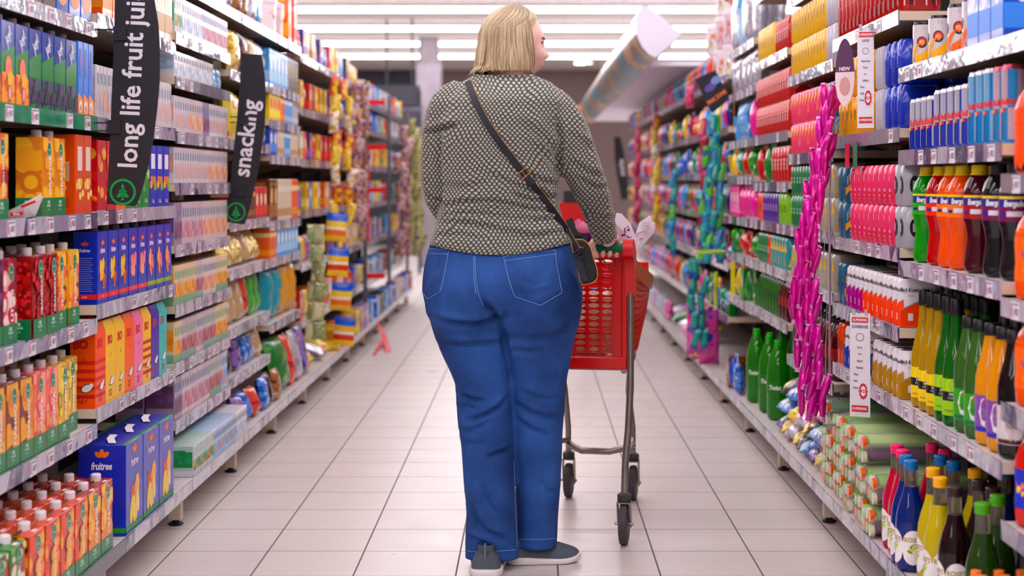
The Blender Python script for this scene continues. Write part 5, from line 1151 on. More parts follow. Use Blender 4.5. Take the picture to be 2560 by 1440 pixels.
def on(tree, px, py, off=.0006):
    d = (PX(px, py, 4.5)-EYE).normalized(); h = tree.ray_cast(EYE, d)
    return (h[0]+h[1]*off*(1 if h[1].dot(d) < 0 else -1)) if h[0] else None
def dens(P, st=5):
    out = []
    for a, b in zip(P, P[1:]):
        n = max(1, int(((a[0]-b[0])**2+(a[1]-b[1])**2)**.5/st)); out += [(a[0]+(b[0]-a[0])*i/n, a[1]+(b[1]-a[1])*i/n) for i in range(n)]
    return out+[P[-1]]
def stitch(P, tree=None, m=None, r=.0009, name='stitching'):
    tree = tree or JT
    pts = [on(tree, *q) for q in dens(P)]; pts = [q for q in pts if q]; keep = pts[:1]
    for q in pts[1:]:
        if (q-keep[-1]).length < .05: keep.append(q)
    if len(keep) > 2: return MB().tube(keep, r, m or M('#7f9ccc', .7), 5).obj(name, woman)
off = [(x*.985+1335*.015, y*.985+690*.015) for x, y in POCK_R]
for P in (POCK_R[1:]+[POCK_R[0]], POCK_R[:2], [(1262, 652), (1390, 635)], POCK_L[:1]+POCK_L[1:6], [(1070, 634), (1120, 636)], [(1187, 641), (1190, 700), (1196, 735), (1208, 765)], [(1184, 641), (1185, 700), (1190, 735)],
          [(1170, 1378), (1230, 1379), (1292, 1374)], [(1299, 1348), (1340, 1349), (1389, 1346)], [(1284, 1150), (1288, 1250), (1293, 1368)]):
    stitch(P)
# --- shoes
def shoe(name, loc, rz, L=.262, W=.094):
    G = M('#585f69', .75, bump=.15, bscale=300); WH = M('#e6dfe2', .5)
    st = [(0, .55, .062, .022), (.05, .80, .085, .024), (.16, .86, .088, .026), (.3, .82, .086, .024), (.45, .84, .080, .021), (.6, .94, .068, .019), (.75, 1.0, .056, .018), (.88, .92, .047, .018), (.96, .7, .039, .019), (1.0, .38, .03, .02)]
    u = MB(); s = MB(); ru, rs = [], []
    for t, w, h, sh in st:
        x = t*L; hw = w*W/2; ru.append([(x+(.004 if t == 0 else 0), hw*cos(a)*.93*(1-.25*max(0, sin(a))**2*(1 if t < .5 else .4)), sh*.8+(h-sh*.8)*max(0, sin(a))**.8 if sin(a) > 0 else sh*.75) for a in [2*pi*j/24 for j in range(24)]])
        lift = .012*max(0, (t-.75)/.25)**2+.004*max(0, (.08-t)/.08)
        rs.append([(x-(.006 if t == 0 else -.004 if t == 1 else 0), hw*1.04*k, lift+z*sh) for k, z in ((-.9, 0), (-1, .25), (-1.02, .8), (-.97, 1), (-.5, 1.02), (.5, 1.02), (.97, 1), (1.02, .8), (1, .25), (.9, 0), (.5, 0), (-.5, 0))])
    u.loft(ru, G); s.loft(rs, WH)
    o = u.obj(name, woman, smooth=1.2); o.location = loc; o.rotation_euler = (0, 0, rz)
    s.obj('sole', o, smooth=.9)
    c = MB(); c.loft([[(.012+.0*z+.035*(1-cos(a))*0+.03+.034*cos(a)+(-.008*k), .026*sin(a)*(1-.1*k), .062+z) for a in [2*pi*j/20 for j in range(20)]] for k, z in ((0, 0), (.5, .012), (1, .026), (1.0, .034), (.7, .034), (.7, .01))], G); c.obj('collar', o, smooth=1.2)
    tb = MB(); tb.tube([(.006, 0, .052), (-.006, 0, .075), (-.004, 0, .098), (.006, 0, .1)], .0035, M('#6c737c', .7), 8); tb.obj('pull_tab', o)
    for q_ in [o]+list(o.children):
        if q_.name.startswith(('shoe', 'sole', 'collar')): z = q_.modifiers.new('s', 'SUBSURF'); z.levels = z.render_levels = 2
    return o
hl = PX(1214, 1437, 4.44); shoe('shoe', (hl.x, 4.405, 0), radians(88), W=.112); 
shoe('shoe', ((1268-CX)*4.6/F, 4.585, 0), radians(9), L=.222, W=.10)
# --- body: head turned to the right, neck, arms, hands
HC = Vector((-.056, YB0+.005, 1.563)); HD = radians(20)        # facing direction measured from +x towards +y
hf = Vector((cos(HD), sin(HD), 0)); hs = Vector((-sin(HD), cos(HD), 0)); TI = radians(3)
def HW(f, s, u): return HC+hf*f+hs*s+Vector((0, 0, u))
def headr(th, ph):
    """th: 0 = straight ahead, ph: elevation"""
    c = cos(ph); f, s, u = cos(th)*c, sin(th)*c, sin(ph)
    a, bb, cc = .094, .074, .113
    if f < 0: a = .098
    jaw = 1-.24*max(0, -u-.25)*(1.2-f*.2)
    P = Vector((a*f, bb*s*jaw*(1-.05*max(0, f)), cc*u)); 
    if f < 0 and u < 0: P.x *= 1-.35*(-u)
    if f > 0: P.x *= 1+.42*max(0, -u-.1)*f
    def g(F0, z0, w, zz, am, lat=0):
        nonlocal P
        k = math.exp(-((P.z-z0)/zz)**2-((abs(P.y)-lat)/w)**2) if f > 0 else 0
        P = P+Vector((am*k, 0, 0))
    if f > .2:
        g(0, .020, .03, .012, .004); g(0, -.002, .013, .011, -.007, .030); g(0, -.036, .0115, .012, .0145); g(0, -.022, .009, .016, .009); g(0, -.004, .006, .012, .003)
        g(0, -.041, .007, .007, .004, .013); g(0, -.0655, .02, .0055, .006); g(0, -.071, .018, .0022, -.005); g(0, -.0775, .018, .0055, .0055); g(0, -.1, .02, .012, .007); g(0, -.087, .022, .006, -.003); g(0, -.04, .018, .02, .005, .042); g(0, -.052, .02, .006, -.002)
    return P
hb = MB(); NT, NP = 96, 64; rings = []
for j in range(NP+1):
    ph = -pi/2+pi*(j+.5)/(NP+1); ring = []
    for i in range(NT):
        th = 2*pi*i/NT; P = headr(th, ph); x, z = P.x*cos(TI)-P.z*sin(TI)*0, P.z; ring.append(tuple(HW(x, P.y, z)))
    rings.append(ring)
hb.loft(rings, '#e0a090')
nb = PX(1262, 215, YB0); hb2 = MB()
limb(hb, [(nb.x, YB0-.01, 1.36, .075, .075), (nb.x, YB0-.01, 1.41, .062, .062), (nb.x+.005, YB0, 1.47, .056, .056), (HC.x-.005, HC.y, 1.52, .052, .052)])
limb(hb, [(nb.x, YB0+.01, .75, .14, .1), (nb.x, YB0+.02, 1.0, .15, .11), (nb.x, YB0, 1.25, .13, .09), (nb.x, YB0, 1.36, .08, .06)])
for arm in (RARM, LARM):
    limb(hb, [(p[0], p[1], p[2], min(p[3]*.72, .045), min(p[3]*.72, .045)) for p in arm])
HY, HZ = 4.80, .943                                     # handle bar
hand_r = Vector((.232, HY, HZ+.02)); wr = Vector(RARM[-1][:3]); wl = Vector(LARM[-1][:3]); hand_l = Vector((-.02, HY+.045, HZ+.02))
fing = MB(); SK = '#e0a090'
def hand(w, hp, sgn):
    limb(hb, [(w.x, w.y-.02, w.z+.02, .028, .027), (w.x+(hp.x-w.x)*.4, w.y+(hp.y-w.y)*.3, w.z+(hp.z+.012-w.z)*.5, .030, .022), (hp.x, hp.y-.028, hp.z+.014, .038, .017), (hp.x, hp.y-.002, hp.z+.014, .040, .013), (hp.x, hp.y+.012, hp.z+.008, .036, .010)])
    R = .0255
    for i in range(4):
        x = hp.x+(-.030+.0205*i)*1; ln = [1.0, 1.08, 1.03, .85][i if sgn < 0 else i]
        A = [60, 20, -25, -70, -70-50*ln, -70-75*ln]; pts = []
        pts.append((x, hp.y-.01, HZ+R+.008))
        for a in A: q = radians(a); pts.append((x+.001*i, hp.y+cos(q)*R, HZ+sin(q)*R))
        rr = [.0095, .0098, .0092, .0090, .0086, .0082, .0062]
        fing.tube(pts, rr, SKM, 12); e = pts[-1]; fing.lathe([(.0005, -.005), (.0045, -.004), (.0064, 0), (.0045, .004), (.0005, .005)], SKM, 12, e)
    x = hp.x-.044*(1 if sgn > 0 else -1); tp = [(hp.x-.03*sgn, hp.y-.03, HZ+.028), (x, hp.y-.034, HZ+.012), (x+.004*sgn, hp.y-.030, HZ-.010), (x+.012*sgn, hp.y-.018, HZ-.024), (x+.018*sgn, hp.y-.004, HZ-.028)]
    fing.tube(tp, [.012, .0118, .0108, .0100, .0075], SKM, 12); fing.lathe([(.0005, -.006), (.006, -.004), (.0078, 0), (.006, .004), (.0005, .006)], SKM, 12, tp[-1])
def skin_mat():
    m, nt, b = node_mat('skin'); b.inputs['Base Color'].default_value = (*lin('#dca596'), 1); b.inputs['Roughness'].default_value = .45; b.inputs['Subsurface Weight'].default_value = .12; b.inputs['Subsurface Radius'].default_value = (.012, .004, .002); b.inputs['Subsurface Scale'].default_value = 1
    tc = N(nt, 'ShaderNodeTexCoord'); n1 = N(nt, 'ShaderNodeTexNoise'); n1.inputs['Scale'].default_value = 22; nt.links.new(tc.outputs['Object'], n1.inputs['Vector'])
    r = N(nt, 'ShaderNodeValToRGB'); r.color_ramp.elements[0].color = (*lin('#dfa797'), 1); r.color_ramp.elements[1].color = (*lin('#efc6b8'), 1); r.color_ramp.elements[0].position = .35; r.color_ramp.elements[1].position = .65
    nt.links.new(n1.outputs['Fac'], r.inputs[0]); nt.links.new(r.outputs[0], b.inputs['Base Color']); return m
SKM = skin_mat()
hand(wr, hand_r, 1); hand(wl, hand_l, 1)
me = remesh(hb, .0036, 3, .4)
bmm = bmesh.new(); bmm.from_mesh(me); tmp = fing.mesh('f', 0); bmm.from_mesh(tmp); bmm.to_mesh(me); bmm.free()
body = finish(me, 'body', SKM, woman)
# eye, brow, lips
for s in (-1, 1):
    e = HW(.0700, s*.029, -.003); eb = MB(); r = .0112
    eb.loft([[tuple(e+hf*(r*cos(t))+(hs*cos(a)+Vector((0, 0, 1))*sin(a))*(r*sin(t))) for a in [2*pi*j/16 for j in range(16)]] for t in [pi-.05, 2.4, 1.8, 1.2, .8, .5]], M('#e8dcd8', .15)); 
    eb.loft([[tuple(e+hf*(r*cos(t)+.0004)+(hs*cos(a)+Vector((0, 0, 1))*sin(a))*(r*sin(t))) for a in [2*pi*j/16 for j in range(16)]] for t in [.5, .3, .1]], M('#4a5a62', .1)); eb.obj('eye', woman)
    HT = None
    P = []
bv = bmesh.new(); bv.from_mesh(body.data); BT = BVHTree.FromBMesh(bv); bv.free()
def onhead(s, u, off=.001):
    o = HW(.3, s, u); h = BT.ray_cast(o, -hf); return h[0]+hf*off if h[0] else HW(.08, s, u)
for s in (-1, 1):
    for dz, am, rr_ in ((.0035, .0045, .0022), (-.0095, -.003, .0018)):
        MB().tube([onhead(s*y, dz+am*sin(t*pi), -.0006) for t, y in ((0, .017), (.25, .022), (.5, .029), (.75, .036), (1, .042))], [.001, rr_, rr_*1.15, rr_, .001], SKM, 8).obj('eyelid', woman)
    MB().tube([onhead(s*y, .013+.004*sin(t*pi)) for t, y in ((0, .016), (.3, .024), (.6, .034), (1, .044))], [.0016, .0022, .002, .001], M('#7a5a48', .8), 6).obj('eyebrow', woman)
    MB().tube([onhead(s*y, .002+.004*sin(t*pi)-.004*t) for t, y in ((0, .018), (.3, .024), (.6, .033), (1, .041))], [.001, .0016, .0016, .001], M('#3a2620', .6), 6).obj('eyelashes', woman)
for u, rr in ((-.0668, .0020), (-.0765, .0026)):
    MB().tube([onhead(y, u+.002*abs(y)/.02*0, -.0012) for y in (-.022, -.014, -.006, 0, .006, .014, .022)], [.0008, rr*.8, rr, rr*.9, rr, rr*.8, .0008], M('#c07f78', .4), 8).obj('lip', woman)
# --- hair: a bob of many locks over a cap
def hair_mat(c0, c1, nm):
    m, nt, b = node_mat(nm); tc = N(nt, 'ShaderNodeTexCoord'); mp = N(nt, 'ShaderNodeMapping'); mp.inputs['Scale'].default_value = (170, 170, 3); nt.links.new(tc.outputs['Object'], mp.inputs[0])
    n1 = N(nt, 'ShaderNodeTexNoise'); n1.inputs['Scale'].default_value = 1; n1.inputs['Detail'].default_value = 3; nt.links.new(mp.outputs[0], n1.inputs['Vector'])
    r = N(nt, 'ShaderNodeValToRGB'); r.color_ramp.elements[0].color = (*lin(c0), 1); r.color_ramp.elements[1].color = (*lin(c1), 1); r.color_ramp.elements[0].position = .35; r.color_ramp.elements[1].position = .65
    nt.links.new(n1.outputs['Fac'], r.inputs[0]); nt.links.new(r.outputs[0], b.inputs['Base Color']); b.inputs['Roughness'].default_value = .36; b.inputs['Sheen Weight'].default_value = .1
    bp = N(nt, 'ShaderNodeBump'); bp.inputs['Strength'].default_value = .6; bp.inputs['Distance'].default_value = .002; nt.links.new(n1.outputs['Fac'], bp.inputs['Height']); nt.links.new(bp.outputs['Normal'], b.inputs['Normal']); return m
HM = [hair_mat('#977c5c', '#c4a888', 'blonde_hair'), hair_mat('#bfa27c', '#e0caa8', 'light_blonde_hair'), hair_mat('#6c5648', '#94795f', 'dark_blonde_hair'), hair_mat('#5e4a44', '#8a7060', 'hair_roots')]
part = HW(.012, -.006, .119)
def hsurf(th, t, lift=0):
    """th angle round the head (0 = face), t 0 crown .. 1 tips"""
    u = .112*cos(min(t*1.9, 1.57)) if t < .6 else 0
    ph = pi/2*(1-t/.55) if t < .55 else 0
    if t < .55: f, s, z = cos(ph)*cos(th), cos(ph)*sin(th), sin(ph)*.118
    else: f, s, z = cos(th), sin(th), -(t-.55)/.45*.098
    a = .106 if cos(th) < 0 else .098; bb = .087
    k = 1+lift
    if t > .55:
        d = (t-.55)/.45; k += .09*sin(d*pi*.55)-.10*max(0, d-.75)
        if cos(th) < -.3: k += .10*max(0, d-.6)
    return HW(a*f*k, bb*s*k, z+(lift*.05 if t < .3 else 0))
def shell_mat():
    m, nt, b = node_mat('blonde_hair_shell'); uv = N(nt, 'ShaderNodeUVMap'); mp = N(nt, 'ShaderNodeMapping'); mp.inputs['Scale'].default_value = (62, 1.3, 1); nt.links.new(uv.outputs[0], mp.inputs[0])
    n1 = N(nt, 'ShaderNodeTexNoise'); n1.inputs['Scale'].default_value = 1; n1.inputs['Detail'].default_value = 5; n1.inputs['Roughness'].default_value = .65; nt.links.new(mp.outputs[0], n1.inputs['Vector'])
    mp2 = N(nt, 'ShaderNodeMapping'); mp2.inputs['Scale'].default_value = (420, 2.5, 1); nt.links.new(uv.outputs[0], mp2.inputs[0]); n2 = N(nt, 'ShaderNodeTexNoise'); n2.inputs['Scale'].default_value = 1; nt.links.new(mp2.outputs[0], n2.inputs['Vector'])
    sp = N(nt, 'ShaderNodeSeparateXYZ'); nt.links.new(uv.outputs[0], sp.inputs[0]); ease = math_n(nt, 'MULTIPLY', math_n(nt, 'SUBTRACT', .30, sp.outputs[1]), .55); ease = math_n(nt, 'MAXIMUM', ease, 0)
    f = math_n(nt, 'SUBTRACT', math_n(nt, 'ADD', math_n(nt, 'MULTIPLY', n1.outputs['Fac'], .75), math_n(nt, 'MULTIPLY', n2.outputs['Fac'], .25)), ease)
    r = N(nt, 'ShaderNodeValToRGB'); e = r.color_ramp.elements; e[0].position = .30; e[0].color = (*lin('#4f423d'), 1); e[1].position = .68; e[1].color = (*lin('#ddc8a6'), 1)
    for p, c in ((.41, '#857060'), (.48, '#a48b6c'), (.56, '#c2a780')): x = e.new(p); x.color = (*lin(c), 1)
    nt.links.new(f, r.inputs[0]); nt.links.new(r.outputs[0], b.inputs['Base Color']); b.inputs['Roughness'].default_value = .38
    bp = N(nt, 'ShaderNodeBump'); bp.inputs['Strength'].default_value = .7; bp.inputs['Distance'].default_value = .004; nt.links.new(f, bp.inputs['Height']); nt.links.new(bp.outputs['Normal'], b.inputs['Normal']); return m
NC, NR = 220, 46; V = []; UVv = []
for i in range(NR):
    for j in range(NC):
        g = i/(NR-1); u = j/(NC-1); te = .955+.035*noise.noise(Vector((u*46, 0, 7)))+.02*noise.noise(Vector((u*120, 3, 7))); t = .004+(te-.004)*g
        lim = radians(80)*min(1, (t/.42))**2.6; th0 = lim+(2*pi-2*lim)*u
        sw = (th0-radians(235))/radians(50); th = th0+.13*sw*max(0, g-.2)**2*(1 if sw > 0 else .4)
        k = .006+.020*noise.noise(Vector((th0*3.1, t*1.6, 0)))*min(1, t*3)+.014*noise.noise(Vector((th0*9+noise.noise(Vector((th0, t*3, 2)))*1.5, t*1.2, 4)))*min(1, t*3)+.006*noise.noise(Vector((th0*26, t*1.5, 9)))
        if g > .86: k -= (.35 if abs(th0-pi) > .7 else .12)*(g-.86)
        p = hsurf(th, t, k)
        if t < .34: p = p.lerp(part, (1-t/.34)**1.6*.9)
        V.append(tuple(p)); UVv.append((u, t))
Fs = [(i*NC+j+1, i*NC+j, (i+1)*NC+j, (i+1)*NC+j+1) for i in range(NR-1) for j in range(NC-1)]
me = bpy.data.meshes.new('hair'); me.from_pydata(V, [], Fs); uvl = me.uv_layers.new(name='UVMap')
for l in me.loops: uvl.data[l.index].uv = UVv[l.vertex_index]
hr = finish(me, 'hair', shell_mat(), woman); sd = hr.modifiers.new('s', 'SOLIDIFY'); sd.thickness = .006; sd.offset = -1
hr['label'] = 'blonde chin-length hair with darker roots'
HR = random.Random(3)
CL = [radians(76+208*i/30+HR.uniform(-3, 3)) for i in range(31)]
for batch in range(1):
    lk = MB()
    for i in range(150):
        th = radians(HR.uniform(78, 282)) if HR.random() < .92 else radians(HR.choice((-1, 1))*HR.uniform(72, 84)); lift = HR.uniform(-.006, .026); r = HR.uniform(.0006, .0016); end = HR.uniform(.88, .99)
        th %= 2*pi; ci = min(range(31), key=lambda j: abs(CL[j]-th)); cth = CL[ci]; lift = lift*.5+.018*noise.noise(Vector((ci*1.7, 0, 0)))+.004
        t0 = HR.uniform(.3, .6); m = HM[(0, 1, 1, 0, 2, 0, 1)[(ci*5) % 7] if HR.random() < .75 else HR.choice((0, 0, 1, 2))]
        sw = (th-radians(235))/radians(50); pts = []
        for q in range(13):
            g = q/12; t = t0+(end-t0)*g; a = th+(cth-th)*.38*g**2+.10*sw*g**2*(1 if sw > 0 else .3)+.05*sin(g*4+ci*2.1)*g
            p = hsurf(a, t, lift*(.3+.7*min(1, t*2))-(.07*max(0, g-.72)/.28 if abs(th-pi) > .5 else -.03*max(0, g-.8)/.2))
            if t < .3: p = p.lerp(part+Vector((0, 0, -.001*i/300)), max(0, .5-t*1.7))
            pts.append(p)
        rr = [r*(.6+.8*sin(min(1, q/12*1.05)*pi)) if q < 12 else r*.15 for q in range(13)]
        lk.tube(pts, rr, m, 5)
    if batch == 0:
        for i in range(0):    # dark roots beside the parting
            th = radians(-HR.uniform(28, 120)); lk.tube([part.lerp(hsurf(th, t, .004+.008*HR.random()), min(1, t*4)) for t in (.0, .08, .16, .24, .33)], [.002, .0035, .003, .002, .0006], HM[3], 6)
        for i in range(26):    # flicked ends at the back
            th = radians(HR.uniform(150, 215)); a = hsurf(th, .9, .01); lk.tube([hsurf(th, .82, -.06), a, a+(hf*-1+hs*HR.uniform(-.5, .3))*HR.uniform(.008, .022)+Vector((0, 0, HR.uniform(-.024, -.01)))], [.0018, .0016, .0003], HM[1], 5)
    o = lk.obj('locks', hr, smooth=3)
# ------------------------------------------------------------------ shoulder bag
BK = M('#0e0d11', .5); BKN = M('#1d1f29', .55); TAN = M('#b98a58', .6); GOLD = M('#d8a878', .22, metal=1)
bagt = thing('shoulder_bag', 'small black leather crossbody bag with tan edges at the hip of the shopper', 'bag', (0, 0, 0))
bv = bmesh.new(); bv.from_mesh(top.data); TT = BVHTree.FromBMesh(bv); bv.free()
def strap_ribbon(C, w, th, m, name, parent, edge=None, side=None):
    rings = []; er = []
    for i, p in enumerate(C):
        t = (C[min(i+1, len(C)-1)]-C[max(i-1, 0)]).normalized(); n = side[i] if side else Vector((0, -1, 0)); s = t.cross(n).normalized(); n = s.cross(t).normalized()
        rings.append([tuple(p+s*w/2*a+n*th*b) for a, b in ((-1, 0), (-1, 1), (1, 1), (1, 0))]); er.append([tuple(p-s*w/2*1.04+n*th*b-s*c) for c, b in ((-.0010, .2), (-.0010, 1.1), (.0003, 1.1), (.0003, .2))])
    o = MB().loft(rings, m).obj(name, parent, smooth=.9)
    if edge: MB().loft(er, edge).obj('edge_piping', o, smooth=.9)
    return o
SP = [(1168, 196), (1176, 222), (1193, 262), (1215, 305), (1245, 350), (1278, 394), (1310, 434), (1345, 478), (1378, 522), (1408, 565), (1428, 596)]
pts = []; nr = []
for q in dens(SP, 9):
    d = (PX(q[0], q[1], 4.5)-EYE).normalized(); h = TT.ray_cast(EYE, d)
    if h[0] and h[0].y < 4.7: pts.append(h[0]+Vector((0, -.004, 0))); nr.append(Vector((0, -1, 0))*.6+(h[1] if h[1].y < 0 else -h[1])*.4)
for _ in range(3): pts = [pts[0]]+[(pts[i-1]+pts[i]*2+pts[i+1])/4 for i in range(1, len(pts)-1)]+[pts[-1]]
over = [PX(1167, 192, 4.52)+Vector((0, .03, .006)), PX(1168, 191, 4.46)+Vector((0, .0, .004))]
strap_ribbon(pts, .021, .003, BKN, 'strap', bagt, TAN, nr)
# buckle
bp_ = min(range(len(pts)), key=lambda i: abs(to_px(pts[i])[1]-432)); c = pts[bp_]; t = (pts[bp_+1]-pts[bp_-1]).normalized(); n = Vector((0, -1, 0)); s_ = t.cross(n).normalized(); cc = c+n*.006
MB().tube([cc+s_*.015*a+t*.010*b for a, b in ((-1, -1), (1, -1), (1, 1), (-1, 1))], .0019, GOLD, 8, closed=True).obj('buckle', bagt); MB().tube([cc-t*.012, cc+t*.014+n*.002], .0015, GOLD, 8).obj('buckle_pin', bagt)
c2 = c+t*.035+n*.003; strap_ribbon([c2-s_*.013+n*.001, c2+n*.003, c2+s_*.013+n*.001], .012, .002, BK, 'strap_loop', bagt, side=[n]*3)
# body: saddle shape hanging at the right hip, seen on its end
BY = 4.40
out = [(1428, 602), (1447, 597), (1462, 601), (1474, 616), (1481, 640), (1490, 668), (1492, 688), (1486, 699), (1474, 706), (1456, 708), (1450, 700), (1444, 676), (1437, 650), (1431, 625)]
def cr2(P, k=3):
    o = []; n = len(P)
    for i in range(n):
        a, b_, c, d = P[i-1], P[i], P[(i+1) % n], P[(i+2) % n]
        for t in [j/k for j in range(k)]: o.append(tuple(.5*(2*b_[q]+(c[q]-a[q])*t+(2*a[q]-5*b_[q]+4*c[q]-d[q])*t*t+(3*b_[q]-a[q]-3*c[q]+d[q])*t**3) for q in (0, 1)))
    return o
out = cr2(out)
b = MB(); rings = []
for yy, k in ((BY-.052, .90), (BY-.048, 1.0), (BY+.025, 1.0), (BY+.035, .92)):
    cen = PX(1461, 652, BY); rings.append([tuple(cen+(PX(*q, BY)-cen)*k+Vector((0, yy-BY, 0))) for q in reversed(out)])
b.loft(rings, BK); body_ = b.obj('bag_body', bagt, smooth=.5)
MB().tube([PX(*q, BY)+Vector((0, -.049, 0)) for q in out], .0016, TAN, 6, closed=True).obj('edge_piping', body_)
MB().tube([PX(x, y, BY-.05) for x, y in ((1466, 612), (1475, 640), (1483, 668), (1485, 690))], .0011, TAN, 6).obj('edge_piping', body_)
strap_ribbon([PX(x, y, BY-.062) for x, y in ((1438, 630), (1444, 650), (1452, 672), (1460, 694), (1464, 703))], .020, .003, BKN, 'side_gusset_strap', bagt)
strap_ribbon([PX(x, y, 4.335) for x, y in ((1418, 572), (1432, 598), (1445, 618), (1450, 625))], .010, .003, BK, 'strap', bagt, TAN)
MB().tube([PX(x, y, 4.33) for x, y in ((1436, 634), (1444, 626), (1455, 618), (1457, 622), (1448, 632), (1440, 640), (1452, 646), (1458, 640), (1456, 634))], .0032, BK, 8).obj('tie', bagt)
MB().tube([PX(x, y, 4.33) for x, y in ((1448, 619), (1455, 617), (1457, 621))], .0016, TAN, 6).obj('edge_piping', bagt)
strap_ribbon([PX(x, y, 4.45) for x, y in ((1421, 548), (1426, 556), (1430, 572), (1438, 586), (1452, 594), (1466, 600))], .022, .004, BKN, 'front_strap', bagt)
MB().lathe([(.001, 0), (.007, .001), (.007, .003), (.001, .004)], M('#3a3c48', .3), 14, tuple(PX(1447, 590, 4.44))).obj('rivet', bagt)
# ------------------------------------------------------------------ trolley
RD = M('#c4080f', .3, coat=.2); STL = M('#9c948e', .32, metal=.85, var=.15, vscale=20); RUB = M('#4c4449', .6); GRN = M('#0b6a4a', .45)
TA = -radians(10.5)
tr = thing('shopping_trolley', 'red plastic shopping trolley with green handle and grey steel legs in front of the shopper', 'trolley', (.117, 4.875, 0), TA)
# local: x across, y forward, origin below the rear panel centre
HWD = .19
def pcell(b, o, U, V, Nn, w, h, rx, ry, th, m, n=12, dia=False):
    """rectangular cell with an opening, given thickness"""
    rect = [];hole = []
    for i in range(n):
        a = 2*pi*i/n; c, s = cos(a), sin(a); k = 1/max(abs(c)/(w/2), abs(s)/(h/2)); rect.append((c*k, s*k))
        if dia: q = 1/(abs(c)/rx+abs(s)/ry); hole.append((c*q, s*q))
        else: hole.append((c*rx, s*ry))
    # make sure corners exist
    v = []
    for off in (0, th):
        for L in (rect, hole): v += [o+U*x+V*y+Nn*off for x, y in L]
    f = []
    for i in range(n):
        j = (i+1) % n; f += [(i, j, n+j, n+i), (2*n+j, 2*n+i, 3*n+i, 3*n+j), (n+i, n+j, 3*n+j, 3*n+i)]
    b.raw(v, f, m)
def pcell8(b, o, U, V, Nn, w, h, rx, ry, th, m, dia=False): 
    n = 16; A = []
    ca = atan2(h, w)
    angs = sorted([ca, pi-ca, pi+ca, 2*pi-ca]+[0, pi/2, pi, 3*pi/2]+[ca/2, pi-ca/2, pi+ca/2, 2*pi-ca/2]+[(ca+pi/2)/2, pi-(ca+pi/2)/2, pi+(ca+pi/2)/2, 2*pi-(ca+pi/2)/2])
    v = []
    for off in (0, th):
        R_, H_ = [], []
        for a in angs:
            c, s = cos(a), sin(a); k = 1/max(abs(c)/(w/2), abs(s)/(h/2)); R_.append((c*k, s*k))
            if dia: q = 1/(abs(c)/rx+abs(s)/ry); H_.append((c*q, s*q))
            else: t = atan2(s*w, c*h); H_.append((cos(t)*rx, sin(t)*ry))
        for L in (R_, H_): v += [o+U*x+V*y+Nn*off for x, y in L]
    f = []
    for i in range(n):
        j = (i+1) % n; f += [(i, j, n+j, n+i), (2*n+j, 2*n+i, 3*n+i, 3*n+j), (n+i, n+j, 3*n+j, 3*n+i)]
    b.raw(v, f, m)
X_, Y_, Z_ = Vector((1, 0, 0)), Vector((0, 1, 0)), Vector((0, 0, 1))
b = MB(); nc, nr_ = 7, 15; x0, x1, z0, z1 = -HWD+.035, HWD-.045, .605, .905
cw, chh = (x1-x0)/nc, (z1-z0)/nr_
for i in range(nc):
    for j in range(nr_): pcell8(b, Vector((x0+cw*(i+.5), .008, z0+chh*(j+.5))), X_, Z_, Y_, cw, chh, cw*.40, chh*.36, .005, RD)
for i in range(nc+1): b.box(x0+cw*i-.0025, x0+cw*i+.0025, -.004, .008, z0-.02, z1+.004, RD)
for z in (z0-.02, z0+chh*3.5, z0+chh*8.5, z0+chh*12.5, z1): b.box(x0, x1, -.003, .008, z-.0025, z+.0025, RD)
b.box(x1, x1+.032, .002, .012, z0-.02, z1+.01, RD); b.obj('rear_flap', tr, smooth=0)
# frame of the rear opening
b = MB()
for s in (-1, 1): b.cbox(s*(HWD-.008)-.010, s*(HWD-.008)+.010, -.01, .02, .565, .93, .004, RD)
b.cbox(-HWD-.002, HWD+.002, -.012, .024, .553, .592, .006, RD); b.cbox(-HWD+.01, HWD-.01, -.004, .014, .905, .928, .004, RD); b.obj('rear_frame', tr, smooth=.5)
LB, HF = .74, .155                         # basket length, front half width
def sidep(s, t, u):                       # t along, u 0 bottom .. 1 top
    zb = .575 if t < .55 else .575+(t-.55)/.45*.10; zt = .905-.10*t
    x = s*((HWD+.0)*(1-t)+(HF+.02)*t)*(.93+.07*u); return Vector((x, .02+LB*t, zb+(zt-.045-zb)*u))
for s in (-1, 1):
    b = MB(); ny, nz = 22, 11
    for i in range(ny):
        for j in range(nz):
            P00, P10, P01 = sidep(s, i/ny, j/nz), sidep(s, (i+1)/ny, j/nz), sidep(s, i/ny, (j+1)/nz); U = P10-P00; V = P01-P00; w, h = U.length, V.length; U.normalize(); V.normalize(); Nn = U.cross(V)*(s)
            if i % 2 == j % 2 or True: pcell8(b, (P10+P01)/2, U, V, Nn, w*1.03, h*1.03, w*.42, h*.42, .006, RD, dia=True)
    b.obj('side_panel', tr, smooth=0)
    b = MB(); A, B = [sidep(s, t, 1) for t in (0, 1)]; q = .02
    b.loft([[(p.x-s*.016, p.y, p.z-.004), (p.x+s*.014, p.y, p.z-.004), (p.x+s*.020, p.y, p.z+.046), (p.x+s*.006, p.y, p.z+.052), (p.x-s*.014, p.y, p.z+.048)][::s] for p in (A, B)], RD); b.obj('rim', tr, smooth=0)
    # bracket that carries the handle
    b = MB(); prof = [(-.070, .965, .016), (-.040, .968, .02), (.0, .945, .02), (.03, .90, .02), (.03, .79, .016), (-.012, .79, .016), (-.020, .86, .018), (-.045, .905, .02), (-.075, .92, .016)]; prof = [(y, z, 0) for y, z in cr2([(y, z) for y, z, w in prof])]
    b.loft([[(s*HWD+xx, y, z) for y, z, w in prof] for xx in ((-.006, .026) if s > 0 else (-.026, .006))][::1], RD); b.obj('handle_bracket', tr, smooth=.4)
b = MB(); fz0, fz1 = .675, .76
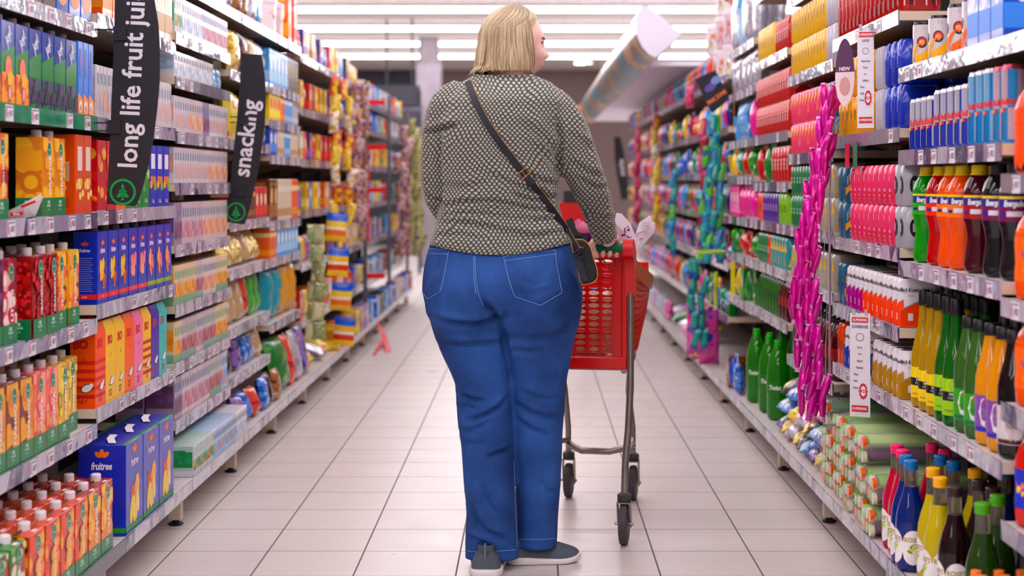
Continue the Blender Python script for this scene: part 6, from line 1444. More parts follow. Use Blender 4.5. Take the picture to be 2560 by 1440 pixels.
for i in range(12):
    for j in range(4): pcell8(b, Vector((-HF+2*HF*(i+.5)/12, .02+LB, fz0+(fz1-fz0)*(j+.5)/4)), X_, Z_, Y_, 2*HF/12, (fz1-fz0)/4, .0125, .0092, .005, RD)
b.box(-HF-.02, HF+.02, LB+.01, LB+.035, fz1, .855, RD); b.obj('front_panel', tr, smooth=0)
b = MB()
for i in range(10):
    for j in range(8):
        y = .02+LB*.55*(j+.5)/8; w = (HWD*.93)*2/10; pcell8(b, Vector((-HWD*.93+w*(i+.5), y, .572)), X_, Y_, Z_, w, LB*.55/8, w*.44, .022, .005, RD)
for j in range(6):
    t0, t1 = .55+.45*j/6, .55+.45*(j+1)/6; a, c_ = sidep(-1, t0, 0), sidep(1, t0, 0); d_, e_ = sidep(1, t1, 0), sidep(-1, t1, 0); g_ = lambda p, k: p.lerp(Vector((0, p.y, p.z)), k)
    b.raw([a, c_, d_, e_], [(0, 1, 2, 3)], RD)
b.obj('basket_floor', tr, smooth=0)
hx = MB().tube([(-HWD+.005, -.055, .943), (HWD-.005, -.055, .943)], .0155, GRN, 20); hx.obj('handle', tr)
# steel
for s in (-1, 1):
    xr = s*(HWD-.002)+s*.012
    MB().tube([(xr, -.004, .80), (xr, -.004, .79), (xr, -.004, .50), (xr-s*.006, -.012, .36), (xr-s*.014, -.018, .27), (xr-s*.018, -.018, .15)], .0115, STL, 12).obj('rear_leg', tr)
    xf = s*.118+.012
    MB().tube([(s*.175, .03, .545), (s*.172, .30, .56), (s*.15, .50, .545), (s*.128, .60, .50), (s*.116, .64, .40), (xf, .655, .26), (xf, .66, .165)], .0105, STL, 12).obj('front_leg', tr)
    MB().tube([(xr, .0, .33), (s*.17, .2, .27), (s*.14, .45, .235), (xf, .655, .21)], .0095, STL, 12).obj('side_rail', tr)
MB().tube([(-HWD-.005, -.002, .555), (HWD+.005, -.002, .555)], .006, STL, 8).obj('cross_bar', tr)
MB().tube([(-.106, .655, .20), (-.09, .64, .192), (-.05, .61, .182), (.05, .61, .182), (.11, .64, .192), (.13, .655, .20)], .013, STL, 12).obj('cross_bar', tr)
def caster(x, y, ztop, r, nm='caster'):
    c = MB(); c.lathe([(.018, ztop-.03), (.022, ztop-.024), (.022, ztop-.006), (.012, ztop)], M('#4a474c', .5), 16, (x, y, 0)); o = c.obj(nm, tr)
    f = MB()
    for s in (-1, 1): f.raw([(x+s*.019+e, y+yy, zz) for e in (0, s*.003) for yy, zz in ((-.024, ztop-.028), (.018, ztop-.028), (.028, r-.012), (.014, r-.016), (-.006, r+.01))], [(0, 1, 2, 3, 4), (9, 8, 7, 6, 5), (0, 5, 6, 1), (1, 6, 7, 2), (2, 7, 8, 3), (3, 8, 9, 4), (4, 9, 5, 0)], STL)
    f.box(x-.021, x+.021, y-.024, y+.018, ztop-.032, ztop-.028, STL); f.obj('fork', o, smooth=0)
    w = MB(); prof = [(r*.5, -.011), (r*.86, -.013), (r*.97, -.011), (r, -.004), (r, .004), (r*.97, .011), (r*.86, .013), (r*.5, .011)]
    w.loft([[(x+h, y+q*cos(a), r+q*sin(a)) for a in [2*pi*j/28 for j in range(28)]] for q, h in prof], RUB)
    w.loft([[(x+h, y+q*cos(a), r+q*sin(a)) for a in [2*pi*j/20 for j in range(20)]] for q, h in ((.002, -.016), (.016, -.016), (.03, -.0125), (.03, .0125), (.016, .016), (.002, .016))], M('#5c555a', .45)); w.obj('wheel', o, smooth=.7)
    MB().tube([(x-.03, y, r), (x+.03, y, r)], .005, STL, 8).obj('axle', o)
for s in (-1, 1): caster(s*(HWD-.002)+s*.012-s*.018, -.02, .165, .066); caster(s*.118+.012, .665, .17, .062)
# ------------------------------------------------------------------ what is in the trolley
bq = thing('bouquet', 'bouquet of pink roses in white paper printed with purple ornaments, in the red trolley', 'flowers', (0, 0, 0))
q = random.Random(2)
def rose_f(c, r, m, name='rose'):
    b = MB()
    for L in range(4):
        n = 5+L
        for i in range(n):
            a = 2*pi*i/n+L*.5; rr = r*(.25+.25*L); V = []
            for u in range(5):
                for v in range(4):
                    aa = a+(u/4-.5)*1.7; k = rr*(.35+.75*sin(v/3*1.7)); V.append((c.x+cos(aa)*k, c.y+sin(aa)*k, c.z-r*.8+r*1.7*(v/3)*(1-.13*L)-(.15*r*((u-2)/2)**2)))
            b.raw(V, [(u*4+v, u*4+v+1, (u+1)*4+v+1, (u+1)*4+v) for u in range(4) for v in range(3)], m)
    return b.obj(name, bq, smooth=2)
PK = M('#e39ac0', .5); PK2 = M('#f0b6d2', .5); PU = M('#6a1f6e', .5); LG = M('#5c8a44', .5)
rose_f(PX(1457, 571, 5.0), .026, PK2); rose_f(PX(1446, 562, 5.06), .022, PK); rose_f(PX(1473, 557, 5.08), .02, PU, 'purple_flower'); rose_f(PX(1462, 592, 5.0), .024, PU, 'purple_flower'); rose_f(PX(1440, 575, 5.1), .018, PK)
b = MB()
for i in range(18):
    c = PX(1470+q.uniform(-28, 24), 588+q.uniform(-16, 20), 5.05); a = q.uniform(0, 6.28); d = Vector((cos(a), .3*sin(a), sin(a)*.6)); s2 = Vector((-d.z, .5, d.x)).normalized()
    b.raw([c, c+d*.014+s2*.007, c+d*.034, c+d*.014-s2*.007, c+d*.015+Vector((0, -.003, 0))], [(0, 1, 4), (1, 2, 4), (2, 3, 4), (3, 0, 4), (0, 3, 2, 1)], LG)
b.obj('leaves', bq, smooth=0)
for i, (x, y) in enumerate(((1420, 560), (1446, 600), (1480, 610))): MB().tube([PX(x+20, y, 5.05), PX(1500, 640, 5.15), PX(1540, 690, 5.25)], .003, LG, 6).obj('stem', bq)
PAP = M('#e6dde8', .45); ORN = M('#6a1f6e', .5); ORG = M('#a7a0ac', .5)
def paper(pts, Y, dy, name='paper_wrap'):
    n = len(pts); b = MB(); P = [PX(x, y, Y)+Vector((0, dy*(i/n), 0)) for i, (x, y) in enumerate(pts)]; c = sum(P, Vector())/n+Vector((0, -.006, 0)); vs = [c]+P+[p+Vector((0, .002, 0)) for p in P]+[c+Vector((0, .002, 0))]
    fs = [(0, i+1, (i+1) % n+1) for i in range(n)]+[(2*n+1, n+(i+1) % n+1, n+i+1) for i in range(n)]+[(i+1, n+i+1, n+(i+1) % n+1, (i+1) % n+1) for i in range(n)]
    b.raw(vs, fs, PAP); return b.obj(name, bq, smooth=0)
p1 = paper([(1590, 582), (1599, 556), (1626, 538), (1629, 552), (1638, 557), (1639, 570), (1634, 584), (1587, 638), (1572, 610)], 5.06, .02)
p2 = paper([(1536, 556), (1541, 532), (1554, 534), (1576, 558), (1586, 583), (1594, 606), (1590, 640), (1566, 640), (1545, 612)], 5.02, .02)
b = MB(); mp = lambda u, v, e: tuple(PX(u, v, 5.045-e*2))
for i in range(12):
    a = 2*pi*i/12; b.flat(circ(1615+8.5*cos(a), 565+9*sin(a), 3.6, 1.7, 10, a)[::-1], mp, ORG)
for i in range(12):
    a = 2*pi*i/12; b.flat(circ(1615+8.5*cos(a), 565+9*sin(a), 2.6, .9, 10, a)[::-1], mp, PAP)
b.flat(circ(1615, 565, 2.6, 2.8, 12)[::-1], mp, ORG); b.obj('printed_flower', p1, smooth=0)
b = MB(); mp = lambda u, v, e: tuple(PX(u, v, 5.00-e*2))
for i in range(16): b.flat(circ(1564+q.uniform(-8, 10), 568+i*1.4+q.uniform(-6, 6), q.uniform(2, 4.5), q.uniform(1, 2), 8, q.uniform(0, 3)), mp, ORN)
for cx, cy, r, a0, a1 in ((1556, 583, 8, -.5, 2.2), (1574, 588, 7, .6, 3.0), (1604, 600, 5, 2.5, 5.6)):
    for i in range(8):
        a, c = a0+(a1-a0)*i/8, a0+(a1-a0)*(i+1)/8; b.flat([(cx+r*cos(a), cy+r*sin(a)), (cx+r*cos(c), cy+r*sin(c)), (cx+(r-2)*cos(c), cy+(r-2)*sin(c)), (cx+(r-2)*cos(a), cy+(r-2)*sin(a))], mp, ORN)
b.obj('printed_ornament', p2, smooth=0)
# groceries at the bottom of the basket
for i, (kn, x, y, lab) in enumerate((('bag_blue', .17, 5.18, 'blue pillow bag lying in the red trolley basket'), ('bag_cream', .20, 5.02, 'cream pillow bag lying in the red trolley, beside the flap'), ('box_dark', .08, 5.12, 'small dark box in the red trolley basket'))):
    o = ctree(KIND[kn]['o']); o.location = (x, y, .58); o.rotation_euler = (0, 0, TA); o['label'] = lab; o['category'] = KIND[kn]['cat']
# distant red basket trolley and its owner seen past the shopper's arm
t2 = thing('shopping_trolley', 'distant red trolley partly hidden behind the torso of the shopper', 'trolley', tuple(PX(1432, 512, 11)*1)[:2]+(0,), 0)
b = MB(); b.loft([[(x*k, y*k, z) for x, y in ((-.16, -.25), (.16, -.25), (.13, .25), (-.13, .25))] for k, z in ((.8, .55), (1, 1.0), (.93, 1.0), (.74, .57))], RD); b.obj('basket', t2, smooth=0)
for x, y in ((-.13, -.2), (.13, -.2), (-.1, .2), (.1, .2)): MB().tube([(x, y, .57), (x, y, .06)], .012, STL, 8).obj('leg', t2); MB().loft([[(x+h, y+.045*cos(a), .045+.045*sin(a)) for a in [2*pi*j/14 for j in range(14)]] for h in (-.012, .012)], RUB).obj('wheel', t2)
o = box_obj('grocery_box', -.07, .07, -.2, .0, .86, 1.09, M('#2c2a30', .5)); o.location = t2.location; tag(o, 'dark box standing in the distant red trolley', 'box')
# ------------------------------------------------------------------ hanging signs
BLK = M('#2b2930', .55); WHT = M('#e9e3ea', .5); SG = M('#1f9a5a', .5)
def blade(label, y, px, text, tx, th, logo_p, th_m=.004, rot=pi/2, name='hanging_sign', blur=None, brk=()):
    t = thing(name, label, 'sign', (0, y, 0))
    P = [((x-CX)*y/F, CH-(yy-CY)*y/F) for x, yy in px]; n = len(P)
    b = MB(); b.raw([(x, 0, z) for x, z in P]+[(x, th_m, z) for x, z in P], [tuple(range(n)), tuple(range(2*n-1, n-1, -1))]+[(i, n+i, n+(i+1) % n, (i+1) % n) for i in range(n)], BLK); bo = b.obj('blade', t, smooth=0)
    mp = lambda u, v, e: (u, -.0008-e*.1, v)
    b = MB(); k = y/F
    if tx:
        (xa, ya), (xb, yb) = tx; vs = text_tris(text, .018)[0]; wd = max(v[0] for v in vs)*2; ln = sqrt((xb-xa)**2+(yb-ya)**2)
        b.text(text, ((xa+xb)/2-CX)*k, CH-((ya+yb)/2-CY)*k, th*k, mp, WHT, rot=atan2(ya-yb, xb-xa), bold=.018, sx=ln/(wd*th)); b.obj('lettering', bo, smooth=0)
    if logo_p:
        cx, cz, r = (logo_p[0]-CX)*k, CH-(logo_p[1]-CY)*k, logo_p[2]*k; b = MB()
        n = 36
        for i in range(n):
            a, c = 2*pi*i/n, 2*pi*(i+1)/n; b.flat([(cx+r*cos(a), cz+r*sin(a)), (cx+r*cos(c), cz+r*sin(c)), (cx+r*.82*cos(c), cz+r*.82*sin(c)), (cx+r*.82*cos(a), cz+r*.82*sin(a))], mp, SG)
        tree = [(0, .68), (.17, .32), (.1, .34), (.34, -.02), (.22, .0), (.50, -.36), (.3, -.42), (.1, -.40), (.08, -.5), (.2, -.62), (-.2, -.62), (-.08, -.5), (-.1, -.40), (-.3, -.42), (-.50, -.36), (-.22, .0), (-.34, -.02), (-.1, .34), (-.17, .32)]
        V = [(0, .0)]+tree
        for i in range(len(tree)):
            a, c = tree[i], tree[(i+1) % len(tree)]; b.flat([(cx, cz-.1*r), (cx+a[0]*r, cz+a[1]*r), (cx+c[0]*r, cz+c[1]*r)], mp, SG, e=.004)
        b.obj('logo', bo, smooth=0)
    for bx, by in brk:
        X, Z = (bx-CX)*k, CH-(by-CY)*k; c = MB(); c.box(min(-1.21, X), X+.03, -.004, .004, Z-.012, Z-.008, BLK); c.box(min(-1.21, X), X+.03, -.004, .004, Z+.010, Z+.014, BLK); c.box(X+.0, X+.035, -.008, .006, Z-.018, Z+.02, BLK); c.obj('bracket', t, smooth=0)
    return t
def curve_pts(L, R): return L+R[::-1]
L1 = [(282, -170), (284, -80), (287, 0), (285, 100), (281, 200), (277, 300), (272, 400), (267, 510)]; R1 = [(340, -170), (364, -80), (386, 0), (396, 60), (400, 130), (399, 200), (393, 270), (384, 340), (372, 410), (356, 470), (344, 508), (336, 515)]
def blade_px(L, R): return [(x, y) for x, y in L]+[(x, y) for x, y in R[::-1]]
blade('black curved hanging sign reading long life fruit juices in white, with green tree logo', 4.20, blade_px(L1, R1), 'long life fruit juices', ((326, 418), (350, -82)), 66, (307, 480, 33), brk=((285, 85), (270, 318)))
L2 = [(604, 133), (600, 200), (592, 300), (584, 380), (575, 460), (566, 540), (567, 556)]; R2 = [(654, 137), (662, 190), (665, 240), (662, 310), (652, 390), (638, 460), (622, 530), (611, 561)]
blade('black curved hanging sign reading snacking in white, with green tree logo', 6.10, blade_px(L2, R2), 'snacking', ((609, 441), (632, 250)), 56, (590, 530, 24), rot=pi/2-.13, brk=((590, 480), (600, 300)))
L3 = [(1535, 342), (1537, 400), (1543, 440), (1554, 500)]; R3_ = [(1551, 342), (1560, 380), (1568, 430), (1573, 497)]
blade('small distant black hanging sign with pale upright lettering on the right side', 16.5, blade_px(L3, R3_), 'aisle', ((1556, 440), (1552, 398)), 13, None, rot=pi/2+.15)
# paper price boards on the right
def board(lab, x, y, z0, z1, w, lines, seal, rz, tilt=0):
    t = thing('price_board', lab, 'sign', (x, y, 0), rz); b = MB(); b.box(-w/2, w/2, 0, .0012, z0, z1, M('#e9e2ea', .4)); bo = b.obj('paper', t, smooth=0)
    b = MB(); mp = mapF(0); H = z1-z0; R = M('#c8353f'); D = M('#4a4650'); b.e = .001
    b.rect(-w*.4, z1-H*.09, w*.4, z1-H*.04, mp, R); b.text('SUPERSPAR', 0, z1-H*.065, H*.026, mp, WHT, bold=.03, sx=.8)
    b.text(lines[0], 0, z1-H*.13, H*.03, mp, D, bold=.02, sx=.8)
    n = 20; cz = z1-H*.23
    for i in range(n):
        a, c = 2*pi*i/n, 2*pi*(i+1)/n; r = w*.2; b.flat([(r*cos(a), cz+r*sin(a)), (r*cos(c), cz+r*sin(c)), (r*.88*cos(c), cz+r*.88*sin(c)), (r*.88*cos(a), cz+r*.88*sin(a))], mp, D)
    for i, s in enumerate(lines[1:]): b.text(s, 0 if i < 4 else -w*.2, z1-H*(.33+.065*i), H*.022, mp, D, bold=.02, sx=.8)
    cz = z0+H*seal; pts = [(w*.16+w*.2*(1+.08*cos(a*12))*cos(a), cz+H*.075*(1+.08*cos(a*12))*sin(a)) for a in [2*pi*i/60 for i in range(60)]]; b.flat(pts, mp, R); b.flat(circ(w*.16, cz, w*.13, H*.05), mp, WHT); b.text('R25', w*.16, cz, H*.03, mp, R, bold=.04, sx=.8)
    b.rect(-w*.4, z0+H*.05, w*.4, z0+H*.11, mp, R); b.text('SUPERSPAR', 0, z0+H*.08, H*.026, mp, WHT, bold=.03, sx=.8)
    b.obj('print', bo, smooth=0)
    for s in (-1, 1): MB().box(s*w*.3-.004, s*w*.3+.004, -.003, .003, z1-.006, z1+.012, M('#b8b4c0', .2)).obj('clip', t, smooth=0)
def zp(py, Y): return CH-(py-CY)*Y/F
YS = 4.62; board('white paper price board headed SUNRIDGE hanging over the cans on the right', (2150-CX)*YS/F, YS, zp(1042, YS), zp(783, YS), .062, ['SUNRIDGE', 'Fruit', 'Juice', 'Blend', 'Nectar', 'Was', 'R32', 'Now'], .25, -radians(25))
YS = 4.60; board('white paper price board in front of the yellow and blue packs, upper right', (2164-CX)*YS/F, YS, zp(320, YS), zp(70, YS), .05, ['JUICES', 'Assorted', 'Pack', '6 x', '200ml', 'Was', 'R38', 'Now'], .30, -radians(25))
t = thing('wobbler', 'oval purple and white tag hanging beside the yellow packs', 'sign', ((2112-CX)*4.75/F, 4.75, zp(180, 4.75)), -radians(35))
b = MB(); O = [(x*.032*(1-.12*z), z*.105) for x, z in circ(0, 0, 1, 1, 28)]; b.raw([(x, 0, z) for x, z in O]+[(x, .001, z) for x, z in O], [tuple(range(28)), tuple(range(55, 27, -1))]+[(i, 28+i, 28+(i+1) % 28, (i+1) % 28) for i in range(28)], M('#e4d4da', .3)); bo = b.obj('card', t, smooth=0)
b = MB(); b.flat([p for p in O if p[1] > -.01], mapF(0), M('#5c3a5c')); b.flat(circ(0, -.045, .018, .03), mapF(0), M('#c8a0a0')); b.text('NEW', 0, .01, .012, mapF(0), M('#e8d8e0'), bold=.04); b.obj('print', bo, smooth=0)
MB().tube([(0, .002, .1), (.02, .01, .125)], .001, M('#c8c4cc', .2, trans=.8), 6).obj('string', t)
t = thing('wobbler', 'tilted dark card with orange lettering hanging from the upper right shelf', 'sign', (0, 8.0, 0)); b = MB(); Q = [(1737, 198), (1788, 175), (1826, 245), (1780, 284)]; P = [PX(x, y, 8.0) for x, y in Q]; P = [(p.x, 0, p.z) for p in P]
b.raw([p for p in P]+[(p[0], .002, p[2]) for p in P], [(3, 2, 1, 0), (4, 5, 6, 7), (0, 1, 5, 4), (1, 2, 6, 5), (2, 3, 7, 6), (3, 0, 4, 7)], M('#232335', .4)); bo = b.obj('card', t, smooth=0)
b = MB(); k = 8.0/F; cx, cz = (1792-CX)*k, zp(243, 8.0); mp = mapF(0); b.text('PINK ZONE', cx, cz, .022, mp, M('#f08a1c'), rot=.62, bold=.04, sx=.8); b.flat(circ((1776-CX)*k, zp(218, 8.0), .035, .02, 16, .6), mp, M('#6a5a9c')); b.flat(circ((1790-CX)*k, zp(200, 8.0), .03, .02, 16, .6), mp, M('#8a9ac8')); b.obj('print', bo, smooth=0)
# torn paper flag on the near left shelf
t = thing('shelf_flag', 'curled white paper flag with red SPAR lettering on the nearest left shelf', 'sign', (0, 0, 0)); b = MB(); k = 3.68
W4 = [(14, 545), (15, 530), (60, 508), (102, 485), (107, 494), (88, 540), (60, 545)]; cxy = PX(60, 522, k-.03); P = [PX(x, y, k+.03*(i % 2)) for i, (x, y) in enumerate(W4)]; n = len(P)
b.raw([cxy]+P+[p+Vector((0, .0015, 0)) for p in P], [(0, (i+1) % n+1, i+1) for i in range(n)]+[tuple(n+1+i for i in range(n))], M('#e6e0e4', .5)); bo = b.obj('paper', t, smooth=0)
b = MB(); mp = lambda u, v, e: tuple(PX(u, v, k-.034-e)); b.flat([(24, 532), (58, 529), (58, 538), (24, 541)], mp, M('#c8353f')); mp2 = lambda u, v, e: tuple(PX(u, -v, k-.036-e)); b.text('SPAR', 41, -535, 6, mp2, WHT, bold=.05); b.flat([(52, 514), (88, 500), (90, 506), (54, 521)], mp, M('#c8353f')); b.obj('print', bo, smooth=0)
# green and red shelf talkers under the yellow packs
for px, c, lb in ((2118, '#c02a4a', 'small red shelf talker under the yellow packs'), (2138, '#1f6a4a', 'small green shelf talker under the yellow packs')):
    y = 1.018*F/(px-CX); o = MB().box(-.03, .03, -.001, .001, -.04, .04, M(c, .4)).rect(-.02, -.02, .02, -.01, mapF(.001), WHT).obj('shelf_talker', smooth=0); o.location = (1.018, y, 1.235); o.rotation_euler = (0, 0, -pi/2); tag(o, lb, 'sign')
# ------------------------------------------------------------------ hanging strips of packets
def sachet(name, w, h, t, cols, art=0, seed=0, twist=True):
    b = bag('_'+name, w, h, t, cols, '-', seed, art=art, nx=6, ny=10, obn='packet'); return b
def strip(name, lab, cat, x, y, zt, zb, proto, h, strands=1, sp=.03, rz=0, jr=.3, ox=lambda f, s: 0, grp='hanging strips of packets', scale=1, ov=.9):
    t = thing(name, lab, cat, (x, y, 0), rz, grp); q = random.Random(int(x*1000+y*77))
    for s in range(strands):
        n = max(1, min(int((zt-zb)/(h*ov)), 95//strands)); st = (zt-zb)/n
        MB().tube([(ox(0, s)+(s-(strands-1)/2)*sp*.3, .012, zt), (ox(1, s)+(s-(strands-1)/2)*sp, .012, zb)], .0008, M('#c8c4cc', .3), 5).obj('cord', t)
        for i in range(n):
            f = (i+.5)/n; o = bpy.data.objects.new(proto[(i+s) % len(proto)].data.name, proto[(i+s) % len(proto)].data); COL.objects.link(o); o.name = 'packet'; o.parent = t; o.scale = (scale,)*3
            o.location = (ox(f, s)+(s-(strands-1)/2)*sp*(.3+.7*f)+q.uniform(-.003, .003), q.uniform(-.006, .006)-(s % 2)*.012, zt-st*(i+1)); o.rotation_euler = (q.uniform(-.12, .12), q.uniform(-jr, jr)*.5+.12, q.uniform(-jr, jr)*2)
    return t
def fish(c, c2, c3, seed):
    b = MB(); q = random.Random(seed); R_ = [(.0085, .0010, 0), (.0075, .0014, .006), (.0065, .004, .014), (.0105, .008, .03), (.0135, .011, .052), (.0120, .009, .075), (.0080, .005, .092), (.0085, .0012, .098), (.0085, .0008, .103)]
    m = [M(c, .2, metal=.35, coat=1), M(c2, .2, metal=.35, coat=1), M(c3, .2, metal=.35, coat=1)]
    rg = [[(x*cos(2*pi*j/12)*(1+.12*noise.noise(Vector((j, i, seed)))), y*sin(2*pi*j/12)+.002*noise.noise(Vector((j*.7, i, seed+3))), z) for j in range(12)] for i, (x, y, z) in enumerate(R_)]
    b.loft(rg, lambda k: m[[1, 1, 0, 0, 0, 0, 2, 1][min(k, 7)]]); return b.obj('packet', link=False, smooth=1.3)
mag = [fish('#d828a0', '#f08ad0', '#9a1c7c', 1), fish('#c41c90', '#f0a4d8', '#7a1868', 2), fish('#d83aa8', '#d84ab0', '#e8a0d0', 3)]
def oxm(f, s): return -.10*min(1, f*1.6)+.09*max(0, f-.55)
strip('candy_strip', 'long bunch of magenta foil fish-shaped sweets hanging in front of the pink packs', 'sweets', .985, 5.02, 1.42, .36, mag, .085, 4, .024, -radians(15), .5, oxm, ov=.62, scale=1.08)
MB_ = MB().tube([(1.005, 5.13, 1.45), (1.005, 5.13, .50)], .004, M('#c8c4cc', .2, metal=.5), 6).obj('strip_rod'); tag(MB_, 'thin clear rod carrying the magenta sweets', 'rod')
blu = [sachet('blu%d' % i, .045, .12, .035, c, 3, 5+i) for i, c in enumerate((['#1478a8', '#2ca0b8', '#8ac83c'], ['#1c50a0', '#189a8c', '#1478a8'], ['#2c8ac8', '#5ab83c', '#14688c']))]
strip('candy_strip', 'bunch of blue and green foil packets hanging on the right', 'sweets', .96, 8.0, 1.47, .72, blu, .11, 3, .05, 0, .4, lambda f, s: -.03*f, ov=.7)
strip('candy_strip', 'lower bunch of blue foil packets hanging near the bottom shelf, right', 'sweets', .88, 8.15, .72, .25, [blu[1]], .11, 2, .06, 0, .4, ov=.8)
crm = [sachet('crm%d' % i, .05, .12, .03, c, 2, 9+i) for i, c in enumerate((['#a81848', '#c83c6c', '#8a1438'], ['#c02458', '#a81848', '#d8688a']))]
strip('candy_strip', 'narrow strip of crimson packets hanging left of the blue ones', 'sweets', .98, 8.7, 1.50, .90, crm, .11, 1, 0, 0, .3)
pnk = [sachet('pnk%d' % i, .12, .30, .07, c, 3, 13+i) for i, c in enumerate((['#c81c8c', '#e04aa8', '#3c4ab0'], ['#d82c9c', '#b81480', '#e8a83c']))]
for i, (x, y) in enumerate(((.93, 8.65), (.95, 8.42), (.97, 8.2))):
    o = bpy.data.objects.new('toy_bag', pnk[i % 2].data); COL.objects.link(o); o.location = (x, y, .161); o.rotation_euler = (0, 0, -.3+i*.3); tag(o, ['leftmost', 'middle', 'rightmost'][i]+' of three tall magenta bags on the bottom right shelf', 'toy bag', 'tall magenta bags')
noo = [sachet('noo%d' % i, .115, .155, .03, c, 0, 17+i) for i, c in enumerate((['#e0b81c', '#d87a2c', '#e8dcc8', '#e8c81c', '#2c6ad0', '#2458b8'], ['#e8c41c', '#c84a2c', '#e8e0d0', '#e0b81c', '#2c6ad0', '#1f50b0']))]
strip('snack_strip', 'strip of blue and yellow snack sachets hanging at the left', 'snacks', -1.05, 8.05, 1.02, .28, noo, .155, 1, 0, .1, .12, lambda f, s: .0+.05*f, ov=1.0)
grn = [sachet('grn%d' % i, .07, .10, .03, c, 2, 21+i) for i, c in enumerate((['#b8b48a', '#8a9a5c', '#d8d0b0'], ['#a8a878', '#c8c098', '#7c8a4c']))]
strip('snack_strip', 'strip of pale olive sachets hanging left of the blue and yellow strip', 'snacks', -1.14, 8.0, .93, .32, grn, .1, 2, .04, .1, .3)
yel = [sachet('yel%d' % i, .06, .13, .035, c, 2, 25+i) for i, c in enumerate((['#e8c01c', '#c84a1c', '#2c5ab0'], ['#d8a02c', '#e8d04a', '#b83c1c'], ['#c89a3c', '#e8e0d0', '#d86a1c']))]
pur = [sachet('pur%d' % i, .06, .13, .035, c, 2, 29+i) for i, c in enumerate((['#6a2c8a', '#a87a5c', '#d8c0c8'], ['#8a4aa0', '#c8a09a', '#5c2c6a']))]
olv = [sachet('olv%d' % i, .06, .12, .03, c, 2, 33+i) for i, c in enumerate((['#a8a05c', '#6a6a3c', '#c8c08a'], ['#8a8a4a', '#c0b878', '#5c5c34']))]
for i, (px, Y, py0, py1, pr, ds) in enumerate(((815, 8.75, 200, 600, yel, 'yellow and red'), (845, 9.1, 205, 560, yel, 'yellow foil'), (868, 9.5, 215, 560, pur, 'purple and brown'), (888, 9.9, 215, 600, pur, 'lilac and cream'),
        (1000, 13.2, 330, 640, pur, 'dark purple'), (985, 12.6, 400, 640, pur, 'slim purple'), (1020, 14.4, 310, 640, olv, 'olive gold'), (1035, 15.2, 330, 620, olv, 'dull green'))):
    x = (px-CX)*Y/F+.05; strip('snack_strip', 'hanging strip of %s sachets, %s from the near end on the left' % (ds, ordn(i+1)), 'snacks', x, Y, zp(py0, Y), zp(py1, Y), pr, .12, 1, .05, 0, .4, ov=.85, scale=1 if i < 4 else 1.3)
for i, (px, Y, py0, py1, pr, ds) in enumerate(((1745, 9.0, 215, 270, crm, 'short pink'), (1700, 10.5, 430, 640, blu, 'blue'), (1660, 12, 300, 560, yel, 'yellow'), (1610, 14, 330, 560, pnk and crm, 'crimson'))):
    x = (px-CX)*Y/F-.06; strip('candy_strip', 'strip of %s packets hanging in the toy bays, %s from the near end' % (ds, ordn(i+1)), 'sweets', x, Y, zp(py0, Y), zp(py1, Y), pr, .12, 1, .05, 0, .4, ov=.85, scale=1.2)
# red shelf frames of the left racks
def redframe(lab, Y, bars, vert=None):
    t = thing('promotion_frame', lab, 'display frame', (-1.205, Y, 0)); m = M('#d8181c', .4)
    for z in bars: MB().box(0, .15, -.01, .02, z-.018, z+.018, m).obj('bar', t, smooth=0)
    if vert: MB().box(.0, .035, -.015, .0, vert[0], vert[1], m).obj('side_strip', t, smooth=0)
redframe('bright red bar on the dark left rack, highest', 10.9, [zp(256, 10.9)]); redframe('bright red frame with a long upright strip on the dark left rack', 10.95, [zp(368, 10.95), zp(475, 10.95)], (zp(605, 10.95), zp(365, 10.95))); redframe('bright red bar low on the dark left rack', 10.9, [zp(690, 10.9)])
# dark uprights of the far left racks
for i, Y in enumerate((10.62, 12.4, 14.2)):
    o = MB().box(-.013, .013, -.016, .016, .163, 1.85, M('#5c5a66', .5)).obj('rack_post', smooth=0); o.location = (-1.165, Y, 0); tag(o, 'dark grey steel post in front of the left racks, %s from the near end' % ordn(i+1), 'post', 'dark rack posts')
# red ribbon lying on the floor by the left shelf
t = MB(); t.raw([(x, y, z) for x, y, z in ((-.98, 10.2, .002), (-.95, 10.3, .002), (-1.03, 10.8, .05), (-1.06, 10.75, .05), (-1.115, 11.0, .14), (-1.122, 10.95, .14), (-1.06, 10.1, .002), (-1.04, 10.05, .002))], [(0, 1, 2, 3), (3, 2, 4, 5), (6, 7, 2, 3)], M('#c8323c', .5)); o = t.obj('ribbon', smooth=0); sd = o.modifiers.new('s', 'SOLIDIFY'); sd.thickness = .002; tag(o, 'crumpled red ribbon trailing from the left bottom shelf onto the floor', 'ribbon')
# clear scanning racket toy and yellow stick hanging on the right
t = thing('toy_racket', 'yellow-green toy racket hanging by the bottle shelves on the right', 'toy', (.97, 7.6, .62))
MB().tube([(-.05+.075*cos(a), 0, .19+.11*sin(a)) for a in [2*pi*i/24 for i in range(24)]], .006, M('#9ab84a', .3), 8, closed=True).obj('rim', t); MB().lathe([(.001, 0), (.068, 0.001), (.001, .002)], M('#c8d8b8', .1, trans=.9), 24).obj('face', t); t.children[-1].rotation_euler = (pi/2, 0, 0); t.children[-1].location = (-.05, 0, .19); MB().tube([(-.05, 0, .08), (-.05, 0, -.1)], .01, M('#b8c81c', .3), 10).obj('grip', t)
o = MB().box(-.010, .010, -.006, .006, 0, .16, M('#e8d81c', .3)).obj('toy_stick', smooth=0); o.location = (.985, 7.45, .60); tag(o, 'upright flat yellow stick toy hanging beside the racket', 'toy')
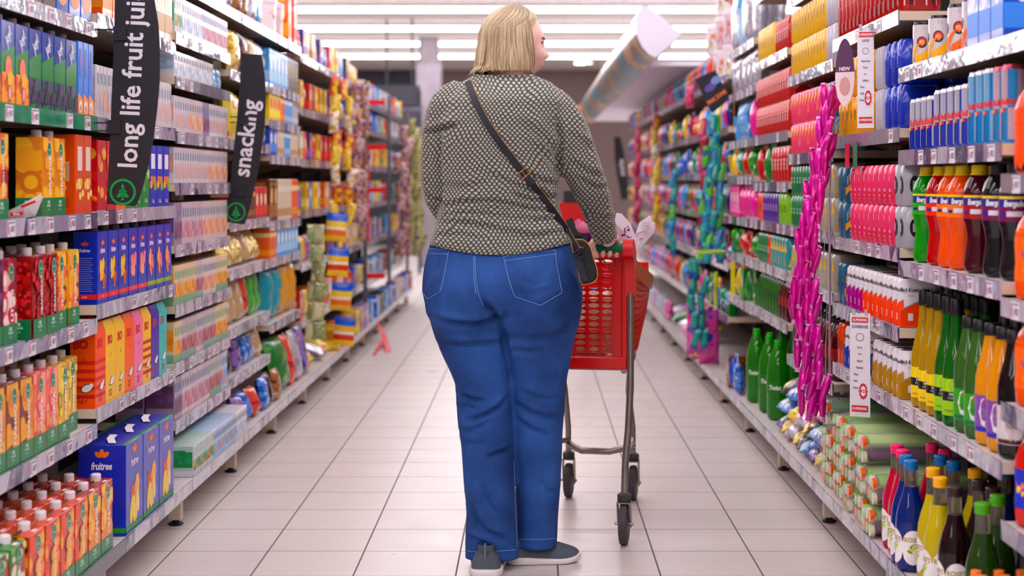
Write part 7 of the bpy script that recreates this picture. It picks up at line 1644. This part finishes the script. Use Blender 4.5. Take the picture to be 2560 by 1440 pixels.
# ------------------------------------------------------------------ long curved canopy over the right-hand shelves
def canopy():
    t = thing('canopy', 'long half-round canopy with printed front hanging above the right shelves', 'canopy', (0, 0, 0))
    Y0, Y1 = 9.0, 19.5; k = Y0/F
    front_ = [(1604, 17), (1596, 32), (1590, 52), (1590, 72), (1595, 95), (1606, 118), (1622, 135), (1640, 144)]; back = [(1705, 88), (1680, 65), (1650, 38), (1622, 18), (1611, 14)]
    A = [((x-CX)*k, CH-(y-CY)*k) for x, y in front_]; B = [((x-CX)*k, CH-(y-CY)*k) for x, y in back]
    m, nt, b_ = node_mat('printed_canopy'); g = N(nt, 'ShaderNodeNewGeometry'); mp = N(nt, 'ShaderNodeMapping'); mp.inputs['Scale'].default_value = (2.2, .8, 2.6); nt.links.new(g.outputs['Position'], mp.inputs[0]); ns = N(nt, 'ShaderNodeTexNoise'); ns.inputs['Scale'].default_value = 1.6; ns.inputs['Detail'].default_value = 3; nt.links.new(mp.outputs[0], ns.inputs['Vector'])
    r = N(nt, 'ShaderNodeValToRGB'); e = r.color_ramp.elements; e[0].position = .42; e[0].color = (*lin('#3a6a7c'), 1); e[1].position = .62; e[1].color = (*lin('#b89070'), 1); x = e.new(.49); x.color = (*lin('#4a5a58'), 1); x = e.new(.55); x.color = (*lin('#8a5c34'), 1); nt.links.new(ns.outputs['Fac'], r.inputs[0]); nt.links.new(r.outputs[0], b_.inputs['Base Color']); b_.inputs['Roughness'].default_value = .35; b_.inputs['Coat Weight'].default_value = .2
    f = MB(); rg = lambda y: [(x, y, z) for x, z in A]+[(x+.006, y, z) for x, z in A[::-1]]; f.loft([rg(Y0+.12), rg(Y1)], m); f.obj('printed_front', t, smooth=.9)
    e2 = MB(); full = A+B; WH2 = M('#e0dbe6', .35)
    e2.loft([[(x*1.0, y, z) for x, z in full[::-1]] for y in (Y0, Y0+.012)], WH2); e2.obj('end_cap', t, smooth=0)
    s = MB(); rg = lambda y: [(x, y, z) for x, z in [A[-1]]+B]+[(x-.004, y, z-.006) for x, z in ([A[-1]]+B)[::-1]]; s.loft([rg(Y0+.012), rg(Y1)], WH2); s.obj('back_sheet', t, smooth=.9)
    tr_ = MB(); rg = lambda y: [(x-.002, y, z) for x, z in A]+[(x+.004, y, z) for x, z in A[::-1]]; tr_.loft([rg(Y0+.012), rg(Y0+.12)], M('#c9c6cf', .15, metal=.5)); tr_.obj('clear_edge', t, smooth=.9)
    w = MB(); w.box(A[-1][0]+.02, 1.5, Y0+1.2, Y1, 1.93, 1.96, WH2); w.obj('soffit', t, smooth=0)
    for y in (Y0+.5, Y0+4, Y0+8): MB().tube([(.78, y, 2.15), (.78, y, CEIL)], .004, M('#c8c4cc', .3), 6).obj('hanger', t)
    o = MB().lathe([(.001, 0), (.04, .02), (.05, .06), (.03, .1), (.001, .11)], M('#e88a4c', .5), 14).obj('lantern', smooth=1); o.location = ((1449-CX)*19.2/F, 19.2, zp(285, 19.2)); tag(o, 'small orange round lantern at the far end of the canopy', 'lantern')
canopy()
for o in list(bpy.data.meshes):
    if o.users == 0: bpy.data.meshes.remove(o)
